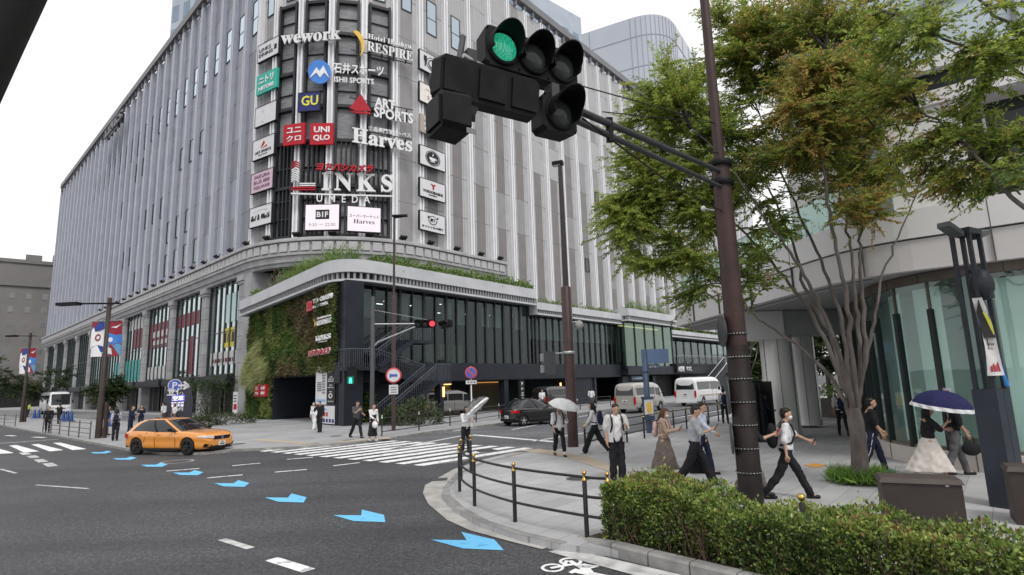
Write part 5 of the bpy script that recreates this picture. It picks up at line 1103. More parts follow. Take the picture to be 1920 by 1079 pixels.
for i in range(len(pth) - 1):
    d = (pth[i + 1] - pth[i]); L = d.length; d.normalize(); n = Vector((d.y, -d.x, 0))
    for z in range(20, int(zz), 13): b.fbox((pth[i], d, n), 0, L, -.1, .12, z, z + .35)
    for j in range(max(1, int(L / 9))): x = j * 9.0; b.fbox((pth[i], d, n), x, x + .3, -.1, .13, 10, zz - .5)
b.build('mullion_grid', mat('tower_line', (.30, .34, .40)), gt)
for px in (1100, 1162, 1193, 1238):
    q = D(px, 40, 236); b = MB(); b.tube([(q.x, q.y, zz - 1), (q.x, q.y, zz + (11 if px > 1110 else 8))], .35, 6); 
    if px > 1110: b.box((q.x + .5, q.y, zz + 8), (.9, .9, 5)); 
    b.build('antenna', mat('antenna_grey', (.35, .36, .38)), gt)
# ================================================================== street furniture
brownp = mat('pole_brown', (0.060, 0.034, 0.032), (0.042, 0.025, 0.024), 3, .45, rvar=.1); darkwrap = mat('pole_wrap', (0.026, 0.020, 0.018), (0.017, .014, .014), 4, .55, spec=.15, bump=.15, bscale=120); steel = mat('galvanised', (0.42, .43, .44), (.3, .31, .32), 8, .4, metal=.6)
blk = mat('signal_black', (0.010, 0.010, 0.011), (0.017, 0.017, 0.018), 5, .55, bump=.05, spec=.12); dkgrey = mat('signal_grey', (0.06, .062, .066), (.045, .046, .05), 3, .5); lensd = mat('lens_dark', (0.05, .055, .055), (.035, .04, .04), 6, .15); cable = mat('cable', (.015, .015, .015)); gold = mat('gold_cap', (0.62, 0.42, 0.12), (.5, .33, .08), 6, .25, metal=.9); fenceb = mat('fence_black', (0.016, .016, .018), (.026, .026, .028), 8, .35)
def led_mat(name, c, strn):
    m = bpy.data.materials.new(name); m.use_nodes = True; t = m.node_tree; p = t.nodes['Principled BSDF']; tc = t.nodes.new('ShaderNodeTexCoord'); vo = t.nodes.new('ShaderNodeTexVoronoi'); vo.inputs['Scale'].default_value = 62; vo.inputs['Randomness'].default_value = .25
    t.links.new(tc.outputs['Object'], vo.inputs['Vector']); r = t.nodes.new('ShaderNodeValToRGB'); e = r.color_ramp.elements; e[0].position = .12; e[1].position = .42; e[0].color = (*c, 1); e[1].color = (*[x * .22 for x in c], 1)
    t.links.new(vo.outputs['Distance'], r.inputs[0]); t.links.new(r.outputs[0], p.inputs['Emission Color']); p.inputs['Emission Strength'].default_value = strn; p.inputs['Base Color'].default_value = (*[x * .2 for x in c], 1); p.inputs['Roughness'].default_value = .2; return m
led_g = led_mat('led_green', (0.06, .95, .55), .8); led_r = mat('led_red', (.5, .02, .05), emit=(1, .08, .12), estr=.9); led_gw = mat('led_walk', (.02, .5, .4), emit=(.08, 1, .6), estr=1.6)
def signal_head(parent, c, row, n, lens, lit=None, litm=None, r=.15, sp=.37, up=UP, deep=.2, visor=.26, name='signal_head', back=False):
    "housing with n lenses in a row; faces row x up"
    row = row.normalized(); up = (up - row * up.dot(row)).normalized(); nf = row.cross(up).normalized()
    H = MB(); L = n * sp + .04; h = r * 2 + .12
    R = Matrix((row, nf, up)).transposed()
    pts = [(-L / 2, -h / 2 + .05), (-L / 2 + .05, -h / 2), (L / 2 - .05, -h / 2), (L / 2, -h / 2 + .05), (L / 2, h / 2 - .05), (L / 2 - .05, h / 2), (-L / 2 + .05, h / 2), (-L / 2, h / 2 - .05)]
    f = [c + row * x + up * y + nf * .0 for x, y in pts]; g = [c + row * x * .96 + up * y * .92 - nf * deep for x, y in pts]
    H._add(f + g, [tuple(range(8)), tuple(reversed(range(8, 16)))] + [(i, i + 8, (i + 1) % 8 + 8, (i + 1) % 8) for i in range(8)])
    for k in range(n + 1):
        for sg_ in (-1, 1): H.ball(c + row * (-L / 2 + .03 + (L - .06) * k / n) + up * sg_ * (h / 2 - .03) + nf * .004, .014, 6)
    for k in range(n):
        H.box(c + row * (-L / 2 + .02 + sp * (k + .5)) - nf * (deep + .01), (sp * .8, .03, h * .7), R=R)
    hd = H.build(name, blk, parent)
    for k in range(n):
        q = c + row * (-L / 2 + .02 + sp * (k + .5)); B3 = Matrix((row, up, nf)).transposed()
        b = MB(); b.lathe([(r, .012), (r * .92, .03), (r * .6, .055), (1e-3, .07)], q, 20, R=B3); o = b.build('lens', litm if k == lit else lens, hd)
        b = MB(); a0, a1 = rad(-25), rad(205); ro = r * 1.1
        vs = []; fs = []; m = 18
        for j in range(m + 1):
            a = lerp(a0, a1, j / m); ln = visor * (.45 + .55 * max(0, math.sin(a))); e = row * math.cos(a) + up * math.sin(a)
            vs += [q + e * ro, q + e * ro + nf * ln, q + e * (ro + .012) + nf * ln, q + e * (ro + .012)]
        for j in range(m):
            for a_, b_ in ((0, 1), (1, 2), (2, 3)): fs.append((j * 4 + a_, j * 4 + b_, j * 4 + 4 + b_, j * 4 + 4 + a_))
        b._add(vs, fs, 0, False); b.lathe([(ro + .02, 0), (ro + .02, .03), (r, .03)], q, 20, R=B3); b.build('visor', blk, hd)
    return hd
# ---- main signal on its brown pole
pb_ = G(1410, 945, SWZ); SP = empty('traffic_signal', pb_, 0, 'tall brown signal pole by the hedge carrying the large green lit traffic light', 'traffic signal')
zc1 = Zat(1356, 318, pb_); ztop = Zat(1333, 0, pb_) + 2.5
b = MB(); b.lathe([(.215, 0), (.205, 2.9), (1e-3, 2.901)], pb_, 20); b.build('wrapped_base', darkwrap, SP)
b = MB(); b.lathe([(.19, 2.85), (.175, zc1), (.175, zc1 + .02), (.09, zc1 + .05)], pb_, 20); b.lathe([(.105, zc1 - .1), (.10, zc1 + 1.2), (.085, ztop)], pb_, 16); b.build('pole', brownp, SP)
for k, z in enumerate((.55, .98, 1.40, 1.82, 2.25, 2.66, 3.10)):
    b = MB(); rr = .218 - .003 * k; b.lathe([(rr, z), (rr + .012, z + .005), (rr + .012, z + .03), (rr, z + .035)], pb_, 24)
    for j in range(24): a = 2 * math.pi * j / 24; b.box(pb_ + Vector((math.cos(a) * (rr + .012), math.sin(a) * (rr + .012), z + .018)), (.012, .03, .018), a, 1)
    b.build('strap', [darkwrap, steel], SP)
b = MB()
for z in (zc1 - .05, zc1 - .45): b = MB(); b.lathe([(.2, z), (.23, z + .01), (.23, z + .12), (.2, z + .13)], pb_, 18); b.build('arm_clamp', blk, SP)
hc = D(1000, 109, 5.6); row1 = azv(58)
ae = D(1085, 208, 5.95); ae2 = D(1080, 226, 5.95)
p1 = pb_ + UP * 0; 
b = MB(); s1_ = Vector((pb_.x, pb_.y, Zat(1350, 322, pb_))); s2_ = Vector((pb_.x, pb_.y, Zat(1350, 352, pb_)))
jn = lerp(ae, s1_, .10)
b.tube([s1_, ae], .045, 10); b.build('arm', dkgrey, SP)
b = MB(); b.tube([s2_, lerp(ae2, s2_, .35), lerp(ae2, s2_, .2) , ae2], .04, 10); b.build('arm', dkgrey, SP)
b = MB(); q_ = lerp(ae, s1_, .13); b.box(q_ - UP * .08, (.08, .08, .3), 0); b.build('arm_brace', blk, SP)
b = MB(); e_ = D(1060, 165, 5.8); wt = Vector((pb_.x, pb_.y, Zat(1342, 232, pb_)))
for (px, py, yy) in ((1085, 160, 5.9), (1130, 210, 6.6)): b.tube([wt, D(px, py, yy)], .008, 5)
for (x0, y0, d0, x1, y1) in ((1092, 222, 6.0, 1350, 400), (1095, 214, 6.0, 1330, 290)):
    a_ = D(x0, y0, d0); c_ = Vector((pb_.x, pb_.y, Zat(x1, y1, pb_))); b.tube([a_, lerp(a_, c_, .5) - UP * .12, c_], .012, 5)
b.build('cables', cable, SP)
signal_head(SP, hc, row1, 3, lensd, 0, led_g, r=.155, sp=.375, deep=.22)
signal_head(SP, D(908, 172, 5.35) , -row1, 3, lensd, r=.15, sp=.37, deep=.16, up=(UP + azv(148) * .15))
c4 = D(1050, 213, 5.75); signal_head(SP, c4, row1, 1, lensd, r=.155, sp=.40, deep=.24, visor=.34)
c3 = D(866, 226, 5.1); signal_head(SP, c3, azv(-32), 1, mat('lens_pale', (.5, .5, .5), rough=.3), r=.13, sp=.36, deep=.28, visor=.14)
b = MB(); b.tube([D(868, 105, 5.15), D(1003, 182, 5.75)], .03, 8); b.build('mounting_bar', steel, SP)
b = MB()
for (px, py, yy) in ((880, 118, 5.25), (985, 178, 5.7), (1035, 180, 5.75)): q = D(px, py, yy); b = MB(); b.box(q, (.1, .14, .22), rad(32)); b.build('mounting_bracket', dkgrey, SP)
b = MB()
b.tube([D(868, 70, 5.3), D(862, 108, 5.2), D(850, 130, 5.15)], .035, 6); b.build('mounting_pipe', dkgrey, SP)
b = MB(); b.tube([D(945, 205, 5.4), D(935, 190, 5.35), D(922, 180, 5.35), D(920, 172, 5.4)], .012, 5); b.tube([D(948, 205, 5.4), D(965, 180, 5.5), D(972, 150, 5.6)], .012, 5); b.build('cable_loop', cable, SP)
# round sign backs on the pole
for (px, py, rr, oo) in ((1357, 622, .3, -.16), (1371, 742, .34, -.14), (1380, 822, .28, -.14)):
    z = Zat(px, py, pb_); c = pb_ + Vector((-.25, .03, 0)); c.z = z
    R_ = Matrix.Rotation(rad(-5 if rr < .32 and py < 700 else -16), 3, 'Z') @ Matrix.Rotation(rad(90), 3, 'Y')
    b = MB(); b.lathe([(1e-3, -.015), (rr, -.015), (rr + .012, 0), (rr, .015), (1e-3, .02)], c, 24, R=R_); b.tube([c, c + Vector((.16, 0, 0))], .03, 6); b.build('round_sign', [mat('sign_back', (.06, .065, .07), (.05, .052, .055), 3, .4)], SP)
b = MB(); z = Zat(1350, 405, pb_); b.tube([pb_ + Vector((-.2, 0, z)), pb_ + Vector((-.42, -.02, z + .05))], .02, 6, 0); b.ball(pb_ + Vector((-.42, -.02, z + .05)), .05, 8, 1); b.build('bracket', [steel, signwhite], SP)
b = MB(); R__ = Matrix((-row1, azv(148), UP)).transposed(); b.box(D(884, 246, 4.93), (.10, .008, .05), R=R__); b.build('sticker', mat('sticker_grey', (.2, .2, .2)), SP)
# ---- railings
def railing(name, P, label, heights=(.88, .60, .32), r=.022, post_r=.035, h=.95, curve=True, cap=gold, mt=None, group=None, cat='railing', pr=None):
    root = empty(name, P[0], 0, label, cat, group)
    for p in P:
        b = MB(); b.lathe([(post_r, 0), (post_r, h - .1), (post_r * .8, h - .09)], p, 10); b.lathe([(post_r * 1.15, h - .12), (post_r * 1.15, h - .09), (post_r * .7, h - .08), (post_r * .7, h - .05)], p, 10, 1)
        b.ball(p + UP * (h - .01), post_r * 1.05, 8, 1); b.build('post', [mt or fenceb, cap or fenceb], root)
    Q = []
    n = len(P)
    for i in range(n - 1):
        p0, p1, p2, p3 = P[max(i - 1, 0)], P[i], P[i + 1], P[min(i + 2, n - 1)]
        for k in range(6):
            t = k / 6; Q.append(0.5 * ((2 * p1) + (p2 - p0) * t + (2 * p0 - 5 * p1 + 4 * p2 - p3) * t * t + (-p0 + 3 * p1 - 3 * p2 + p3) * t ** 3) if curve else lerp(p1, p2, t))
    Q.append(P[-1])
    for z in heights: b = MB(); b.tube([q + UP * z for q in Q], r, 8); b.build('rail', mt or fenceb, root)
    return root
pc = [G(883, 886, SWZ), G(865, 899, SWZ), G(862, 922, SWZ), G(890, 949, SWZ), G(966, 979, SWZ), G(1101, 1010, SWZ)]; pc.append(pc[-1] + kdir * .35 + knor * .12)
railing('corner_railing', pc, 'curved black railing with golden caps round the plaza corner')
b0, b1 = G(1098, 848, SWZ), G(1380, 783, SWZ); railing('street_railing', [lerp(b0, b1, k / 11) for k in range(12)], 'long black railing with golden caps along the plaza side of the street', curve=False)
b0, b1 = G(716, 818, SWZ), G(1005, 775, SWZ); railing('street_railing', [lerp(b0, b1, k / 6) for k in range(7)], 'dark railing with pale caps on the store side of the street', curve=False, cap=mat('pale_cap', (.6, .6, .58)), heights=(.85, .5, .2)); b0, b1 = G(1020, 776, SWZ), G(1145, 762, SWZ); railing('street_railing', [lerp(b0, b1, k / 4) for k in range(5)], 'short dark railing behind the black car, beside the brown lamp pole', curve=False, cap=None)
bronze = mat('fence_bronze', (.13, .11, .09), (.10, .085, .07), 4, .5)
b0, b1 = G(80, 811, SWZ), G(168, 824, SWZ); railing('island_railing', [lerp(b0, b1, k / 5) for k in range(6)], 'bronze railing on the island left of the banner lamp post', curve=False, cap=None, mt=bronze, heights=(.85, .55, .3)); b0, b1 = G(-60, 793, SWZ), G(28, 800, SWZ); railing('island_railing', [lerp(b0, b1, k / 5) for k in range(6)], 'bronze railing at the far left edge of the street', curve=False, cap=None, mt=bronze, heights=(.85, .55, .3))
# ---- lamp posts
lamp_w = mat('lamp_glass', (.7, .72, .7))
def pole_lamp(name, px, py, top_px, top_py, r0, r1, label, split=None, m0=None, m1=None, head=None, z=SWZ):
    p = G(px, py, z); zt = Zat(top_px, top_py, p); r = empty(name, p, 0, label, 'lamp post'); m0 = m0 or brownp; m1 = m1 or m0; zs = Zat(*split, p) if split else zt * .45
    b = MB(); b.lathe([(r0 * 1.0, 0), (r0, zs), (r1, zs + .08)], p, 14); b.build('lower_pole', m0, r); b = MB(); b.lathe([(r1, zs), (r1 * .8, zt)], p, 12); b.build('upper_pole', m1, r)
    return r, p, zt
LP, p, zt = pole_lamp('street_lamp', 1075, 838, 1051, 312, .19, .11, 'tall brown lamp pole at the plaza corner, slimmer above its collar', (1062, 545), brownp, mat('pole_dark', (.05, .045, .045), (.04, .036, .036)))
hd_ = azv(-70); b = MB(); b.fbox((p + UP * zt, hd_, azv(20)), -.12, .30, -.12, .12, -.05, .10); b.fbox((p + UP * zt, hd_, azv(20)), -.02, .26, -.09, .09, -.07, -.05, 1); b.build('lamp_head', [blk, lamp_w], LP)
z = Zat(1068, 667, p); b = MB(); b.tube([p + UP * z, p + UP * z + azv(-80) * .9], .025, 6); b.lathe([(.2, z - .06), (.22, z - .05), (.22, z + .05), (.2, z + .06)], p, 14); b.build('signal_bracket', steel, LP)
q = p + UP * (z - .35) + azv(-80) * .72; b = MB(); b.box(q, (.38, .2, .85), rad(10)); b.build('walk_signal', dkgrey, LP)
for k in (0, 1): b = MB(); b.box(q + Vector((-.22, .12, .22 - .42 * k)), (.2, .2, .28), rad(20)); b.build('walk_signal_visor', steel, LP)
z = Zat(1082, 618, p); b = MB(); b.tube([p + UP * (z + .15), p + UP * (z + .2) + azv(90) * .4], .03, 6); b.ball(p + UP * (z + .05) + azv(90) * .42, .17, 12, 1, (1, 1, 1.1)); b.build('camera_globe', [steel, mat('globe_grey', (.3, .3, .3), rough=.25)], LP)
LP2, p, zt = pole_lamp('street_lamp', 738, 808, 744, 412, .11, .07, 'slim dark lamp post in front of the glazed corner, with a round prohibition sign', (741, 560), mat('pole_darkbrown', (.07, .045, .042), (.05, .035, .033)))
b = MB(); b.tube([p + UP * zt, p + UP * (zt + .08) + azv(80) * .5], .05, 8); b.fbox((p + UP * (zt + .05), azv(90), azv(0)), -.1, .75, -.13, .13, 0, .1); b.build('lamp_head', blk, LP2)
def ring_sign(root, p, z, r, facing, face, rimm, bar=None, kind='round_sign'):
    n = azv(facing); right = Vector((-n.y, n.x, 0)); B3 = Matrix((right, UP, n)).transposed(); c = p + UP * z + n * .12
    b = MB(); b.lathe([(r, -.015), (r, .0), (r * .8, .001)], c, 24, 1, R=B3); b.lathe([(r * .8, .0025), (1e-3, .0025)], c, 24, 0, R=B3); o = b.build(kind, [face, rimm], root); return c, right, n
sbl = mat('sign_face_blue', (.08, .13, .45)); srd = mat('sign_rim_red', (.6, .08, .1))
z = Zat(737, 708, p); c, rt, n = ring_sign(LP2, p, z, .42, 172, signwhite, srd); b = MB(); F = (c + n * .006, rt, n); b.fbox(F, -.2, .2, 0, .004, -.07, .07); b.fbox(F, -.22, -.14, 0, .005, -.12, .1); b.build('arrow', sbl, LP2); b = MB(); b.fbox((p + n * .12 , rt, n), -.24, .24, 0, .02, z - 1.0, z - .5); b.build('notice_plate', signwhite, LP2); b = MB()
for k in range(3): b.fbox((p + n * .142, rt, n), -.16, .16, 0, .002, z - .92 + .13 * k, z - .86 + .13 * k)
b.build('plate_print', inkg, LP2)
NP = empty('no_parking_sign', G(885, 801, SWZ), 0, 'round blue and red no parking sign on a thin white pole', 'road sign'); p = G(885, 801, SWZ); z = Zat(879, 703, p); b = MB(); b.lathe([(.035, 0), (.035, z + .35), (1e-3, z + .36)], p, 8); b.build('pole', signwhite, NP); c, rt, n = ring_sign(NP, p, z, .34, 172, sbl, srd); b = MB(); b._add([c + n * .008 + rt * x + UP * y for x, y in ((-.21, .15), (-.15, .21), (.21, -.15), (.15, -.21))], [(0, 1, 2, 3)]); b.build('bar', srd, NP); b = MB(); b.fbox((p + n * .08, rt, n), -.3, .3, 0, .02, z - .62, z - .42); b.build('plate', signwhite, NP); b = MB(); [b.fbox((p + n * .102, rt, n), -.22 + .17 * k, -.1 + .17 * k, 0, .002, z - .57, z - .47) for k in range(3)]; b.build('plate_print', inkg, NP)
# small far traffic light and walk light
FS = empty('traffic_signal', G(697, 818, SWZ), 0, 'small distant traffic light showing red, on a dark pole before the stair', 'traffic signal'); p = G(697, 818, SWZ); z = Zat(697, 560, p); b = MB(); b.lathe([(.12, 0), (.09, z), (1e-3, z + .01)], p, 10); b.build('pole', mat('pole_grey', (.07, .07, .075)), FS)
fc = Vector((0, 0, 0)); qd = azv(75); hz_ = Zat(697, 612, p); he = p + qd * 2.1; he.z = Zat(738, 608, he)
b = MB(); b.tube([p + UP * hz_, he], .04, 6); b.tube([p + UP * Zat(697, 655, p), p + UP * (Zat(697, 645, p)) + qd * .3, he - UP * .15], .04, 6); b.tube([p + UP * Zat(697, 585, p), he + UP * .2 + qd * .6], .012, 4); b.build('arm', steel, FS)
signal_head(FS, he + qd * .5, azv(80), 3, lensd, 2, led_r, r=.15, sp=.36); signal_head(FS, he + qd * 1.5 + azv(0) * .2, azv(150), 3, lensd, r=.14, sp=.33)
z = Zat(666, 705, p); q = p + azv(-95) * 1.0; b = MB(); b.box((q.x, q.y, z), (.42, .3, .9), 0); b.tube([p + UP * (z + .3), (q.x, q.y, z + .3)], .03, 5); b.build('walk_signal', blk, FS); b = MB(); b.box((q.x, q.y - .16, z - .2), (.3, .02, .34), 0); b.build('walk_lens', mat('walk_dark', (.005, .05, .04), emit=(.02, .4, .25), estr=.3), FS); b = MB(); b.box((q.x, q.y - .175, z - .13), (.08, .01, .08)); b.box((q.x, q.y - .175, z - .21), (.13, .01, .1)); b.box((q.x - .04, q.y - .175, z - .31), (.05, .01, .1)); b.box((q.x + .05, q.y - .175, z - .31), (.05, .01, .1)); b.build('walk_figure', led_gw, FS)
# banner lamp posts on the left
def banner_lamp(px, py, tpx, tpy, label, arm_px, scale=1.0, bl=True):
    p = G(px, py, SWZ); zt = Zat(tpx, tpy, p); r = empty('banner_lamp', p, 0, label, 'lamp post'); m = mat('lamp_brown', (.05, .035, .03), (.035, .026, .024), 3, .5)
    b = MB(); b.lathe([(.17, 0), (.16, 2.2), (.13, 2.3), (.12, zt), (1e-3, zt + .01)], p, 12); b.fbox((p, azv(90), azv(180)), .28, .42, -.08, .08, 0, zt * .25); b.build('pole', m, r)
    e = azv(-84); za = zt - .35; L = arm_px
    b = MB()
    for o in (-.12, .12): b.tube([p + UP * za + azv(6) * o - e * .7, p + UP * (za + .1) + azv(6) * o + e * L * .62], .035, 6)
    b.fbox((p + e * L * .60 + UP * (za + .02), e, azv(6)), 0, L * .42, -.2, .2, 0, .17); b.build('lamp_arm', blk, r)
    rt = azv(96); bz1, bz0 = Zat(px, 606 if bl else 655, p), Zat(px, 672 if bl else 703, p); bw = .78 * scale
    b = MB(); b.tube([p - rt * (bw + .25) + UP * (bz1 + .05), p + rt * (bw + .25) + UP * (bz1 + .05)], .03, 6); b.build('banner_bar', steel, r)
    F = (p + azv(186) * .0, rt, azv(186)); hb = bz1 - bz0
    def wavy(x0, x1, m, name):
        bb = MB(); N = 8
        for i in range(N):
            for j in range(6):
                f = lambda u, v: p + rt * lerp(x0, x1, u) + azv(186) * (.05 * math.sin(u * 4 + v * 3)) + UP * lerp(bz0, bz1, v)
                bb.quad(f(i / N, j / 6), f((i + 1) / N, j / 6), f((i + 1) / N, (j + 1) / 6), f(i / N, (j + 1) / 6))
        return bb.build(name, m, r), f
    w_, f = wavy(-bw - .16, -.16, mat('banner_cloth', (.72, .72, .72), (.66, .66, .67), 2, .8), 'banner')
    ff = lambda u, v, o=.012: f(u, v) + azv(186) * o
    def patch(polys, m, nm, side=0):
        bb = MB(); g = (lambda u, v: ff(u, v)) if side == 0 else (lambda u, v: f2(u, v) + azv(186) * .012)
        for k, pl in enumerate(polys): bb.poly([g(u, v) + azv(186) * .002 * k for u, v in pl])
        bb.build(nm, m, r)
    bblue, bred = mat('banner_blue', (.03, .06, .28)), mat('banner_red', (.26, .025, .04)); bcy = mat('banner_sky', (.10, .28, .48))
    patch([[(0, 0), (1, 0), (1, .10), (0, .08)]], bred, 'banner_print'); patch([[(0, .10), (1, .12), (1, .28), (.6, .33), (.2, .29), (0, .2)], [(.25, .72), (1, .8), (1, 1), (.55, 1), (.15, .85)]], bblue, 'banner_print'); patch([[(0, .78), (.2, .88), (.5, 1), (0, 1)]], bred, 'banner_print')
    patch(ringp(.5, .55, .20, .105, .55, 10), bred, 'emblem')
    w2_, f2 = wavy(.16, bw + .16, bred, 'banner')
    patch([[(0, 0), (1, 0), (1, .3), (.75, .36), (.4, .32), (0, .38)]], bcy, 'banner_print', 1); patch([[(0, .39), (.4, .34), (.7, .38), (1, .34), (1, .62), (.5, .60), (0, .66)]], mat('banner_mid_blue', (.05, .2, .55)), 'banner_print', 1); patch([[(.0, .08), (.4, .04), (.3, .22), (0, .26)], circ(.18, .47, .16, .07, 14), [(.1, .83), (.5, .8), (.95, .92), (.5, .86)]], signwhite, 'banner_print', 1)
    return r
banner_lamp(184, 822, 202, 562, 'dark lamp post on the island with a red, white and blue pair of banners', 3.2)
banner_lamp(40, 792, 46, 626, 'smaller dark lamp post with banners at the far left edge', 2.6, .9, False)
# navy sign pole with direction signs and a poster box
WS = empty('wayfinding_sign', G(1218, 812, SWZ), 0, 'navy wayfinding pole with blank blue panel, arrow plates and a poster drum', 'sign post'); p = G(1218, 812, SWZ); nv = mat('sign_navy_grey', (.055, .085, .14), (.045, .07, .12), 2, .4)
zt = Zat(1212, 660, p); b = MB(); b.lathe([(.13, 0), (.13, zt), (1e-3, zt + .01)], p, 14); b.lathe([(.15, zt * .72), (.15, zt * .74)], p, 14); b.build('pole', nv, WS)
rt, n = azv(93), azv(183); z1, z0 = Zat(1230, 659, p), Zat(1230, 686, p); b = MB(); b.fbox((p, rt, n), .1, 1.05, -.06, .06, z0, z1); b.build('blue_panel', mat('panel_blue', (.12, .18, .30), (.11, .165, .28), 1, .5), WS)
def arrow_plate(x0, x1, pxy, txt, left):
    z1 = Zat(1218, pxy, p); b = MB(); b.fbox((p, rt, n), x0, x1, -.03, .03, z1 - .2, z1); b.build('direction_plate', nv, WS); c = p + rt * ((x0 + x1) / 2) + n * .032 + UP * (z1 - .1)
    text(txt, c, rt, 1, signwhite, WS, .004, width=abs(x1 - x0) * .85)
arrow_plate(.12, .62, 688, '地下街→', False); arrow_plate(-.62, -.12, 709, '←大阪駅', True)
z1, z0 = Zat(1215, 752, p), Zat(1215, 785, p); b = MB(); b.lathe([(.24, z0 - .1), (.28, z0 - .08), (.28, z0)], p, 4, a0=rad(45), a1=rad(405)); b.box(p + UP * ((z0 + z1) / 2), (.40, .40, z1 - z0), 0); b.box(p + UP * (z1 + .03), (.46, .46, .1)); b.box(p + UP * (z0 - .06), (.44, .44, .2)); b.build('poster_drum', nv, WS); b = MB(); b.fbox((p, Vector((1, 0, 0)), Vector((0, -1, 0))), -.19, .19, .202, .206, z0 + .02, z1 - .03); b.build('poster', signwhite, WS); b = MB(); b.poly([p + Vector((x, -.208, lerp(z0, z1, y))) for x, y in ((-.06, .15), (.1, .2), (.13, .5), (.1, .85), (-.1, .75), (-.12, .4))]); b.build('poster_print', yel_s, WS)
# parking sign totem, and green clipped hedge sign beyond the car
PS = empty('parking_sign', G(331, 806, SWZ), 0, 'dark parking totem with a round blue P and lit panels behind the orange car', 'parking sign'); p = G(331, 806, SWZ) + azv(-30) * 6; p.z = 0; PS.location = p
rt = Vector((p.y, -p.x, 0)).normalized(); n = Vector((-p.x, -p.y, 0)).normalized(); F = (p, rt, n); z1 = Zat(331, 716, p); z0_ = Zat(331, 740, p)
b = MB(); wd = .95; pts = [(-wd, 0), (wd, 0), (wd, z1 * .55), (wd * .8, z1 * .95), (wd * .4, z1), (-wd * .5, z1), (-wd * .9, z1 * .9), (-wd, z1 * .6)]; fr_ = [p + rt * x + n * .15 + UP * y for x, y in pts]; bk = [q - n * .4 for q in fr_]; b._add(fr_ + bk, [tuple(range(8)), tuple(reversed(range(8, 16)))] + [(i, i + 8, (i + 1) % 8 + 8, (i + 1) % 8) for i in range(8)]); b.build('totem', mat('totem_grey', (.05, .05, .065), (.04, .04, .055), 1, .5), PS)
B3 = Matrix((rt, UP, n)).transposed(); ps_ = lambda px, py: (lambda d: CAM + d * ((p + n * .16 - CAM).dot(n) / d.dot(n)))(ray(px, py))
b = MB(); c = ps_(328, 723); b.lathe([(.42, .012), (1e-3, .012)], c, 24, 0, R=B3); b.lathe([(.46, .005), (.42, .012)], c, 24, 1, R=B3); b.build('blue_disc', [sbl, signwhite], PS)
text('P', c + n * .015, rt, 1, signwhite, PS, .01, .02, height=.5); text('→', ps_(345, 723) + n * .005, rt, 1, signwhite, PS, .01, .04, width=.75); text('立体', ps_(330, 735) + n * .005, rt, 1, signwhite, PS, .01, .03, width=1.15)
b = MB(); b.fbox((ps_(334, 747), rt, n), -.42, .42, 0, .02, -.2, .22); b.build('lit_panel', mat('lit_blue', (.1, .1, .6), emit=(.16, .16, .8), estr=.7), PS); text('空車', ps_(334, 747) + n * .022, rt, 1, mat('lit_white', (.8, .8, .9), emit=(.8, .8, 1), estr=.9), PS, .006, .02, width=.7)
text('8:00-24:00', ps_(333, 755.5) + n * .005, rt, 1, mat('lit_white', (.8, .8, .9)), PS, .006, .01, width=.8); text('最大料金', ps_(333, 760.5) + n * .005, rt, 1, mat('lit_white', (.8, .8, .9)), PS, .006, .01, width=.8); text('300円', ps_(333, 768) + n * .005, rt, 1, signwhite, PS, .006, .03, width=.7)
# brown cabinet by the hedge and its neighbour
def cabinet(px0, px1, py, h, label, dep=.55):
    a, c = G(px0, py[0], SWZ), G(px1, py[1], SWZ); d = (c - a); L = d.length; d.normalize(); n = Vector((d.y, -d.x, 0)); r = empty('utility_cabinet', lerp(a, c, .5), 0, label, 'cabinet'); m = mat('cabinet_brown', (.052, .040, .036), (.042, .033, .030), 2.5, .5, bump=.05); F = (a, d, n)
    b = MB(); b.fbox(F, .0, L, -dep, 0, .0, h - .07); b.build('body', m, r); b = MB(); t = .03
    vs = [a + d * x + n * y + UP * z for x, y, z in ((-t, t, h - .07), (L + t, t, h - .07), (L + t, -dep - t, h - .07), (-t, -dep - t, h - .07), (0, 0, h), (L, 0, h), (L, -dep * .9, h), (0, -dep * .9, h))]; b._add(vs, [(0, 1, 5, 4), (1, 2, 6, 5), (2, 3, 7, 6), (3, 0, 4, 7), (4, 5, 6, 7), (3, 2, 1, 0)]); b.build('lid', mat('cabinet_lid', (.085, .068, .06), (.07, .056, .05), 4, .5, bump=.05), r)
    b = MB()
    b.fbox(F, L * .80, L * .84, 0, .004, h - .1, h - .085); b.build('badge', signwhite, r); return r
cabinet(1664, 1818, (992, 1002), .74, 'dark brown utility cabinet behind the hedge, in front of the banner pole'); cabinet(1908, 2010, (985, 993), .84, 'edge of a second dark brown cabinet at the right margin')
# four-legged banner lamp at the right
BP = empty('banner_pole', G(1888, 960, SWZ), 0, 'dark four-legged lamp with two heads and hanging banners by the shop glass', 'lamp post'); p = G(1893, 950, SWZ) ; q = azv(60); t = azv(150); dm = mat('banner_pole_black', (.022, .026, .032), (.03, .034, .042), 3, .45); nvb = mat('pole_base_navy', (.026, .030, .042), (.034, .04, .055), 2, .45)
zt = Zat(1838, 448, p); zb = Zat(1880, 740, p)
b = MB(); b.fbox((p, q, t), -.26, .26, -.18, .18, 0, zb); b.fbox((p, q, t), -.008, .008, .18, .184, 0, zb); b.build('base', nvb, BP)
for a_, c_ in ((-.2, -.13), (.2, -.13), (-.2, .13), (.2, .13)): b = MB(); b.fbox((p, q, t), a_ - .032, a_ + .032, c_ - .032, c_ + .032, zb, zt); b.build('leg', dm, BP)
b = MB()
for (s0, s1, o0, o1) in ((-.24, .24, -.17, -.09), (-.24, .24, .09, .17), (-.24, -.16, -.09, .09), (.16, .24, -.09, .09)): b.fbox((p, q, t), s0, s1, o0, o1, zt, zt + .1)
b.build('top_frame', dm, BP)
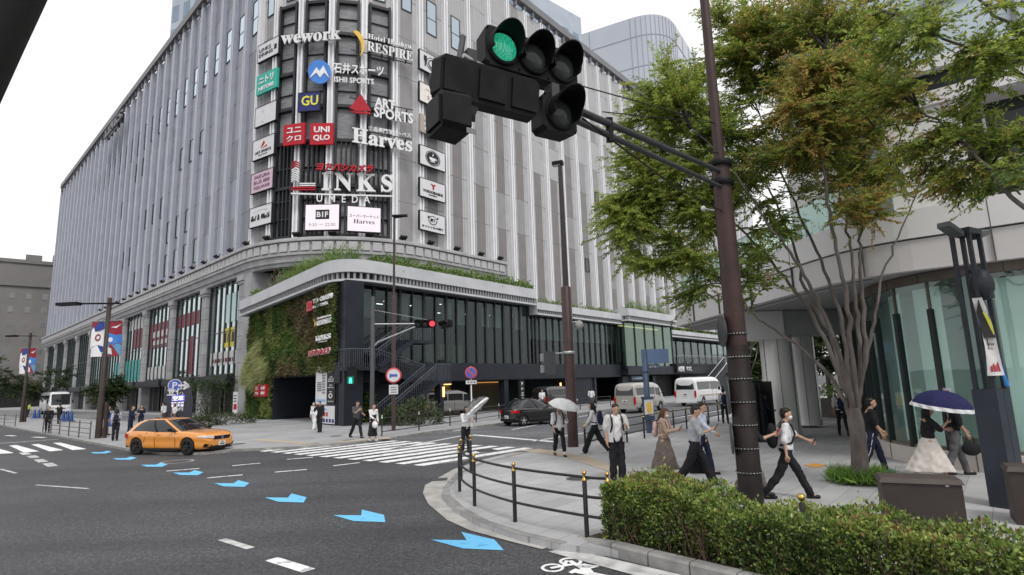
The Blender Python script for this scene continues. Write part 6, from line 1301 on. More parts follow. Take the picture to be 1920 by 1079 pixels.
for sg in (-1, 1):
    b = MB(); R_ = Matrix.Rotation(rad(-60 + 90) if False else math.atan2(q.y, q.x), 3, 'Z') @ Matrix.Rotation(rad(-16 * sg), 3, 'Y'); b.box(p + q * sg * .52 + UP * (zt + .05), (.5, .2, .09), R=R_); b.tube([p + q * sg * .22 + UP * (zt + .04), p + q * sg * .34 + UP * (zt + .05)], .03, 6); b.build('lamp_head', [mat('lamp_head_grey', (.10, .105, .11))], BP)
b = MB(); c = p - t * -.02 + UP * Zat(1850, 545, p) + q * -.05; b.ball(c + t * .12, .19, 12, 0, (1, 1, 1.5)); b.tube([c + UP * .3, c + t * .2 + UP * .1, c + t * .22 - UP * .25], .07, 8); b.build('loudspeaker', dm, BP)
rt_ = azv(86); nf_ = azv(176); sb0 = D(1840, 640, p.y - .25); sb0.z = 0
def ban(x0, x1, za, zb_, m, nm, o=0.0, sk=.12):
    bb = MB(); N = 10
    f = lambda u, v: sb0 + rt_ * (lerp(x0, x1, u) * (.35 + .65 * (1 - v)) + (1 - v) * sk) + nf_ * (.05 * math.sin(u * 5 + v * 4) + o) + UP * lerp(za, zb_, v)
    for i in range(N):
        for j in range(8): bb.quad(f(i / N, j / 8), f((i + 1) / N, j / 8), f((i + 1) / N, (j + 1) / 8), f(i / N, (j + 1) / 8))
    bb.build(nm, m, BP); return f
zA, zB = Zat(1840, 705, p), Zat(1840, 562, p); f = ban(-.16, .20, zA, zB, mat('banner_pale', (.62, .61, .60), (.56, .55, .54), 3, .8), 'banner', .05)
def bp_(polys, m, o=.006):
    bb = MB()
    for k, pl in enumerate(polys): bb.poly([f(u, v) + nf_ * (o + .0006 * k) for u, v in pl])
    bb.build('banner_print', m, BP)
bp_([[(.05, .48), (.98, .48), (.95, .78), (.5, .98), (.05, .8)]], ink); bp_([[(.35, .55), (.65, .49), (.95, .52), (.95, .70), (.7, .82), (.35, .78)]], yel2, .009)
bp_([[(.12 + .13 * k, .05), (.2 + .13 * k, .05), (.2 + .13 * k, .12 + .03 * (k % 3)), (.12 + .13 * k, .12 + .03 * (k % 2))] for k in range(6)], [redm, ink][0], .009)
for k, (tx, v) in enumerate((('北', .72), ('館', .60))): text(tx, f(.64, v) + nf_ * .014, rt_, 1, ink, BP, .002, .03, height=.13)
for k, (tx, v) in enumerate((('KNOWLEDGE', .40), ('CAPITAL', .34))): text(tx, f(.42 if k == 0 else .34, v) + nf_ * .014, rt_, 1, ink, BP, .002, .03, width=.24 if k == 0 else .16)
ban(.22, .36, Zat(1850, 725, p), Zat(1850, 600, p), mat('banner_bright_blue', (.05, .30, .75), (.04, .2, .5), 6, .8), 'banner', -.05)
# dark booth panels by the first column
BO = empty('panel_booth', G(1440, 830, SWZ), 0, 'tall black panel stand beside the first round column', 'panel stand'); p = G(1432, 828, SWZ); b = MB(); q = azv(70); t = azv(160); z1 = Zat(1430, 720, p); b.fbox((p, q, t), -.3, .5, -.5, -.4, 0, z1); b.fbox((p, q, t), -.35, -.28, -.5, .2, 0, z1 - .05); b.fbox((p, q, t), .45, .52, -.4, .1, 0, z1 - .02); b.fbox((p, q, t), -.18, -.12, -.4, .25, 0, z1 - .05); b.build('panels', blackm, BO)
# pictogram board, arrow column at the parking mouth, small signs near the escalator
EX = empty('station_sign', PC + dR * 54 + nR * 1.35 + UP * 3.9, 0, 'dark overhead sign with white station pictograms near the escalator', 'sign'); b = MB(); F = (PC, dR, nR); b.fbox(F, 48.5, 53.5, 1.3, 1.5, 3.0, 4.2); b.build('panel', blackm, EX); text('大阪駅', PC + dR * 49.8 + nR * 1.51 + UP * 3.55, dR, 1, letw, EX, .01, .04, width=2.0); text('地下鉄', PC + dR * 52.3 + nR * 1.51 + UP * 3.55, dR, 1, letw, EX, .01, .04, width=1.8)
PA = empty('parking_arrow_post', PC + dR * 15.5 + nR * 2.6, 0, 'black post with small white arrow pictograms at the parking entrance', 'sign post'); F = (PC, dR, nR); b = MB(); b.fbox(F, 15.2, 15.8, 2.4, 2.6, .1, 2.6); b.build('post', blackm, PA)
for k, tx in enumerate(('P', '←', '三', '●')): text(tx, PC + dR * 15.5 + nR * 2.605 + UP * (2.35 - .42 * k), dR, 1, letw, PA, .01, .03, height=.26)
# shop notice board by the left pier
NB_ = empty('notice_board', G(452, 783, SWZ), 0, 'white notice board with red print by the stone pier left of the planted wall', 'notice board'); p = G(452, 782, SWZ) ; rt, n = -dL, nL; F = (p + n * .6, rt, n); b = MB(); b.fbox(F, -.5, .5, -.06, 0, .3, 2.3); b.fbox(F, -.45, -.38, -.05, -.01, 0, .3); b.fbox(F, .38, .45, -.05, -.01, 0, .3); b.build('board', signwhite, NB_); b = MB(); b.fbox(F, -.3, .4, 0, .006, .7, 1.2); b.build('print', redm, NB_); b = MB(); [b.fbox(F, -.35, .3, 0, .005, 1.4 + .25 * k, 1.5 + .25 * k) for k in range(3)]; b.build('print', ink, NB_)
# traffic cones by the bus stop
CN = None; conem = mat('cone_blue', (.03, .07, .22), (.025, .06, .18), 3, .6)
for i, (px, py) in enumerate(((64, 785), (72, 785), (118, 790), (126, 791), (133, 791), (205, 800))):
    p = G(px, py, SWZ)
    if CN is None:
        b = MB(); b.box((0, 0, .03), (.55, .55, .06)); b.lathe([(.2, .06), (.06, 1.0), (1e-3, 1.02)], (0, 0, 0), 12); CN = b.build('traffic_cone', conem); CN.location = p
    else: CN2 = CN.copy(); link(CN2); CN2.location = p
    tag(CN if i == 0 else CN2, 'dark blue traffic cone on the island by the bus stop', 'traffic cone', 'blue traffic cones by the bus stop')
# windscreen pillar of the bus the photo was taken from
BPl = empty('vehicle_pillar', CAM + ray(20, 80) * 0.55, 0, 'dark blurred windscreen pillar close at the upper left', 'vehicle part'); b = MB(); k_ = .55
pts = [CAM + ray(70, -60) * .62, CAM + ray(22, 40) * .60, CAM + ray(-54, 205) * .58, CAM + ray(-136, 410) * .56]; off_ = CAM + ray(-60, 0) * .6 - (CAM + ray(30, 0) * .6)
b.tube([q + off_ for q in pts], .052, 16); b.build('pillar', mat('pillar_black', (.02, .019, .018), rough=.7), BPl)
# ================================================================== trees and hedges
bark = mat('bark', (0.17, 0.15, 0.135), (0.085, .075, .068), 5, .85, bump=.5, bscale=25, detail=8, stretch=(1, 1, .35)); twigm = mat('twig', (0.05, .042, .036), (.035, .03, .026), 5, .85)
LG = [leafmat('leaf_green', (0.38, 0.47, 0.085), trans=.62), leafmat('leaf_mid', (0.27, 0.37, 0.075), trans=.62), leafmat('leaf_dark', (0.14, 0.21, 0.055), trans=.5), leafmat('leaf_olive', (0.44, 0.4, 0.1), trans=.62), leafmat('leaf_rust', (0.5, 0.34, 0.11), trans=.62), leafmat('leaf_lime', (0.47, 0.55, 0.13), trans=.6)]
def smooth_path(pts, k=5):
    Q = []; n = len(pts)
    for i in range(n - 1):
        p0, p1, p2, p3 = pts[max(i - 1, 0)], pts[i], pts[i + 1], pts[min(i + 2, n - 1)]
        for j in range(k):
            t = j / k; Q.append(0.5 * ((2 * p1) + (p2 - p0) * t + (2 * p0 - 5 * p1 + 4 * p2 - p3) * t * t + (-p0 + 3 * p1 - 3 * p2 + p3) * t ** 3))
    return Q + [pts[-1]]
DENS = 3.6
def tree(name, base, trunk, limbs, clusters, label, lw=(.098, .036), per=32, tw=(.4, .85), cat='tree', group=None, r_limb=(.07, .012), seed=1, pal=None):
    R = random.Random(seed); root = empty(name, base, 0, label, cat, group)
    b = MB(); b.tube(smooth_path([p for p, r in trunk], 3), [x for i in range(len(trunk) - 1) for x in [lerp(trunk[i][1], trunk[i + 1][1], j / 3) for j in range(3)]] + [trunk[-1][1]], 14)
    b.build('trunk', bark, root)
    nodes = []; lb = MB()
    for pts, r0 in limbs:
        Q = smooth_path(pts, 6); n = len(Q)
        jq = [q + Vector((R.gauss(0, .02), R.gauss(0, .02), R.gauss(0, .012))) if 0 < i < n - 1 else q for i, q in enumerate(Q)]
        lb.tube(jq, [lerp(r0, r_limb[1], (i / (n - 1)) ** .8) for i in range(n)], 8)
        nodes += [(q, i / n) for i, q in enumerate(jq) if i > n * .3]
    lb.build('limbs', bark, root)
    tb = MB(); P, Dn, MI = [], [], []
    for (c, rad3, ntw, wts, nb) in clusters:
        for k in range(nb):
            while True:
                v = Vector((R.uniform(-1, 1), R.uniform(-1, 1), R.uniform(-1, 1)))
                if v.length < 1: break
            t = c + Vector((v.x * rad3[0], v.y * rad3[1], v.z * rad3[2]))
            s = min(nodes, key=lambda q: (q[0] - t).length + R.uniform(0, .5))[0]
            d = t - s; L = d.length
            m1 = s + d * .35 + Vector((R.gauss(0, .08), R.gauss(0, .08), .08 * L)); m2 = s + d * .7 + Vector((R.gauss(0, .1), R.gauss(0, .1), .07 * L))
            Q = smooth_path([s, m1, m2, t], 3); r0 = .012 + .008 * min(L, 2.5)
            tb.tube(Q, [lerp(r0, .005, i / (len(Q) - 1)) for i in range(len(Q))], 4, cap=False)
            out = d.normalized()
            for j in range(max(1, int(ntw * DENS / nb))):
                u = R.uniform(.35, 1.0); ii = min(len(Q) - 2, int(u * (len(Q) - 1))); a = Q[ii] + (Q[ii + 1] - Q[ii]) * R.random()
                td = (out * .7 + Vector((R.gauss(0, .8), R.gauss(0, .8), R.gauss(-.05, .35)))).normalized(); tl = R.uniform(*tw); e = a + td * tl - UP * tl * .12
                tb.tube([a, e], [.0045, .002], 3, cap=False)
                sd = td.cross(UP).normalized() if abs(td.z) < .95 else Vector((1, 0, 0))
                mi_ = R.choices(range(6), wts)[0]
                for q in range(per):
                    f = (q + R.random()) / per; sg = 1 if q % 2 else -1
                    P.append(a + (e - a) * f + Vector((R.gauss(0, .012), R.gauss(0, .012), R.gauss(0, .012)))); Dn.append(td * .8 + sd * sg * R.uniform(.5, 1.1) - UP * R.uniform(0, .5)); MI.append(mi_ if R.random() < .75 else R.choices(range(6), wts)[0])
    tb.build('twigs', twigm, root)
    leaves('crown', np.array([tuple(p) for p in P]), lw[0], lw[1], pal or LG, root, dirs=np.array([tuple(d) for d in Dn]), spread=.45, mi=np.array(MI))
    return root
W_G = (5, 5, 3, 1, 0, 2); W_B = (7, 5, 2, 1, 0, 5); W_O = (1, 1.4, 1.2, 5, 5, .5); W_M = (3, 3, 2.5, 3.5, 1.6, .8); W_D = (1.5, 4, 6, 1.2, .4, .2)
def cl(px, py, dep, rx, ry, ntw, w, nb, rz=None):
    s = dep / 1080.0; return (D(px, py, dep), (rx * s, (rz or (rx + ry) / 2) * s, ry * s * 1.1), ntw, w, nb)
# main zelkova by the shop
tb0 = G(1613, 905, SWZ); dy = tb0.y; dp = lambda px, py, o=0.0: D(px, py, dy + o)
trunk = [(tb0 - UP * .1, .22), (dp(1613, 880), .175), (dp(1610, 830), .155), (dp(1604, 790), .16), (dp(1600, 765), .12)]
limbs = [
 ([dp(1598, 790), dp(1560, 712, .2), dp(1500, 652, .4), dp(1450, 618, .5), dp(1395, 575, .6), dp(1320, 500, .8)], .058),
 ([dp(1602, 785), dp(1572, 700, .3), dp(1528, 600, .6), dp(1470, 520, .9), dp(1400, 440, 1.1), dp(1300, 380, 1.3), dp(1215, 350, 1.3)], .066),
 ([dp(1603, 780), dp(1580, 690, -.2), dp(1545, 590, -.3), dp(1500, 500, -.4), dp(1440, 420, -.4), dp(1380, 330, -.2), dp(1290, 230, 0)], .062),
 ([dp(1604, 775), dp(1590, 680, .2), dp(1570, 580, .4), dp(1530, 470, .6), dp(1490, 380, .9), dp(1440, 260, 1.2), dp(1400, 140, 1.4)], .062),
 ([dp(1606, 772), dp(1598, 660, -.3), dp(1583, 540, -.6), dp(1560, 430, -.8), dp(1545, 330, -1), dp(1540, 220, -1.2), dp(1560, 100, -1.3)], .066),
 ([dp(1608, 770), dp(1612, 660, .3), dp(1604, 560, .5), dp(1594, 460, .7), dp(1585, 380, .8), dp(1600, 260, .9), dp(1620, 130, .9)], .062),
 ([dp(1608, 765), dp(1622, 660, -.2), dp(1616, 540, -.3), dp(1612, 450, -.3), dp(1640, 380, -.2), dp(1680, 300, 0)], .06),
 ([dp(1612, 720), dp(1636, 620, 0), dp(1650, 530, .1), dp(1690, 430, .2), dp(1722, 350, .3)], .045),
 ([dp(1600, 775), dp(1560, 640, .5), dp(1510, 540, 1.), dp(1480, 440, 1.4), dp(1420, 320, 1.9), dp(1330, 200, 2.2)], .065)]
cls = [cl(1195, 385, dy + 1.2, 75, 42, 60, W_B, 9), cl(1255, 300, dy + 1., 95, 52, 80, W_B, 11), cl(1250, 175, dy + .4, 70, 60, 64, W_B, 9), cl(1310, 210, dy + 1.2, 70, 70, 60, W_G, 9), cl(1180, 440, dy + 1, 60, 26, 34, W_B, 6), cl(1290, 430, dy + .8, 90, 50, 66, W_G, 9), cl(1270, 510, dy + .8, 80, 34, 46, W_G, 7), cl(1350, 350, dy + 1.4, 60, 60, 44, W_G, 7), cl(1330, 545, dy + .6, 46, 40, 26, W_D, 5), cl(1230, 240, dy + 1.1, 80, 60, 70, W_B, 9), cl(1160, 410, dy + 1.1, 40, 30, 30, W_B, 5), cl(1240, 360, dy + .7, 100, 60, 90, W_B, 11), cl(1300, 140, dy + .6, 60, 50, 50, W_B, 7), cl(1320, 300, dy + .5, 60, 70, 50, W_G, 7), cl(1220, 470, dy + 1.1, 70, 36, 40, W_G, 6), cl(1440, 90, dy + .3, 90, 70, 80, W_M, 9),
 cl(1420, 330, dy + .8, 60, 100, 60, W_G, 9), cl(1400, 160, dy + 1.2, 60, 90, 60, W_G, 8), cl(1400, 40, dy + .6, 80, 55, 76, W_M, 9), cl(1500, 30, dy - .2, 90, 55, 90, W_M, 10), cl(1590, 40, dy - .6, 80, 60, 80, W_M, 9),
 cl(1510, 150, dy - .9, 80, 60, 100, W_O, 11), cl(1500, 235, dy - 1, 85, 60, 115, W_O, 12), cl(1590, 180, dy - 1, 80, 70, 90, W_O, 10), cl(1590, 260, dy - .7, 80, 50, 70, W_M, 9), cl(1480, 300, dy - .6, 60, 36, 44, W_M, 7), cl(1620, 395, dy - .6, 60, 25, 34, W_O, 6), cl(1570, 330, dy, 70, 40, 40, W_M, 7), cl(1670, 120, dy - .4, 70, 70, 60, W_M, 8), cl(1440, 440, dy + .5, 50, 50, 30, W_G, 6), cl(1410, 520, dy + .4, 30, 40, 16, W_D, 4), cl(1680, 300, dy, 50, 60, 30, W_M, 6)]
tree('zelkova_tree', tb0, trunk, limbs, cls, 'large multi-stemmed tree by the shop glass, its crown partly rusty orange', seed=4)
# tree at the right edge reaching in from above
t2 = Vector((tb0.x + 4.3, tb0.y - 5.6, SWZ)); d2 = 8.8; e2 = lambda px, py, o=0.0: D(px, py, d2 + o)
limbs = [([t2 + UP * 3.2, e2(2060, 260), e2(1960, 170), e2(1850, 105), e2(1740, 58, .2), e2(1660, 20, .3)], .058), ([t2 + UP * 2.9, e2(2050, 420), e2(1930, 395), e2(1840, 300, .4), e2(1770, 235, .6), e2(1700, 185, .9)], .06), ([t2 + UP * 3.4, e2(2050, 150), e2(1900, 50), e2(1820, -10), e2(1760, -60)], .05), ([t2 + UP * 2.8, e2(2040, 380), e2(1900, 345, .5), e2(1790, 235, 1), e2(1640, 240, 1.4)], .035)]
cls = [cl(1690, 60, d2 + .4, 90, 50, 36, W_G, 8), cl(1840, 130, d2, 90, 40, 34, W_G, 7), cl(1870, 60, d2, 70, 60, 34, W_G, 7), cl(1740, 250, d2 + .9, 90, 40, 44, W_M, 8), cl(1850, 265, d2 + .4, 80, 34, 34, W_G, 7), cl(1780, 320, d2 + .8, 80, 30, 30, W_M, 6), cl(1650, 170, d2 + 1, 70, 60, 40, W_M, 8), cl(1900, 340, d2 + .3, 60, 30, 18, W_D, 4)]
tree('zelkova_tree', t2, [(t2 - UP * .1, .16), (t2 + UP * 1.6, .13), (t2 + UP * 3.2, .11)], limbs, cls, 'tree reaching in from the upper right edge with green leaves before the office windows', seed=9, per=22, tw=(.35, .7))
# background trees
LD = [leafmat('dim_green', (.06, .105, .03)), leafmat('dim_mid', (.045, .08, .025)), leafmat('dim_dark', (.028, .05, .018)), leafmat('dim_olive', (.09, .10, .035)), leafmat('dim_brown', (.09, .07, .035)), leafmat('dim_lime', (.11, .16, .05))]  # darker leaf colours of the background trees
def simple_tree(px, py, h, rx, label, w=W_D, n=110, seed=3, z=SWZ, zc=.62, name='street_tree', lw=(.22, .11), per=16, group=None, dist=None):
    p = G(px, py, z) if dist is None else Vector((D(px, py, dist).x, dist, z)); R = random.Random(seed)
    tr = [(p, .16), (p + UP * h * .3, .13), (p + UP * h * .45, .10)]
    lm = [([p + UP * h * .35, p + Vector((R.gauss(0, rx * .4), R.gauss(0, rx * .4), h * .6)), p + Vector((R.gauss(0, rx * .6), R.gauss(0, rx * .6), h * .88))], .07) for _ in range(6)]
    c = [(p + Vector((R.gauss(0, rx * .45), R.gauss(0, rx * .45), h * R.uniform(zc - .2, zc + .25))), (rx * .55, rx * .55, h * .2), n // 6, w, 6) for _ in range(8)]
    return tree(name, p, tr, lm, c, label, lw, per, (.5, 1.1), group=group, seed=seed, pal=LD)
simple_tree(1412, 770, 6.0, 1.8, 'green tree seen between the brown signal pole and the first round column', W_G, 150, 5, dist=44)
simple_tree(1560, 770, 6.5, 2.3, 'dark leafy tree behind the second round column', W_D, 190, 6, dist=33)
simple_tree(1620, 772, 5.6, 1.9, 'dark bushy tree between the large tree trunk and the shop glass', W_D, 170, 8, dist=36)
simple_tree(50, 775, 6.5, 3.2, 'dark tree in shade at the far left by the brown building', W_D, 130, 12, dist=84)
simple_tree(-20, 775, 7.0, 3.2, 'dark tree cut by the left margin below the brown building', W_D, 120, 13, dist=70)
simple_tree(192, 785, 5.2, 1.3, 'narrow dark tree behind the banner lamp post on the island', W_D, 120, 14, dist=60)
# ---- clipped hedge along the kerb
HG = empty('clipped_hedge', Vector((k0.x, k0.y, 0)) + kdir * 1.5 + knor * .6, 0, 'long clipped hedge with reddish tips behind the kerb stones in the foreground', 'hedge')
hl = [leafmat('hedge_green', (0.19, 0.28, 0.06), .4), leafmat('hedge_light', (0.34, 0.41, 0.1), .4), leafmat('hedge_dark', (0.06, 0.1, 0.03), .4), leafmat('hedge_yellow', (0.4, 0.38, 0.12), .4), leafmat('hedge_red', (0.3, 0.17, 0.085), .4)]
S0, S1, O0, O1, HH = -.30, 6.2, .20, 1.12, .80
def hp(s, o, z): return np.array([k0.x, k0.y, 0])[None, :] + np.outer(s, np.array(kdir)) + np.outer(o, np.array(knor)) + np.outer(z, np.array([0, 0, 1]))
def hn(s, z): return .05 * np.sin(s * 5.1 + z * 4) + .035 * np.sin(s * 11.3 - z * 7 + 1) + .03 * np.sin(s * 2.3)
top = lambda s: .13 + HH + .05 * np.sin(s * 2.1 + .6) + .03 * np.sin(s * 6.7) - .10 * np.clip((s - 1.0) / .8, 0, 1)
n1, n2, n3 = 13500, 13000, 2600
s = NR.uniform(S0, S1, n1) ** 1.0; s = S0 + (s - S0) ** 1.35 / ((S1 - S0) ** .35); tz_f = .16 + (top(s) - .16) * NR.uniform(0, 1, n1) ** .85; o = O0 + hn(s, tz_f) + np.abs(NR.normal(0, .06, n1)); A1_ = hp(s, o, tz_f); gapf = np.sin(s * 2.7 + 1.1 * np.sin(tz_f * 6)) + np.sin(s * 6.1 - tz_f * 9 + 2) * .7; keep = NR.uniform(size=n1) < np.clip(.25 + tz_f * 1.1 + .32 * gapf, .04, 1); A1_ = A1_[keep]; d1 = np.tile(np.array(-knor) * .8 + np.array([0, 0, .35]), (len(A1_), 1))
s = NR.uniform(S0, S1, n2); s = S0 + (s - S0) ** 1.25 / ((S1 - S0) ** .25); o = NR.uniform(O0 + .02, O1, n2); z = top(s) + hn(s * 1.3, o * 3) * .8 - np.abs(NR.normal(0, .045, n2)) + (NR.uniform(size=n2) < .10) * NR.uniform(0, .13, n2) * (np.sin(s * 9) + np.sin(s * 4.3 + 1) > .3); edge_ = (o - O0) < .08; A2_ = hp(s, o, z - edge_ * .03); d2_ = np.tile(np.array([0, 0, .9]), (n2, 1)); red_top = NR.uniform(size=n2) < .20 * np.clip(np.sin(s * 1.9 + .9) + .3, 0, 1.2)
z = NR.uniform(.14, 1, n3); o = NR.uniform(O0, O1, n3); s = S0 + np.abs(NR.normal(0, .06, n3)) + hn(o * 2, z); z = .14 + (top(s) - .14) * z; A3_ = hp(s, o, z); d3 = np.tile(np.array(-kdir) * .8 + np.array([0, 0, .3]), (n3, 1))
A_all = np.vstack([A1_, A2_, A3_]); d_all = np.vstack([d1, d2_, d3]); nn = len(A_all)
q_ = NR.uniform(size=nn); patch_ = np.sin(A_all[:, 0] * 3.1 + A_all[:, 2] * 4) + np.sin(A_all[:, 1] * 4.3 - A_all[:, 2] * 3 + A_all[:, 0])
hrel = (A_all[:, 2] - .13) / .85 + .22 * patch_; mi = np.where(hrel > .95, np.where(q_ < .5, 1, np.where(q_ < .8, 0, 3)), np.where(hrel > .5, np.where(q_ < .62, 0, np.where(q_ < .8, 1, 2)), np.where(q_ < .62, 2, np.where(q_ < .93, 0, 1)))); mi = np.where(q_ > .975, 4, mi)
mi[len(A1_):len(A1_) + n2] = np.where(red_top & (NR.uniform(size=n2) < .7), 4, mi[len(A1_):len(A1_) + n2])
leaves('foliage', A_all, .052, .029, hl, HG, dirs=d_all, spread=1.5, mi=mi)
b = MB(); R = random.Random(3)
for k in range(420):
    s_ = S0 + .05 + R.random() ** 1.2 * (S1 - S0 - .1); o_ = R.uniform(O0 + .03, O0 + .5); p = Vector((k0.x, k0.y, .1)) + kdir * s_ + knor * o_
    e = p + kdir * R.gauss(0, .12) + knor * R.gauss(-.03, .08) + UP * R.uniform(.35, .72); m_ = lerp(p, e, .5) + kdir * R.gauss(0, .04)
    b.tube([p, m_, e], [.007, .005, .003], 4, cap=False)
    for j in range(2): f = lerp(m_, e, R.random()); b.tube([f, f + kdir * R.gauss(0, .12) + knor * R.gauss(-.05, .07) + UP * R.uniform(.02, .18)], [.004, .002], 3, cap=False)
b.build('twigs', mat('hedge_twig', (.14, .095, .07), (.09, .06, .045), 20, .9), HG)
# dim core so that nothing shines through the leaves
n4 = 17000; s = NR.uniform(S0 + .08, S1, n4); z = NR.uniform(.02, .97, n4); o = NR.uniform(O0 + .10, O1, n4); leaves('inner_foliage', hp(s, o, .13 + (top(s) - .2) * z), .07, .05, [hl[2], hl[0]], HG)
gp_ = G(1606, 1046, SWZ); gp_ = Vector((k0.x, k0.y, SWZ)) + kdir * 2.42 + knor * .62
BO2 = empty('railing_post', gp_, 0, 'single black post whose golden cap shows among the hedge leaves', 'post'); b = MB(); b.lathe([(.035, 0), (.035, .82), (.028, .83)], gp_, 10); b.build('shaft', fenceb, BO2); b = MB(); b.ball(gp_ + UP * .89, .045, 10); b.build('cap', gold, BO2)
# ---- grass tuft round the trunk
GT = empty('grass_tuft', tb0, 0, 'ring of long green grass round the foot of the large tree', 'grass'); nb = 1500; a = NR.uniform(0, 6.283, nb); rr = NR.uniform(.18, .50, nb); A = np.array(tb0)[None, :] + np.stack([np.cos(a) * rr, np.sin(a) * rr, np.zeros(nb) + .02], 1)
leaves('blades', A, .34, .022, [leafmat('blade_green', (0.16, 0.32, 0.05)), leafmat('blade_light', (0.3, 0.45, 0.1)), leafmat('blade_dark', (0.09, 0.19, 0.035))], GT, dirs=np.stack([np.cos(a) * .7, np.sin(a) * .7, np.ones(nb) * .9], 1), spread=.7, bend=.9)
# ---- shrubs by the store
def shrub(px, py, sx, sy, h, cnt, label, mats=None, L=.16, W=.08, name='shrub', cat='shrub', dist=None, clipped=False):
    p = G(px, py, SWZ) if dist is None else Vector((D(px, py, dist).x, dist, SWZ)); r = empty(name, p, 0, label, cat); v = NR.normal(size=(cnt, 3)); v = unit(v); v[:, 2] = np.abs(v[:, 2])
    if clipped: v = v / np.max(np.abs(v), axis=1, keepdims=True)
    k = NR.uniform(.75, 1.02, (cnt, 1)) * (1 + .18 * np.sin(v[:, :1] * 6 + 1) * np.sin(v[:, 1:2] * 5)); rt = np.array([p.y, -p.x, 0]) / math.hypot(p.x, p.y); fw = np.array([p.x, p.y, 0]) / math.hypot(p.x, p.y)
    A = np.array(p)[None, :] + (v[:, :1] * k * sx) * rt[None, :] + (v[:, 1:2] * k * sy) * fw[None, :]; A[:, 2] = SWZ + .05 + v[:, 2] * k[:, 0] * h
    leaves('foliage', A, L, W, mats or gl3, r, dirs=v * .8, spread=1.3); b = MB(); R = random.Random(cnt)
    for j in range(14): a = R.uniform(0, 6.28); q = R.uniform(.1, .7); b.tube([p + Vector((math.cos(a) * .15, math.sin(a) * .15, 0)), p + Vector((math.cos(a) * sx * q, math.sin(a) * sy * q, h * R.uniform(.5, .85)))], [.03, .01], 4, cap=False)
    b.build('stems', twigm, r); return r
dkl = [leafmat('shrub_dark', (.03, .06, .02)), leafmat('shrub_mid', (.05, .09, .03)), leafmat('shrub_olive', (.09, .10, .04))]
shrub(392, 782, 2.6, 1.0, 3.3, 2600, 'clipped dark green hedge block beside the parking totem', dkl, .22, .12, 'clipped_hedge', 'hedge', clipped=True, dist=56)
shrub(412, 797, 2.6, 1.0, .75, 1500, 'low spreading grey green shrubs behind the orange car', [dkl[2], dkl[1], leafmat('shrub_grey', (.10, .11, .08))], .16, .07); shrub(360, 800, 1.8, .8, .6, 800, 'low shrub patch left of the spreading shrubs, behind the orange car roof', dkl, .16, .07)
shrub(490, 783, 1.6, .7, 1.0, 1100, 'bushy green plants at the foot of the planted wall', gl3, .2, .1); shrub(742, 797, 1.1, .8, 1.0, 700, 'low fern like shrub behind the railing by the outside stair', dkl, .26, .09); shrub(785, 797, 1.5, .9, 1.5, 1200, 'larger pale green shrub behind the railing by the outside stair', [dkl[1], dkl[2], leafmat('shrub_pale', (.13, .15, .09))], .2, .09); shrub(692, 792, .5, .4, 2.0, 380, 'tall bright green plant in the dark recess beside the stair', gl3, .25, .1)
# ================================================================== vehicles
tyre = mat('tyre', (.014, .014, .015), (.022, .022, .022), 12, .8); rim_s = mat('rim_silver', (.5, .5, .52), metal=.7, rough=.3); rim_d = mat('rim_dark', (.035, .035, .038), metal=.5, rough=.35); carglass = mat('car_glass', (.012, .014, .016), (.016, .018, .02), 2, .04, spec=.6); seam = mat('seam', (.01, .01, .01)); plate_m = mat('number_plate', (.75, .75, .72)); headm = mat('headlight', (.75, .77, .8), rough=.08, spec=.8, metal=.2); tailm = mat('tail_red', (.45, .01, .012), rough=.15); chrome = mat('chrome', (.7, .7, .72), metal=1, rough=.15)
def interp(tab, x):
    for (x0, v0), (x1, v1) in zip(tab, tab[1:]):
        if x <= x1: t = (x - x0) / (x1 - x0); t = t * t * (3 - 2 * t) * .5 + t * .5; return lerp(v0, v1, max(0, min(1, t)))
    return tab[-1][1]
def wheel(parent, x, y, r, w, rim, sp=5):
    b = MB(); R = Matrix.Rotation(rad(90), 3, 'X'); c = Vector((x, y, r)); s = 1 if y > 0 else -1
    b.lathe([(r * .66, -w / 2), (r * .93, -w / 2), (r, -w * .32), (r, w * .32), (r * .93, w / 2), (r * .66, w / 2)], c, 24, R=R); wh = b.build('wheel', tyre, parent)
    b = MB(); yo = s * w * .38
    b.lathe([(r * .68, 0), (r * .62, .012), (r * .6, -.02), (1e-3, -.03)], c + Vector((0, yo, 0)), 24, 1, R=Matrix.Rotation(rad(90) * -s, 3, 'X'))
    for k in range(sp):
        a = 2 * math.pi * k / sp + .3; d = Vector((math.cos(a), 0, math.sin(a))); e = Vector((-math.sin(a), 0, math.cos(a)))
        q = [c + Vector((0, yo + s * .012, 0)) + d * u + e * v for u, v in ((.02, .05), (.02, -.05), (r * .64, -.028), (r * .64, .028))]; b._add(q + [p - Vector((0, s * .03, 0)) for p in q], [(0, 1, 2, 3), (0, 4, 5, 1), (2, 6, 7, 3), (1, 5, 6, 2), (3, 7, 4, 0)], 0)
    b.ball(c + Vector((0, yo + s * .01, 0)), .045, 8, 0); b.build('rim', [rim, rim_d], wh)
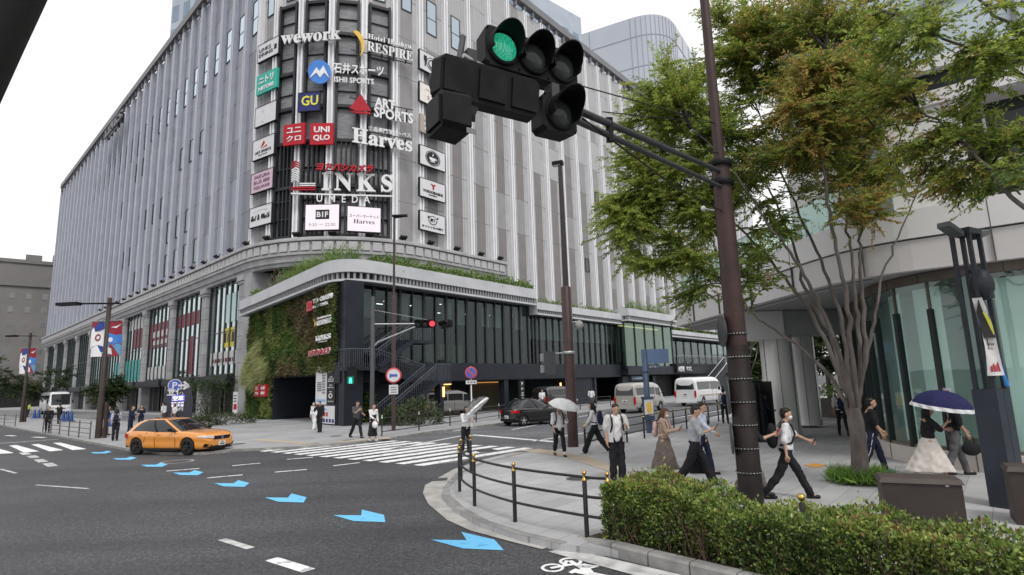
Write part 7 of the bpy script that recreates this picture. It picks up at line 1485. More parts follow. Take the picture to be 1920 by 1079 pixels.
def loft_body(name, secs, paint, parent, wheels, wr, subs=2):
    "secs: (x, list of (y, z) from bottom middle to top middle); mirrored; arches cut out"
    b = MB(); n = len(secs[0][1]); rings = []
    for x, s in secs: rings.append([(x, y, z) for y, z in s] + [(x, -y, z) for y, z in reversed(s[1:-1])])
    m = len(rings[0])
    for r_ in rings: b.v.extend(r_)
    for i in range(len(rings) - 1):
        for j in range(m): b.f.append((i * m + j, i * m + (j + 1) % m, (i + 1) * m + (j + 1) % m, (i + 1) * m + j))
    b.f.append(tuple(reversed(range(m)))); b.f.append(tuple(range((len(rings) - 1) * m, len(rings) * m))); b.m = [0] * len(b.f); b.sm = [True] * len(b.f)
    me = bpy.data.meshes.new(name); me.from_pydata(b.v, [], b.f); me.update(); bmm = bmesh.new(); bmm.from_mesh(me); bmesh.ops.recalc_face_normals(bmm, faces=bmm.faces); bmm.to_mesh(me); bmm.free()
    o = bpy.data.objects.new(name, me); mod = o.modifiers.new('s', 'SUBSURF'); mod.levels = subs; mod.render_levels = subs
    me2 = baked(o)
    if wheels:
        c = MB(); R = Matrix.Rotation(rad(90), 3, 'X')
        for x, y in wheels: c.lathe([(1e-4, -.22), (wr, -.22), (wr, .22), (1e-4, .22)], (x, math.copysign(abs(y) + .10, y), wr * .93), 28, R=R, smooth=False)
        cm_ = bpy.data.meshes.new('cut'); cm_.from_pydata(c.v, [], c.f); cm_.update(); bmm = bmesh.new(); bmm.from_mesh(cm_); bmesh.ops.remove_doubles(bmm, verts=bmm.verts, dist=1e-3); bmesh.ops.recalc_face_normals(bmm, faces=bmm.faces); bmm.to_mesh(cm_); bmm.free()
        co_ = bpy.data.objects.new('cut', cm_); WORK.collection.objects.link(co_); o = bpy.data.objects.new(name, me2); mod = o.modifiers.new('b', 'BOOLEAN'); mod.operation = 'DIFFERENCE'; mod.solver = 'EXACT'; mod.object = co_
        me3 = baked(o); bpy.data.objects.remove(co_); me2 = me3 if len(me3.polygons) > 20 else me2
    me2.materials.clear(); me2.materials.append(paint); bmm = bmesh.new(); bmm.from_mesh(me2)
    for f in bmm.faces: f.smooth = True; f.material_index = 0
    for e in bmm.edges:
        if len(e.link_faces) == 2 and e.calc_face_angle(0) > rad(40): e.smooth = False
    bmm.to_mesh(me2); bmm.free(); me2.update()
    o = bpy.data.objects.new(name, me2); link(o, parent); return o
def paintm(name, c, c2=None, rough=.22): return mat(name, c, c2 or tuple(x * .93 for x in c), .4, rough, coat=1.0, spec=.6)
def hatchback(label, p, az_, paint, L, W, H, wb, fo, r, rim, name='car', group=None, black_pillars=True, emblem=None, roof_paint=None, cat='car', tall=0.0, plate_f=True, hf=.545):
    "local x forward; fo = nose to front axle"
    root = empty(name, p, rad(90 - az_), label, cat, group); LOCAL.add(root.name)
    xf, xr = L / 2, -L / 2; ax_f = xf - fo; ax_r = ax_f - wb; hw = W / 2
    belt = H * .655; hood_f = H * hf; cowl_x = ax_f - .48; 
    top = [(xr, belt * .90), (xr + .10, belt * 1.0), (xr + .6, belt + .035), (cowl_x - .2, belt - .02), (cowl_x + .25, belt - .025), (ax_f + .1, lerp(belt, hood_f + .07, .55)), (xf - .42, hood_f + .06), (xf - .12, hood_f - .03), (xf, hood_f - .24)]
    bot = [(xr, .38), (xr + .12, .27), (xr + .5, .2), (xf - .6, .18), (xf - .15, .2), (xf, .28)]
    pl = [(xr, .78), (xr + .08, .88), (xr + .45, .975), (xr + 1.0, 1.0), (xf - 1.1, .995), (xf - .5, .95), (xf - .15, .80), (xf, .62)]
    secs = []
    for x in [xr, xr + .06, xr + .2, xr + .5, ax_r - .1, ax_r + .5, ax_r + 1.0, (ax_f + ax_r) / 2 + .3, cowl_x - .25, cowl_x + .1, ax_f + .05, ax_f + .4, xf - .35, xf - .15, xf - .04, xf]:
        t, bo, wd = interp(top, x), interp(bot, x), interp(pl, x) * hw; m = bo + (t - bo) * .45
        fl = .025 * max(math.exp(-((x - ax_r) / .42) ** 2), math.exp(-((x - ax_f) / .42) ** 2))
        secs.append((x, [(0, bo), (wd * .80, bo), (wd * .955, bo + .05), (wd * .975 + fl, bo + (t - bo) * .28), (wd * .955 + fl * .6, m + .04), (wd + fl * .5, bo + (t - bo) * .68), (wd * .955, t - .035), (wd * .88, t), (wd * .5, t + .025), (0, t + .035)]))
    body = loft_body('body', secs, paint, root, [(ax_f, hw * .9), (ax_f, -hw * .9), (ax_r, hw * .9), (ax_r, -hw * .9)], r * 1.14)
    # cabin
    bz = belt - .05; xcb, xct, xrb, xrt = cowl_x + .22, cowl_x - .80, xr + .10, xr + .92
    lv = [(0, xcb, xrb, hw * .93), (.35, lerp(xcb, xct, .36), lerp(xrb, xrt, .22), hw * .885), (.7, lerp(xcb, xct, .74), lerp(xrb, xrt, .52), hw * .80), (.88, lerp(xcb, xct, .97), lerp(xrb, xrt, .85), hw * .735)]
    def outline(x1, x0, w):
        return [(x1, 0), (x1 - .03, w * .6), (x1 - .14, w * .9), (x1 - .40, w), ((x0 + x1) / 2, w * 1.01), (x0 + .4, w * .985), (x0 + .12, w * .9), (x0, w * .6), (x0 - .01, 0)]
    def ringo(x1, x0, w, z): o = outline(x1, x0, w); return [Vector((x, y, z)) for x, y in o] + [Vector((x, -y, z)) for x, y in reversed(o[1:-1])]
    hz = H - bz; RS = [ringo(a, c, w, bz + hz * f) for f, a, c, w in lv]; m = len(RS[0])
    b = MB(); vs = [v for q in RS for v in q]; b._add(vs, [(i * m + j, i * m + (j + 1) % m, (i + 1) * m + (j + 1) % m, (i + 1) * m + j) for i in range(len(RS) - 1) for j in range(m)], 0, True); b.build('windows', carglass, root)
    b = MB(); top_r = [RS[-1], ringo(xct - .16, xrt + .02, hw * .69, H - .045), ringo(xct - .42, xrt + .22, hw * .56, H - .012), ringo(xct - .75, xrt + .55, hw * .3, H + .004)]; lo_ = [v + Vector((0, 0, -.035)) + (v - Vector((v.x * .9, 0, v.z))) * .014 for v in RS[-1]]; top_r = [lo_] + top_r
    vs = [v for q in top_r for v in q]; b._add(vs, [(i * m + j, i * m + (j + 1) % m, (i + 1) * m + (j + 1) % m, (i + 1) * m + j) for i in range(len(top_r) - 1) for j in range(m)], 0, True); b._add(top_r[-1], [tuple(range(m))], 0, True); b.build('roof', roof_paint or paint, root)
    for sg in (1, -1):
        b = MB()
        idx = lambda i, j: (i, j if sg > 0 else (m - j) % m)
        def pil(j0, j1, k, wdt, mm):
            for i in range(len(RS) - 1):
                a0, a1 = RS[i][idx(i, j0)[1]], RS[i + 1][idx(i, j0)[1]]; c0, c1 = RS[i][idx(i, j1)[1]], RS[i + 1][idx(i, j1)[1]]
                q = [lerp(a0, c0, k - wdt), lerp(a0, c0, k + wdt), lerp(a1, c1, k + wdt), lerp(a1, c1, k - wdt)]; o_ = Vector((0, sg * .008, 0)); b._add([v + o_ for v in q], [(0, 1, 2, 3)], mm)
        pil(2, 3, .2, .22, 0); pil(3, 4, .8, .05, 1); pil(5, 6, .55, .48, 0)
        b.build('pillars', [paint, seam], root)
        y = sg * (hw * .985)
        def side(pts, mm, nm, w_=.008):
            b2 = MB(); b2.tube([Vector((x, sg * (interp(pl, x) * hw * fy + .004), z)) for x, z, fy in pts], w_, 4); b2.build(nm, mm, root)
        side([(cowl_x - .15, belt - .05, .96), (cowl_x - .12, .55, .985), (cowl_x - .10, .3, .965)], seam, 'door_seam'); side([(cowl_x - 1.2, belt - .05, .96), (cowl_x - 1.2, .55, .985), (cowl_x - 1.15, .3, .965)], seam, 'door_seam'); side([(ax_r + .55, belt - .05, .96), (ax_r + .45, .6, .985), (ax_r + .42, .5, .98)], seam, 'door_seam')
        for hx in (cowl_x - 1.0, cowl_x - 2.0): b = MB(); b.box((hx, sg * (hw * .985), belt - .14), (.18, .035, .03)); b.build('door_handle', paint, root)
        b = MB(); b.ball((cowl_x - .28, sg * (hw + .10), belt + .06), .1, 10, 0, (.7, 1.15, .62)); b.box((cowl_x - .25, sg * (hw - .01), belt + .0), (.08, .16, .04)); b.build('mirror', seam if black_pillars else paint, root)
        b = MB(); b.box(((ax_f + ax_r) / 2, sg * hw * .955, .22), (wb - .75, .05, .10)); b.build('sill', seam, root)
        # lamps wrap round the corners
        b = MB(); vs = []
        for x, f in ((xf - .42, .90), (xf - .22, .865), (xf - .10, .80), (xf - .03, .62), (xf + .012, .48)): w_ = interp(pl, min(x, xf)) * hw; vs.append((x + .01, min(w_ + .012, hw * f + .03) if x < xf - .05 else hw * f))
        for z0, z1, mm in ((hood_f - .15, hood_f - .04, 0),):
            A = [Vector((x, sg * yy, lerp(z1, z1 - .015, k / 4))) for k, (x, yy) in enumerate(vs)]; B_ = [Vector((x + .015, sg * yy, lerp(z1 - .05, z0, k / 4))) for k, (x, yy) in enumerate(vs)]
            for k in range(4): b.quad(A[k], A[k + 1], B_[k + 1], B_[k], mm)
        b.build('headlight', headm, root)
        b = MB(); q = [(xr + .30, .985), (xr + .10, .93), (xr + .0, .80), (xr - .015, .52)]
        A = [Vector((x - .006, sg * (interp(pl, max(x, xr)) * hw * 1.0 + .006 if k < 3 else hw * f), belt - .10)) for k, (x, f) in enumerate(q)]; B_ = [v + Vector((-.01, 0, -.16)) for v in A]
        for k in range(3): b.quad(A[k], A[k + 1], B_[k + 1], B_[k])
        b.build('tail_light', tailm, root)
        b = MB(); b._add([Vector((xf - .18, sg * hw * .86, .30)), Vector((xf - .02, sg * hw * .60, .27)), Vector((xf + .012, sg * hw * .52, .36)), Vector((xf - .1, sg * hw * .83, .44))], [(0, 1, 2, 3)]); b.build('fog_vent', seam, root)
    b = MB(); z0, z1 = hood_f - .22, hood_f - .08; b._add([Vector((xf + .012, y, z)) for y, z in ((-hw * .47, z1), (hw * .47, z1), (hw * .42, z0), (-hw * .42, z0))], [(0, 1, 2, 3)]); b._add([Vector((xf - .0, y, z)) for y, z in ((-hw * .56, .33), (hw * .56, .33), (hw * .50, .24), (-hw * .50, .24))], [(0, 1, 2, 3)]); b.box((xf - .05, 0, .22), (.1, hw * 1.3, .04)); b.build('grille', seam, root)
    if emblem: b = MB(); zc_ = hood_f - .13; b._add([Vector((xf + .03, y, z)) for y, z in ((-.06, zc_), (0, zc_ + .10), (.06, zc_), (0, zc_ - .10))] + [Vector((xf + .03, y * .45, zc_ + (z - zc_) * .45)) for y, z in ((-.06, zc_), (0, zc_ + .10), (.06, zc_), (0, zc_ - .10))], [(0, 1, 5, 4), (1, 2, 6, 5), (2, 3, 7, 6), (3, 0, 4, 7)]); b.build('emblem', chrome, root)
    for x, sx_, z in ((xf + .02, 1, .40), (xr - .025, -1, .52)):
        b = MB(); b.box((x, 0, z), (.02, .33, .165)); pl_ = b.build('number_plate', plate_m, root); b = MB(); b.box((x + sx_ * .011, 0, z - .025), (.004, .24, .06)); b.box((x + sx_ * .011, 0, z + .05), (.004, .14, .03)); b.build('plate_marks', mat('plate_green', (.05, .16, .09)), pl_)
    b = MB(); b.box((xr + .0, 0, .33), (.05, hw * 1.4, .13)); b.build('rear_bumper', seam, root)
    for x in (ax_f, ax_r):
        for sg in (1, -1): wheel(root, x, sg * (hw - .13), r, .21, rim)
    b = MB(); b.box(((ax_f + ax_r) / 2, 0, .35), (wb + .8, W * .62, .3)); b.build('underbody', seam, root)
    return root
# ---- orange hatchback turning in the junction
w1_, w2_ = G(255, 853), G(353, 854); hd = (w2_ - w1_); haz = math.degrees(math.atan2(hd.x, hd.y)); hv = azv(haz); lf = Vector((-hv.y, hv.x, 0))
L_, fo_ = 4.36, .88; ctr_ax = (w1_ + w2_) / 2 + lf * .80; off_x = (L_ / 2 - fo_ - 2.67 / 2)
hatchback('orange hatchback turning right past the crosswalk with its front wheel turned', ctr_ax - hv * off_x, haz, paintm('paint_orange', (.70, .265, .035), (.66, .245, .03)), L_, 1.82, 1.44, 2.67, fo_, .325, rim_d, emblem=True)
pc_ = G(990, 800); hatchback('small black hatchback with a pale roof edge driving away on the street', pc_ + azv(39.3) * 1.5 + azv(-50.7) * .75, 39.3 + 14, paintm('paint_black', (.012, .012, .014)), 3.85, 1.70, 1.52, 2.45, .8, .30, rim_s, black_pillars=False)
# ---- vans and buses
def van(label, p, az_, L, W, H, paint, name, cat, wheels, wr, wins, rear_win, front_win, nose=.5, zb=.3, rim=rim_s, extra=None, group=None, stripe=None):
    root = empty(name, p, rad(90 - az_), label, cat, group); LOCAL.add(root.name); hw = W / 2; xf, xr = L / 2, -L / 2
    top = [(xr, H - .22), (xr + .15, H - .05), (xr + .6, H), (xf - nose - .7, H), (xf - nose * .9, H - .18), (xf - nose * .35, H * .58), (xf - .08, H * .42), (xf, H * .30)]
    secs = []
    for x in [xr, xr + .05, xr + .2, xr + .7, xr + L * .35, xr + L * .6, xf - nose - .7, xf - nose - .2, xf - nose * .8, xf - nose * .5, xf - nose * .25, xf - .06, xf]:
        t = interp(top, x); bo = zb if x > xr + .1 else zb + .08; e = .93 if x < xr + .03 or x > xf - .03 else 1; w = hw * e
        secs.append((x, [(0, bo), (w * .9, bo), (w * .985, bo + .08), (w, bo + (t - bo) * .35), (w * .985, bo + (t - bo) * .55), (w * .93, bo + (t - bo) * .86), (w * .84, t - .03), (w * .5, t), (0, t + .02)]))
    loft_body('body', secs, paint, root, [(x, s * hw * .92) for x in wheels for s in (1, -1)], wr * 1.15)
    yv = lambda z: hw * (1.0 - .055 * max(0, (z - H * .55)) / (H * .4)) + .006
    for sg in (1, -1):
        for (x0, x1, z0, z1) in wins:
            b = MB(); b.quad(Vector((x0, sg * yv(z0), z0)), Vector((x1, sg * yv(z0), z0)), Vector((x1, sg * (yv(z1)), z1)), Vector((x0, sg * (yv(z1)), z1))); b.build('side_window', carglass, root)
        b = MB(); z0, z1 = rear_win[0] - .62, rear_win[0] - .12; b.box((xr + .02, sg * hw * .90, (z0 + z1) / 2), (.12, .14, z1 - z0)); b.build('tail_light', tailm, root)
        b = MB(); b.box((xf - .06, sg * hw * .74, H * .31), (.18, .32, .16)); b.build('headlight', headm, root)
        b = MB(); b.box((xf - nose * .7, sg * (hw + .16), H * .55), (.1, .18, .3)); b.tube([(xf - nose * .7, sg * hw * .95, H * .62), (xf - nose * .7, sg * (hw + .16), H * .62)], .02, 4); b.build('mirror', seam, root)
        b = MB(); b.tube([Vector((xf - nose - 1.0, sg * (hw + .003), z)) for z in (zb + .1, H * .55)], .008, 4); b.tube([Vector((xf - nose - 1.9, sg * (hw + .003), z)) for z in (zb + .1, H * .55)], .008, 4); b.build('door_seam', seam, root)
        if stripe: b = MB(); b.box((0, sg * (hw + .002), H * .36), (L * .8, .006, .12)); b.build('stripe', stripe, root)
    rz0, rz1 = rear_win; b = MB(); b.quad(Vector((xr - .012, -hw * .80, rz0)), Vector((xr - .012, hw * .80, rz0)), Vector((xr + .02, hw * .74, rz1)), Vector((xr + .02, -hw * .74, rz1))); b.build('rear_window', carglass, root)
    fz0, fz1 = front_win; b = MB()
    xx = lambda z: [x for x in [xf - nose * k / 40 for k in range(60)] if interp(top, x) >= z][0] if True else xf
    for k in range(4):
        za, zc = lerp(fz0, fz1, k / 4), lerp(fz0, fz1, (k + 1) / 4); b.quad(*[Vector((xx(z) + .03, y, z)) for z, y in ((za, -hw * .86), (za, hw * .86), (zc, hw * .82), (zc, -hw * .82))])
    b.build('windscreen', carglass, root)
    for x, s_, z in ((xf + .015, 1, zb + .22), (xr - .02, -1, rz0 - .42)): b = MB(); b.box((x, 0, z), (.02, .36, .18)); q = b.build('number_plate', plate_m, root); b = MB(); b.box((x + s_ * .012, 0, z), (.004, .25, .08)); b.build('plate_marks', seam, q)
    b = MB(); b.box((xr - .03, 0, zb + .1), (.12, W * .94, .16)); b.box((xf - .02, 0, zb + .1), (.1, W * .9, .18)); b.build('bumper', paint, root)
    b = MB(); b.box((xf + .0, 0, H * .27), (.05, W * .45, .14)); b.build('grille', seam, root)
    for x in wheels:
        for sg in (1, -1): wheel(root, x, sg * (hw - .14), wr, .22, rim)
    b = MB(); b.box((0, 0, zb + .15), (L * .9, W * .6, .3)); b.build('underbody', seam, root); return root
silver = paintm('paint_silver', (.36, .345, .32)); whitep_ = paintm('paint_white', (.72, .73, .74)); dkp = paintm('paint_dark', (.02, .02, .023)); greyp_ = paintm('paint_grey', (.16, .16, .155))
g_ = G(1148, 776); van('silver high roof van with a dark rear window parked by the far kerb', g_ + azv(39.3) * 2.7 + azv(129.3) * .95, 39.3, 4.9, 1.78, 2.18, silver, 'van', 'van', (1.55, -1.4), .33, [(-2.2, -.85, 1.28, 1.8), (-.7, .65, 1.28, 1.8), (.8, 1.5, 1.22, 1.75)], (1.28, 1.88), (1.25, 1.95), .9, group=None)
g_ = G(1262, 763); van('white minibus with red tail lights driving away beyond the silver van', g_ + azv(39.3) * 3.5 + azv(129.3) * 1.05, 39.3, 6.4, 1.98, 2.45, whitep_, 'minibus', 'bus', (2.0, -1.7), .37, [(-2.85, -.1, 1.38, 2.05), (0.05, 1.7, 1.35, 2.05), (1.8, 2.4, 1.25, 2.0)], (1.42, 2.05), (1.25, 2.15), .9, stripe=mat('stripe_gold', (.45, .38, .28)))
g_ = G(112, 778, SWZ); van('white coach with a large windscreen waiting at the bus stop on the left', g_ + azv(-46.5) * 4.2, 133.5, 8.4, 2.4, 3.1, whitep_, 'coach', 'bus', (2.6, -2.2), .46, [(-3.9, -1.2, 1.6, 2.6), (-1.1, 1.2, 1.6, 2.6), (1.3, 2.9, 1.6, 2.6)], (1.8, 2.6), (1.3, 2.75), .6, zb=.4)
q0_ = PC + dR * 21.5 + nR * 1.6; q0_.z = SWZ; van('black minivan standing in the dark parking mouth, behind the small black car', q0_, 39.3, 4.7, 1.8, 1.95, dkp, 'minivan', 'car', (1.5, -1.3), .33, [(-2.1, -.6, 1.15, 1.65), (-.5, .7, 1.15, 1.65), (.8, 1.4, 1.1, 1.6)], (1.15, 1.65), (1.1, 1.7), 1.3)
q0_ = PC + dR * 10.4 - nR * .6; q0_.z = SWZ; van('grey van half hidden behind shrubs in the parking mouth by the stair', q0_, 60, 4.6, 1.8, 1.95, greyp_, 'minivan', 'car', (1.5, -1.3), .33, [(-2.1, -.6, 1.15, 1.65), (-.5, .7, 1.15, 1.65), (.8, 1.4, 1.1, 1.6)], (1.15, 1.65), (1.1, 1.7), 1.3)
# ================================================================== people
def cap(b, a, c, r0, r1, n=10):
    a, c = Vector(a), Vector(c); d = c - a; L = d.length
    z = d.normalized() if L > 1e-6 else Vector((0, 0, 1)); R = z.to_track_quat('Z', 'Y').to_matrix(); pr = []
    for k in range(5): th = -math.pi / 2 + math.pi / 2 * k / 4; pr.append((max(1e-4, r0 * math.cos(th)), r0 * math.sin(th)))
    for k in range(5): th = math.pi / 2 * k / 4; pr.append((max(1e-4, r1 * math.cos(th)), L + r1 * math.sin(th)))
    b.lathe(pr, a, n, R=R)
def ell(b, c, s, R=None): b.ball(c, 1.0, 12, 0, s, R)
def blob(b, name, m, parent, vox=.016, sm=4, noise=0.0, extra=None, freq=9.0):
    me = bpy.data.meshes.new(name); me.from_pydata(b.v, [], b.f); me.update()
    bmm = bmesh.new(); bmm.from_mesh(me); bmesh.ops.remove_doubles(bmm, verts=bmm.verts, dist=2e-4); bmesh.ops.recalc_face_normals(bmm, faces=bmm.faces); bmm.to_mesh(me); bmm.free()
    o = bpy.data.objects.new(name, me); r = o.modifiers.new('r', 'REMESH'); r.mode = 'VOXEL'; r.voxel_size = vox; r.use_smooth_shade = True
    if sm: s = o.modifiers.new('s', 'SMOOTH'); s.factor = .5; s.iterations = sm
    m2 = baked(o)
    if noise:
        n_ = len(m2.vertices); q = np.empty(n_ * 3); m2.vertices.foreach_get('co', q); q = q.reshape(-1, 3); nr = np.empty(n_ * 3, dtype=np.float32); m2.vertices.foreach_get('normal', nr); nr = nr.reshape(-1, 3); f = freq * 1.6
        w_ = np.sin(q[:, 0] * f + 2.1 * np.sin(q[:, 2] * f * .7)) * np.sin(q[:, 1] * f * 1.1 + q[:, 2] * f * .9 + 1.3 * np.sin(q[:, 0] * f * .6)) + .5 * np.sin(q[:, 2] * f * 2.3 + q[:, 0] * f * 1.7 + 1) * np.sin(q[:, 1] * f * 2.6 - q[:, 2] * f)
        q = q + nr * (noise * .8 * w_)[:, None]; m2.vertices.foreach_set('co', q.ravel())
    if extra is not None:
        bm2 = bmesh.new(); bm2.from_mesh(m2); e = bpy.data.meshes.new('x'); e.from_pydata(extra.v, [], extra.f); mi_ = extra.m; nf0 = len(bm2.faces); bm2.from_mesh(e); bm2.faces.ensure_lookup_table()
        for k, i_ in enumerate(mi_): bm2.faces[nf0 + k].material_index = i_
        for f in bm2.faces: f.smooth = True
        bm2.to_mesh(m2); bm2.free(); bpy.data.meshes.remove(e)
    m2.materials.clear()
    for q in (m if isinstance(m, (list, tuple)) else [m]): m2.materials.append(q)
    m2.polygons.foreach_set('use_smooth', np.ones(len(m2.polygons), dtype=bool)); m2.update()
    o = bpy.data.objects.new(name, m2); link(o, parent); return o
skin = mat('skin', (.48, .30, .215), (.43, .26, .18), 6, .5); eye_m = mat('eye_dark', (.02, .015, .012)); lip_m = mat('lip', (.36, .16, .13)); hairb = mat('hair_black', (.014, .012, .011), (.022, .018, .016), 30, .45); hairr = mat('hair_brown', (.085, .04, .026), (.05, .025, .018), 30, .45)
def cloth(name, c, c2=None): return mat('cloth_' + name, c, c2 or tuple(x * .84 for x in c), 7, .85, bump=.3, bscale=22)
C_white = cloth('white', (.70, .70, .71), (.60, .60, .62)); C_black = cloth('black', (.016, .016, .019)); C_grey = cloth('grey', (.40, .41, .43), (.33, .34, .36)); C_dgrey = cloth('dark_grey', (.085, .08, .085)); C_navy = cloth('navy', (.018, .022, .05)); C_beige = cloth('beige', (.40, .29, .22)); C_taupe = cloth('taupe', (.16, .13, .11)); C_cream = cloth('cream', (.66, .61, .56), (.62, .57, .52)); C_lav = cloth('lavender', (.48, .47, .62)); C_khaki = cloth('khaki', (.15, .135, .115)); C_pale = cloth('pale_grey', (.56, .55, .54), (.49, .48, .47)); C_pink = cloth('dusty_pink', (.55, .40, .37)); C_lime = cloth('lime', (.42, .60, .06)); C_trous = cloth('trouser_grey', (.12, .12, .125)); C_blue = cloth('light_blue', (.55, .60, .70)); shoe_b = mat('shoe_black', (.018, .017, .017), rough=.5); shoe_w = mat('shoe_white', (.65, .65, .65), rough=.6); shoe_bl = mat('shoe_blue', (.08, .30, .50), rough=.6); phone_m = mat('phone_black', (.015, .015, .018), rough=.2); mask_m = mat('mask_white', (.78, .78, .78)); 
PEOPLE = []
def person(px, py, az_, label, h=1.72, stride=.0, top=None, sleeve=.5, bottom=None, bot='trousers', hair=hairb, hlen=0, shoes=shoe_b, armR=(0, 20), armL=(0, 20), outR=8, outL=8, mask=False, female=False, head=(0, 0), wide=1.0, open_shirt=None, vox=.017, z=SWZ, lean=3.0, dist=None, lift=0.0, sock=None, crop=False, tie=False, stripe=None, apron=None, vest=None):
    p = G(px, py, z) if dist is None else Vector((D(px, py, dist).x, dist, z)); root = empty('person', p, rad(-az_), label, 'person'); s = h / 1.72; R = random.Random(int(px * 7 + py))
    V3 = lambda x, y, zz: Vector((x * s, y * s, zz * s))
    # legs (y forward)
    def leg(x, a, k):
        hp_ = Vector((x, 0, .91)); kn = hp_ + Vector((0, math.sin(rad(a)), -math.cos(rad(a)))) * .43; an = kn + Vector((x * .05, math.sin(rad(a - k)), -math.cos(rad(a - k)))) * .415; return hp_, kn, an
    Lg = leg(-.095, stride, stride * .12 + 2); Rg = leg(.095, -stride * .85, stride * .55 + 3)
    zmin = min(Lg[2].z, Rg[2].z); dz = .085 - zmin
    Lg = [q + Vector((0, 0, dz)) for q in Lg]; Rg = [q + Vector((0, 0, dz)) for q in Rg]
    ln = math.tan(rad(lean)); T = lambda x, y, zz: Vector((x, y + (zz - .95) * ln, zz + dz))
    shw = .175 if female else .195
    def arm(x, a, e, o):
        sg = 1 if x > 0 else -1; sh = T(x, 0, 1.405); d1 = Vector((sg * math.sin(rad(o)), math.sin(rad(a)), -math.cos(rad(a)) * math.cos(rad(o)))).normalized(); el_ = sh + d1 * .285; f = a + e
        d2 = Vector((-sg * math.sin(rad(e * .28)) + sg * math.sin(rad(o)) * .5, math.sin(rad(f)), -math.cos(rad(f)))).normalized(); wr = el_ + d2 * .245; return sh, el_, wr, d2
    RA = arm(shw, *armR, outR); LA = arm(-shw, *armL, outL)
    S = lambda v: v * s
    hy, hpch = head; hc = T(0, .035, 1.595)
    RH = Matrix.Rotation(rad(-hy), 3, 'Z') @ Matrix.Rotation(rad(-hpch), 3, 'X')
    hh = lambda x, y, zz: S(hc + RH @ Vector((x, y, zz)))
    b = MB(); c_ = lambda a, d, r0, r1: cap(b, S(a), S(d), r0 * s, r1 * s)
    ell(b, hh(0, 0, .02), (.076 * s, .095 * s, .098 * s), RH); ell(b, hh(0, .022, -.05), (.06 * s, .07 * s, .07 * s), RH); cap(b, hh(0, .085, .0), hh(0, .103, -.025), .010 * s, .015 * s, 8)
    for sg in (1, -1): ell(b, hh(sg * .078, -.005, -.005), (.012 * s, .022 * s, .033 * s), RH)
    cap(b, S(T(0, -.01, 1.42)), hh(0, -.005, -.06), .055 * s, .048 * s)
    c_(T(0, 0, 1.0), T(0, .0, 1.33), .11, .125); c_(T(-shw + .04, 0, 1.385), T(shw - .04, 0, 1.385), .06, .06)
    for A in (RA, LA):
        c_(A[0], A[1], .046, .038); c_(A[1], A[2], .037, .026); pm_ = A[2] + A[3] * .055; c_(A[2], pm_, .028, .030)
    for q in (Lg, Rg): c_(q[0], q[1], .085, .055); c_(q[1], q[2], .052, .036); c_(q[2], q[2] + Vector((0, .10, -.045)), .035, .030)
    x = MB()
    for sg in (1, -1):
        ellc = hh(sg * .033, .080, .012); x.ball(ellc, .0125 * s, 8, 1, (1.15, .8, .65), RH)
        x.box(hh(sg * .034, .092, .036), (.032 * s, .01 * s, .008 * s), R=RH, mi=3)
    x.box(hh(0, .088, -.058), (.045 * s, .012 * s, .010 * s), R=RH, mi=2)
    for A, sg in ((RA, 1), (LA, -1)):
        d = A[3]; sd = d.cross(Vector((sg, 0, 0))).normalized(); pl_n = Vector((sg, 0, 0)); pl_n = (pl_n - d * pl_n.dot(d)).normalized(); fw = d.cross(pl_n).normalized() * (1 if True else 1)
        if fw.y < 0: fw = -fw
        base = A[2] + d * .075
        for k in range(4):
            ln_ = (.062, .075, .07, .055)[k]; o_ = fw * (.030 - .020 * k); curl = -pl_n * (.010 + .006 * k)
            a0 = base + o_; a1 = a0 + d * ln_ * .55 + curl * .5; a2 = a1 + d * ln_ * .45 + curl * 1.8; x.tube([S(a0 - d * .03), S(a0), S(a1), S(a2)], [.0095 * s, .009 * s, .0085 * s, .006 * s], 6, 0)
        t0 = A[2] + d * .03 + fw * .022; x.tube([S(t0), S(t0 + d * .03 + fw * .022), S(t0 + d * .058 + fw * .026 - pl_n * .01)], [.011 * s, .010 * s, .007 * s], 6, 0)
    blob(b, 'body', [skin, eye_m, lip_m, hair], root, vox * s, 3, extra=x)
    # clothes
    if top is not None:
        b = MB(); bl = 1.0 if not female else .94
        cap(b, S(T(0, .0, .97)), S(T(0, 0, 1.30)), .135 * s * bl, .145 * s * bl); ell(b, S(T(0, .01, 1.26)), (.185 * s * bl, .125 * s, .17 * s)); ell(b, S(T(0, .0, 1.0)), (.175 * s * bl, .128 * s, .13 * s)); cap(b, S(T(-shw + .03, 0, 1.395)), S(T(shw - .03, 0, 1.395)), .072 * s, .072 * s)
        if female: ell(b, S(T(0, .07, 1.25)), (.12 * s, .07 * s, .075 * s))
        for A in (RA, LA):
            if sleeve <= 1: e_ = lerp(A[0], A[1], min(1, sleeve * 1.5)); cap(b, S(A[0]), S(e_), .070 * s, .066 * s)
            else: cap(b, S(A[0]), S(A[1]), .068 * s, .055 * s); cap(b, S(A[1]), S(lerp(A[1], A[2], .92)), .053 * s, .042 * s)
        blob(b, 'shirt', top, root, vox * s, 3, .012 * s)
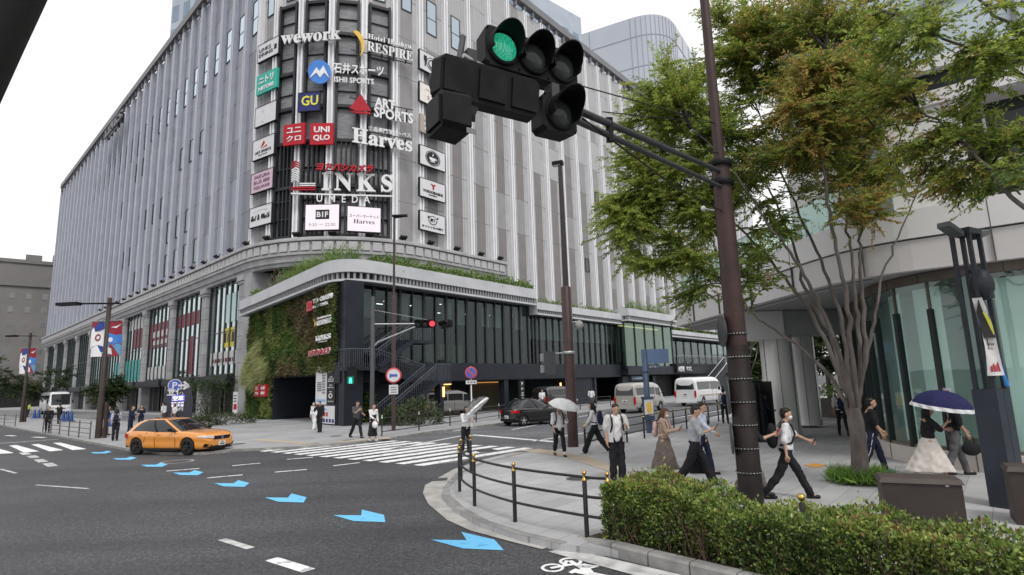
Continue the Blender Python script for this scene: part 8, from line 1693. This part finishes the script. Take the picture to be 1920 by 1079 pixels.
    if bottom is not None:
        b = MB(); r_h = .128
        ell(b, S(Vector((0, -.005, .96 + dz))), (.168 * s, .13 * s, .10 * s))
        if bot == 'skirt':
            lo = .28 if not crop else .5; ym = (Lg[2].y + Rg[2].y) / 2
            n_ = 9; vs = []; N_ = 24
            for k in range(n_):
                t = k / (n_ - 1); w_ = lerp(.155, .24 * wide, t ** .8); d_ = lerp(.13, .17 * wide + abs(Lg[2].y - Rg[2].y) * .5, t)
                for j in range(N_):
                    a_ = 2 * math.pi * j / N_; f_ = 1 + .09 * t * math.sin(a_ * 7 + t * 1.3); vs.append(S(Vector((math.cos(a_) * w_ * f_, ym * t + math.sin(a_) * d_ * f_, lerp(1.0, lo - .06, t) + dz * (1 - t)))))
            b._add(vs, [(i_ * N_ + j, i_ * N_ + (j + 1) % N_, (i_ + 1) * N_ + (j + 1) % N_, (i_ + 1) * N_ + j) for i_ in range(n_ - 1) for j in range(N_)] + [tuple(range(N_)), tuple(reversed(range((n_ - 1) * N_, n_ * N_)))])
        else:
            for q in (Lg, Rg):
                w0, w1, w2 = (.098, .070, .054) if bot == 'trousers' else ((.108, .098, .10) if bot == 'wide' else (.10, .08, .07))
                w0, w1, w2 = w0 * wide, w1 * wide, w2 * wide; cap(b, S(q[0] - Vector((0, 0, .02))), S(q[1]), w0 * s, w1 * s); cap(b, S(q[1]), S(lerp(q[1], q[2], .72 if crop else .97)), w1 * s, w2 * s)
        blob(b, 'skirt' if bot == 'skirt' else 'trousers', bottom, root, vox * s, 3, .013 * s)
        if stripe:
            b = MB(); b.tube([S(Vector((Rg[0].x + .10, Rg[0].y, Rg[0].z))), S(Rg[1] + Vector((.078, 0, 0))), S(Rg[2] + Vector((.062, 0, 0.02)))], .012 * s, 4); b.build_local = None; blob(b, 'side_stripe', C_white, root, .010, 0)
    if apron:
        b = MB(); ell(b, S(T(0, .02, 1.16)), (.15 * s, .135 * s, .17 * s)); ell(b, S(T(0, .01, .98)), (.18 * s, .14 * s, .14 * s)); blob(b, 'pinafore', apron, root, vox * s, 2)
    if vest:
        b = MB(); ell(b, S(T(0, .005, 1.24)), (.20 * s, .15 * s, .20 * s)); ell(b, S(T(0, .0, 1.08)), (.185 * s, .145 * s, .14 * s)); blob(b, 'safety_vest', vest, root, vox * s, 2)
    if open_shirt:
        b = MB()
        x = MB(); N_ = 20; K_ = 8
        for rr_, fl_ in ((1.0, 0), (.93, 1)):
            vs = []
            for k in range(K_):
                t = k / (K_ - 1); zz_ = lerp(1.42, .86, t); wx, wy = lerp(.205, .215, t) * rr_ * (.86 if k == 0 else 1), lerp(.135, .175, t) * rr_
                for j in range(N_ + 1):
                    a_ = rad(lerp(122, 418, j / N_)); f_ = 1 + .05 * math.sin(a_ * 5 + t * 4); vs.append(S(T(0, -.005, zz_)) + Vector((math.cos(a_) * wx * f_ * s, math.sin(a_) * wy * f_ * s, 0)))
            x._add(vs, [(k * (N_ + 1) + j, k * (N_ + 1) + j + 1, (k + 1) * (N_ + 1) + j + 1, (k + 1) * (N_ + 1) + j) for k in range(K_ - 1) for j in range(N_)], 0, True)
        for sg in (1, -1):
            A = RA if sg > 0 else LA; cap(b, S(A[0]), S(lerp(A[0], A[1], .85)), .082 * s, .084 * s)
        cap(b, S(T(-.15, -.02, 1.40)), S(T(.15, -.02, 1.40)), .075 * s, .075 * s)
        blob(b, 'open_shirt', open_shirt, root, vox * s, 2, .012 * s, extra=x)
    if tie: b = MB(); b.tube([S(T(0, .135, 1.39)), S(T(0, .155, 1.2)), S(T(0, .15, 1.06))], [.014 * s, .024 * s, .03 * s], 6); blob(b, 'lanyard', C_navy, root, .010, 0)
    # hair
    b = MB(); ell(b, hh(0, -.026, .052), (.085 * s, .093 * s, .084 * s), RH)
    if hlen == 0: ell(b, hh(0, -.05, -.0), (.080 * s, .062 * s, .085 * s), RH); cap(b, hh(-.045, .050, .096), hh(.045, .050, .096), .021 * s, .021 * s)
    else:
        ell(b, hh(0, -.04, -.02), (.088 * s, .078 * s, .12 * s), RH); cap(b, hh(-.045, .052, .095), hh(.045, .052, .095), .021 * s, .021 * s)
        for sg in (1, -1): cap(b, hh(sg * .075, -.01, .02), hh(sg * .08, -.01, -.06 - .10 * min(hlen, 1)), .03 * s, .028 * s)
        if hlen >= 1: cap(b, hh(0, -.07, -.03), hh(0, -.10, -.26), .075 * s, .05 * s); 
        if hlen == 3: cap(b, hh(0, -.10, .02), hh(0, -.13, -.03), .03 * s, .035 * s); cap(b, hh(0, -.13, -.03), hh(0, -.14, -.2), .035 * s, .02 * s)
    hb_ = MB(); blob(b, 'hair', hair, root, .013 * s, 2, .006 * s, freq=26)
    if mask: b = MB(); ell(b, hh(0, .060, -.040), (.058 * s, .052 * s, .050 * s), RH); blob(b, 'mask', mask_m, root, .010 * s, 2)
    for q in (Lg, Rg):
        b = MB(); a_ = q[2]; tip = Vector((0, .155, -.05)); cap(b, S(a_ + Vector((0, -.035, -.045))), S(a_ + Vector((0, .14, -.05))), .042 * s, .036 * s); cap(b, S(a_ + Vector((0, -.02, -.0))), S(a_ + Vector((0, .06, -.035))), .042 * s, .034 * s); blob(b, 'shoe', shoes, root, .013 * s, 2)
        if sock: b = MB(); cap(b, S(lerp(q[1], q[2], .55)), S(q[2]), .047 * s, .042 * s); blob(b, 'sock', sock, root, .013 * s, 1)
    M_ = Matrix.Translation(p) @ Matrix.Rotation(rad(-az_), 4, 'Z'); root['_r'] = 1; del root['_r']
    W_ = lambda v: M_ @ (v * s)
    info = dict(root=root, p=p, M=M_, s=s, T=T, RA=RA, LA=LA, W=W_, hc=hc, az=az_, shw=shw)
    return info
def backpack(i, label, m, sc=1.0, side=0):
    T, W_ = i['T'], i['W']; c = W_(T(side, -.20, 1.20)); r = empty('backpack', c, rad(-i['az']), label, 'bag'); s = i['s']
    b = MB(); ell(b, Vector((0, -.02, .03)), (.15 * sc * s, .085 * sc * s, .20 * sc * s)); ell(b, Vector((0, -.04, -.08)), (.155 * sc * s, .095 * sc * s, .15 * sc * s)); blob(b, 'pack', m, r, .016, 3, .008)
    b = MB(); off = -(Matrix.Rotation(rad(i['az']), 4, 'Z') @ (c - i['p']).to_4d()).to_3d()
    loc = lambda v: (v * s) + off
    for sg in (1, -1): b.tube([loc(T(sg * .10, -.12, 1.36)), loc(T(sg * .12, -.03, 1.475)), loc(T(sg * .125, .10, 1.40)), loc(T(sg * .13, .155, 1.25)), loc(T(sg * .15, .09, 1.08)), loc(T(sg * .14, -.12, 1.04))], .022 * s, 6)
    o = b.build('strap', m, None); o.parent = r; KIDS.setdefault(r.name, []).append(o); return r
def held(i, arm, name, label, cat, m, kind='phone'):
    A = i[arm]; c = i['W'](A[2] + A[3] * .10); r = empty(name, c, rad(-i['az']), label, cat); b = MB()
    if kind == 'phone': b.box((0, .02, .03), (.075, .012, .15), R=Matrix.Rotation(rad(-35), 3, 'X'))
    elif kind == 'tote': b.box((0, 0, -.36), (.10, .36, .34)); b.tube([(0, -.1, -.19), (0, -.05, .0), (0, .05, 0), (0, .1, -.19)], .010, 5)
    elif kind == 'bag': ell(b, Vector((0, .0, -.22)), (.09, .19, .15)); b.tube([(0, -.1, -.12), (0, -.04, .03), (0, .04, .03), (0, .1, -.12)], .012, 5)
    o = b.build('device' if kind == 'phone' else 'bag_body', m, None); o.parent = r; KIDS.setdefault(r.name, []).append(o); return r
def umbrella(c, tip_dir, R_, depth, m, label, hand, frill=None, inner=None, n=8):
    "canopy centre c, shaft towards the hand"
    r = empty('umbrella', hand, 0, label, 'umbrella'); z = Vector(tip_dir).normalized(); Rm = z.to_track_quat('Z', 'Y').to_matrix(); b = MB(); k = 6; vs = []
    for i in range(k + 1):
        t = i / k
        for j in range(n * 4):
            a = 2 * math.pi * j / (n * 4); ph = (j % 4) / 4; sag = .06 * math.sin(ph * math.pi) * t * R_; rr = R_ * math.sin(t * 1.25) / math.sin(1.25) - sag; vs.append(c + Rm @ Vector((rr * math.cos(a), rr * math.sin(a), -depth * (1 - math.cos(t * 1.35)) / (1 - math.cos(1.35)))))
    N = n * 4; fs = [(i * N + j, i * N + (j + 1) % N, (i + 1) * N + (j + 1) % N, (i + 1) * N + j) for i in range(k) for j in range(N)]; b._add(vs, fs, 0, False)
    if inner: b._add([v - z * .008 for v in vs], fs, 1, False)
    b.build('canopy', [m, inner or m], r)
    if frill:
        b = MB(); e = vs[k * N:]; lo = [v - z * .075 + Rm @ Vector((math.cos(2 * math.pi * j / N), math.sin(2 * math.pi * j / N), 0)) * (.05 if j % 2 else .012) for j, v in enumerate(e)]
        for j in range(N): b.quad(e[j], e[(j + 1) % N], lo[(j + 1) % N], lo[j])
        b.build('frill', frill, r)
    b = MB(); b.tube([c + z * .06, c, hand - z * .06], .010, 6); b.build('shaft', steel, r); b = MB()
    for j in range(n): a = 2 * math.pi * j / n; b.tube([c - z * .03, lerp(c - z * .03, vs[k * N + j * 4], .5), vs[k * N + j * 4]], .005, 4)
    b.build('ribs', steel, r); b = MB(); b.tube([hand - z * .08, hand + z * .06], .018, 8); b.build('handle', phone_m, r); return r
# --- near plaza
i = person(1160, 902, 172, 'person in a white t-shirt and open pale grey shirt behind the hedge looking down', 1.74, 3, C_white, .6, C_black, 'wide', armL=(18, 95), armR=(-6, 14), head=(0, 14), open_shirt=C_pale, vox=.014, wide=.9); backpack(i, 'dark backpack on the person in the open pale grey shirt', C_black, .9)
i = person(1250, 896, 118, 'person in a beige top and long taupe skirt with reddish hair and a mask', 1.60, 12, C_beige, 1.6, C_taupe, 'skirt', hairr, 1, armR=(22, 80), armL=(20, 85), mask=True, female=True, head=(0, 18), vox=.014); backpack(i, 'dusty pink bag on the back of the person with reddish hair', C_pink, .8, -.04); held(i, 'RA', 'phone', 'phone held by the person with reddish hair and mask', 'phone', phone_m)
i = person(1309, 911, 108, 'person in a grey t-shirt and wide black trousers walking with a black tote', 1.74, 24, C_grey, .7, C_black, 'wide', armR=(24, 85), armL=(-6, 10), head=(0, 22), vox=.014); held(i, 'RA', 'phone', 'phone held up by the person in the grey t-shirt', 'phone', phone_m); held(i, 'LA', 'tote_bag', 'black tote bag hanging from the hand of the person in grey', 'bag', C_black, 'tote')
i = person(1322, 890, 125, 'person in a pale blue shirt with a dark lanyard behind the one in grey', 1.70, 14, C_blue, 1.6, C_navy, armR=(32, 22), armL=(-10, 15), tie=True, head=(10, 5), vox=.015)
i = person(1413, 938, 100, 'person in a black t-shirt and khaki trousers walking behind the brown signal pole', 1.72, 22, C_black, .8, C_khaki, 'straight', armR=(32, 75), armL=(18, 70), outR=14, vox=.015); backpack(i, 'black backpack showing left of the brown signal pole', C_black, 1.05); held(i, 'RA', 'phone', 'red phone at the right edge of the brown signal pole', 'phone', mat('phone_red', (.4, .03, .04)))
i = person(1483, 936, 108, 'person in a white polo shirt with black hair and mask striding before the pole', 1.74, 27, C_white, .65, C_black, 'straight', armR=(-12, 15), armL=(42, 22), outL=16, mask=True, head=(0, 8), vox=.014); backpack(i, 'black backpack on the striding person in the white polo', C_black, 1.05); held(i, 'LA', 'phone', 'phone in the outstretched hand of the person in the white polo', 'phone', phone_m)
person(1436, 826, 80, 'person in dark navy with long dark trousers standing by the black panels', 1.62, 4, C_navy, 1.6, C_black, 'wide', hairb, 1, female=True, armR=(20, 60), armL=(15, 60), vox=.018)
i = person(1583, 818, 18, 'person in a pale shirt walking away under the overhang behind the large trunk', 1.70, 18, C_pale, .7, C_black, vox=.018); backpack(i, 'navy backpack on the person walking away under the overhang', C_navy, 1.05)
person(1644, 886, 112, 'person in a black t-shirt and navy track trousers right of the large trunk', 1.72, 16, C_black, .65, C_navy, 'straight', shoes=shoe_bl, armR=(8, 16), armL=(14, 25), stripe=True, vox=.015)
i = person(1752, 903, 112, 'person in a black top and long cream skirt under a navy parasol', 1.60, 22, C_black, .7, C_cream, 'skirt', hairb, 1, female=True, armR=(38, 95), armL=(25, 70), wide=.95, vox=.015)
hnd = i['W'](i['RA'][2] + i['RA'][3] * .09); umbrella(Vector((hnd.x, hnd.y, 0)) + Vector((-.02, .02, 1.98)), (.10, -.16, 1), .56, .30, cloth('umbrella_navy', (.022, .024, .09)), 'navy parasol with a white frilled rim', hnd, cloth('frill', (.72, .72, .74)))
i = person(1800, 892, 104, 'person in a black shirt and grey trousers beside the navy parasol', 1.74, 15, C_black, 1.0, C_trous, 'straight', armR=(5, 20), armL=(10, 40), vox=.015); held(i, 'RA', 'handbag', 'black handbag between the cream skirt and the grey trousers', 'bag', C_black, 'bag')
# --- by the crossing
i = person(874, 850, 140, 'person in a white blouse and black trousers at the kerb with a clear umbrella', 1.62, 5, C_white, 1.6, C_black, 'straight', hairb, 1, female=True, armR=(22, 88), armL=(25, 90), vox=.018, z=0.01)
hnd = i['W'](i['LA'][2] + i['LA'][3] * .08); umbrella(hnd + Vector((-.10, .12, .58)), (-.75, .1, .9), .52, .26, glassmat('clear_vinyl', (.82, .82, .8), .10, .15, .72), 'pale see-through umbrella with a white rim held on the shoulder at the kerb', hnd, cloth('frill', (.72, .72, .74)))
i = person(1050, 856, 165, 'person in a white t-shirt and cropped black trousers under a small umbrella', 1.60, 16, C_white, .8, C_black, 'straight', hairb, 0, shoes=shoe_b, armR=(5, 20), armL=(28, 100), vox=.018, crop=True, sock=C_white); backpack(i, 'black backpack hanging at the side of the person under the small umbrella', C_black, .95, .12)
hnd = i['W'](i['LA'][2] + i['LA'][3] * .08); umbrella(hnd + Vector((.02, -.05, .52)), (.25, -.25, 1), .50, .22, cloth('umbrella_white', (.70, .70, .70)), 'small white umbrella with a black underside near the brown lamp pole', hnd, None, C_black)
i = person(1117, 850, 285, 'person in a white blouse and flared black trousers walking left past the railing', 1.66, 26, C_white, 1.6, C_black, 'wide', hairb, 3, shoes=shoe_w, female=True, armR=(-16, 12), armL=(24, 14), vox=.017); backpack(i, 'navy backpack on the person walking left past the railing', C_navy, 1.1)
i = person(1361, 795, 12, 'person seen from behind in a white shirt by the street railing', 1.72, 9, C_white, .7, C_black, vox=.02); backpack(i, 'navy backpack on the person by the street railing', C_navy, 1.05)
person(1110, 769, 30, 'person seen from behind in a white t-shirt across the street', 1.72, 4, C_white, .8, C_dgrey, vox=.022); person(1017, 770, 160, 'person in a white shirt standing beside the black minivan', 1.70, 4, C_white, .8, C_dgrey, vox=.022)
person(589, 806, 195, 'person all in white with a mask leaving the dark entrance', 1.60, 14, C_white, 1.6, C_white, 'wide', hairb, 1, shoes=shoe_w, female=True, mask=True, vox=.02); person(599, 811, 190, 'person all in black holding a phone to the face by the entrance', 1.66, 8, C_black, 1.6, C_black, 'wide', hairb, 0, armR=(35, 110), vox=.02)
i = person(668, 822, 128, 'person in a dark grey t-shirt looking at a phone before the crossing', 1.74, 20, C_dgrey, .7, C_black, 'straight', armR=(24, 105), armL=(15, 60), head=(0, 20), vox=.018)
i = person(699, 827, 135, 'person in a black pinafore over a white blouse at the crossing', 1.58, 8, C_white, 1.6, C_black, 'skirt', hairr, 0, shoes=shoe_w, female=True, armR=(25, 40), armL=(0, 20), apron=C_black, wide=.85, vox=.018); held(i, 'RA', 'handbag', 'white bag carried by the person in the black pinafore', 'bag', C_white, 'bag')
# --- island on the left
person(52, 783, 20, 'person in a lime safety vest standing by the coach', 1.72, 5, C_lime, .9, C_navy, vest=C_lime, vox=.022); person(88, 812, 150, 'person in a black suit behind the bronze island railing', 1.72, 8, C_black, 1.6, C_black, vox=.022); person(109, 795, 10, 'person in black standing in front of the coach', 1.74, 4, C_black, 1.6, C_black, vox=.022)
person(197, 817, 60, 'person in a black top right of the banner lamp post', 1.72, 8, C_black, .8, C_dgrey, vox=.022); i = person(215, 827, 330, 'person in a lavender shirt and black trousers waiting on the island', 1.62, 4, C_lav, 1.6, C_black, 'straight', hairb, 1, female=True, armR=(20, 90), vox=.02); backpack(i, 'black backpack on the person in the lavender shirt', C_black, .9)
person(243, 818, 80, 'person in dark navy standing close behind the orange car boot', 1.70, 4, C_navy, 1.6, C_navy, armR=(25, 80), vox=.022); person(263, 806, 150, 'person in navy with raised arms behind the orange car boot', 1.62, 4, C_navy, 1.6, C_navy, 'trousers', hairb, 1, female=True, armR=(30, 120), armL=(30, 120), vox=.022)
person(306, 800, 270, 'person in a white shirt beyond the roof of the orange car', 1.70, 4, C_white, .8, C_dgrey, vox=.024); person(326, 799, 200, 'person in a white blouse beside the parking totem', 1.60, 3, C_white, .8, C_dgrey, 'trousers', hairb, 1, female=True, vox=.024)
bpy.data.scenes.remove(WORK)
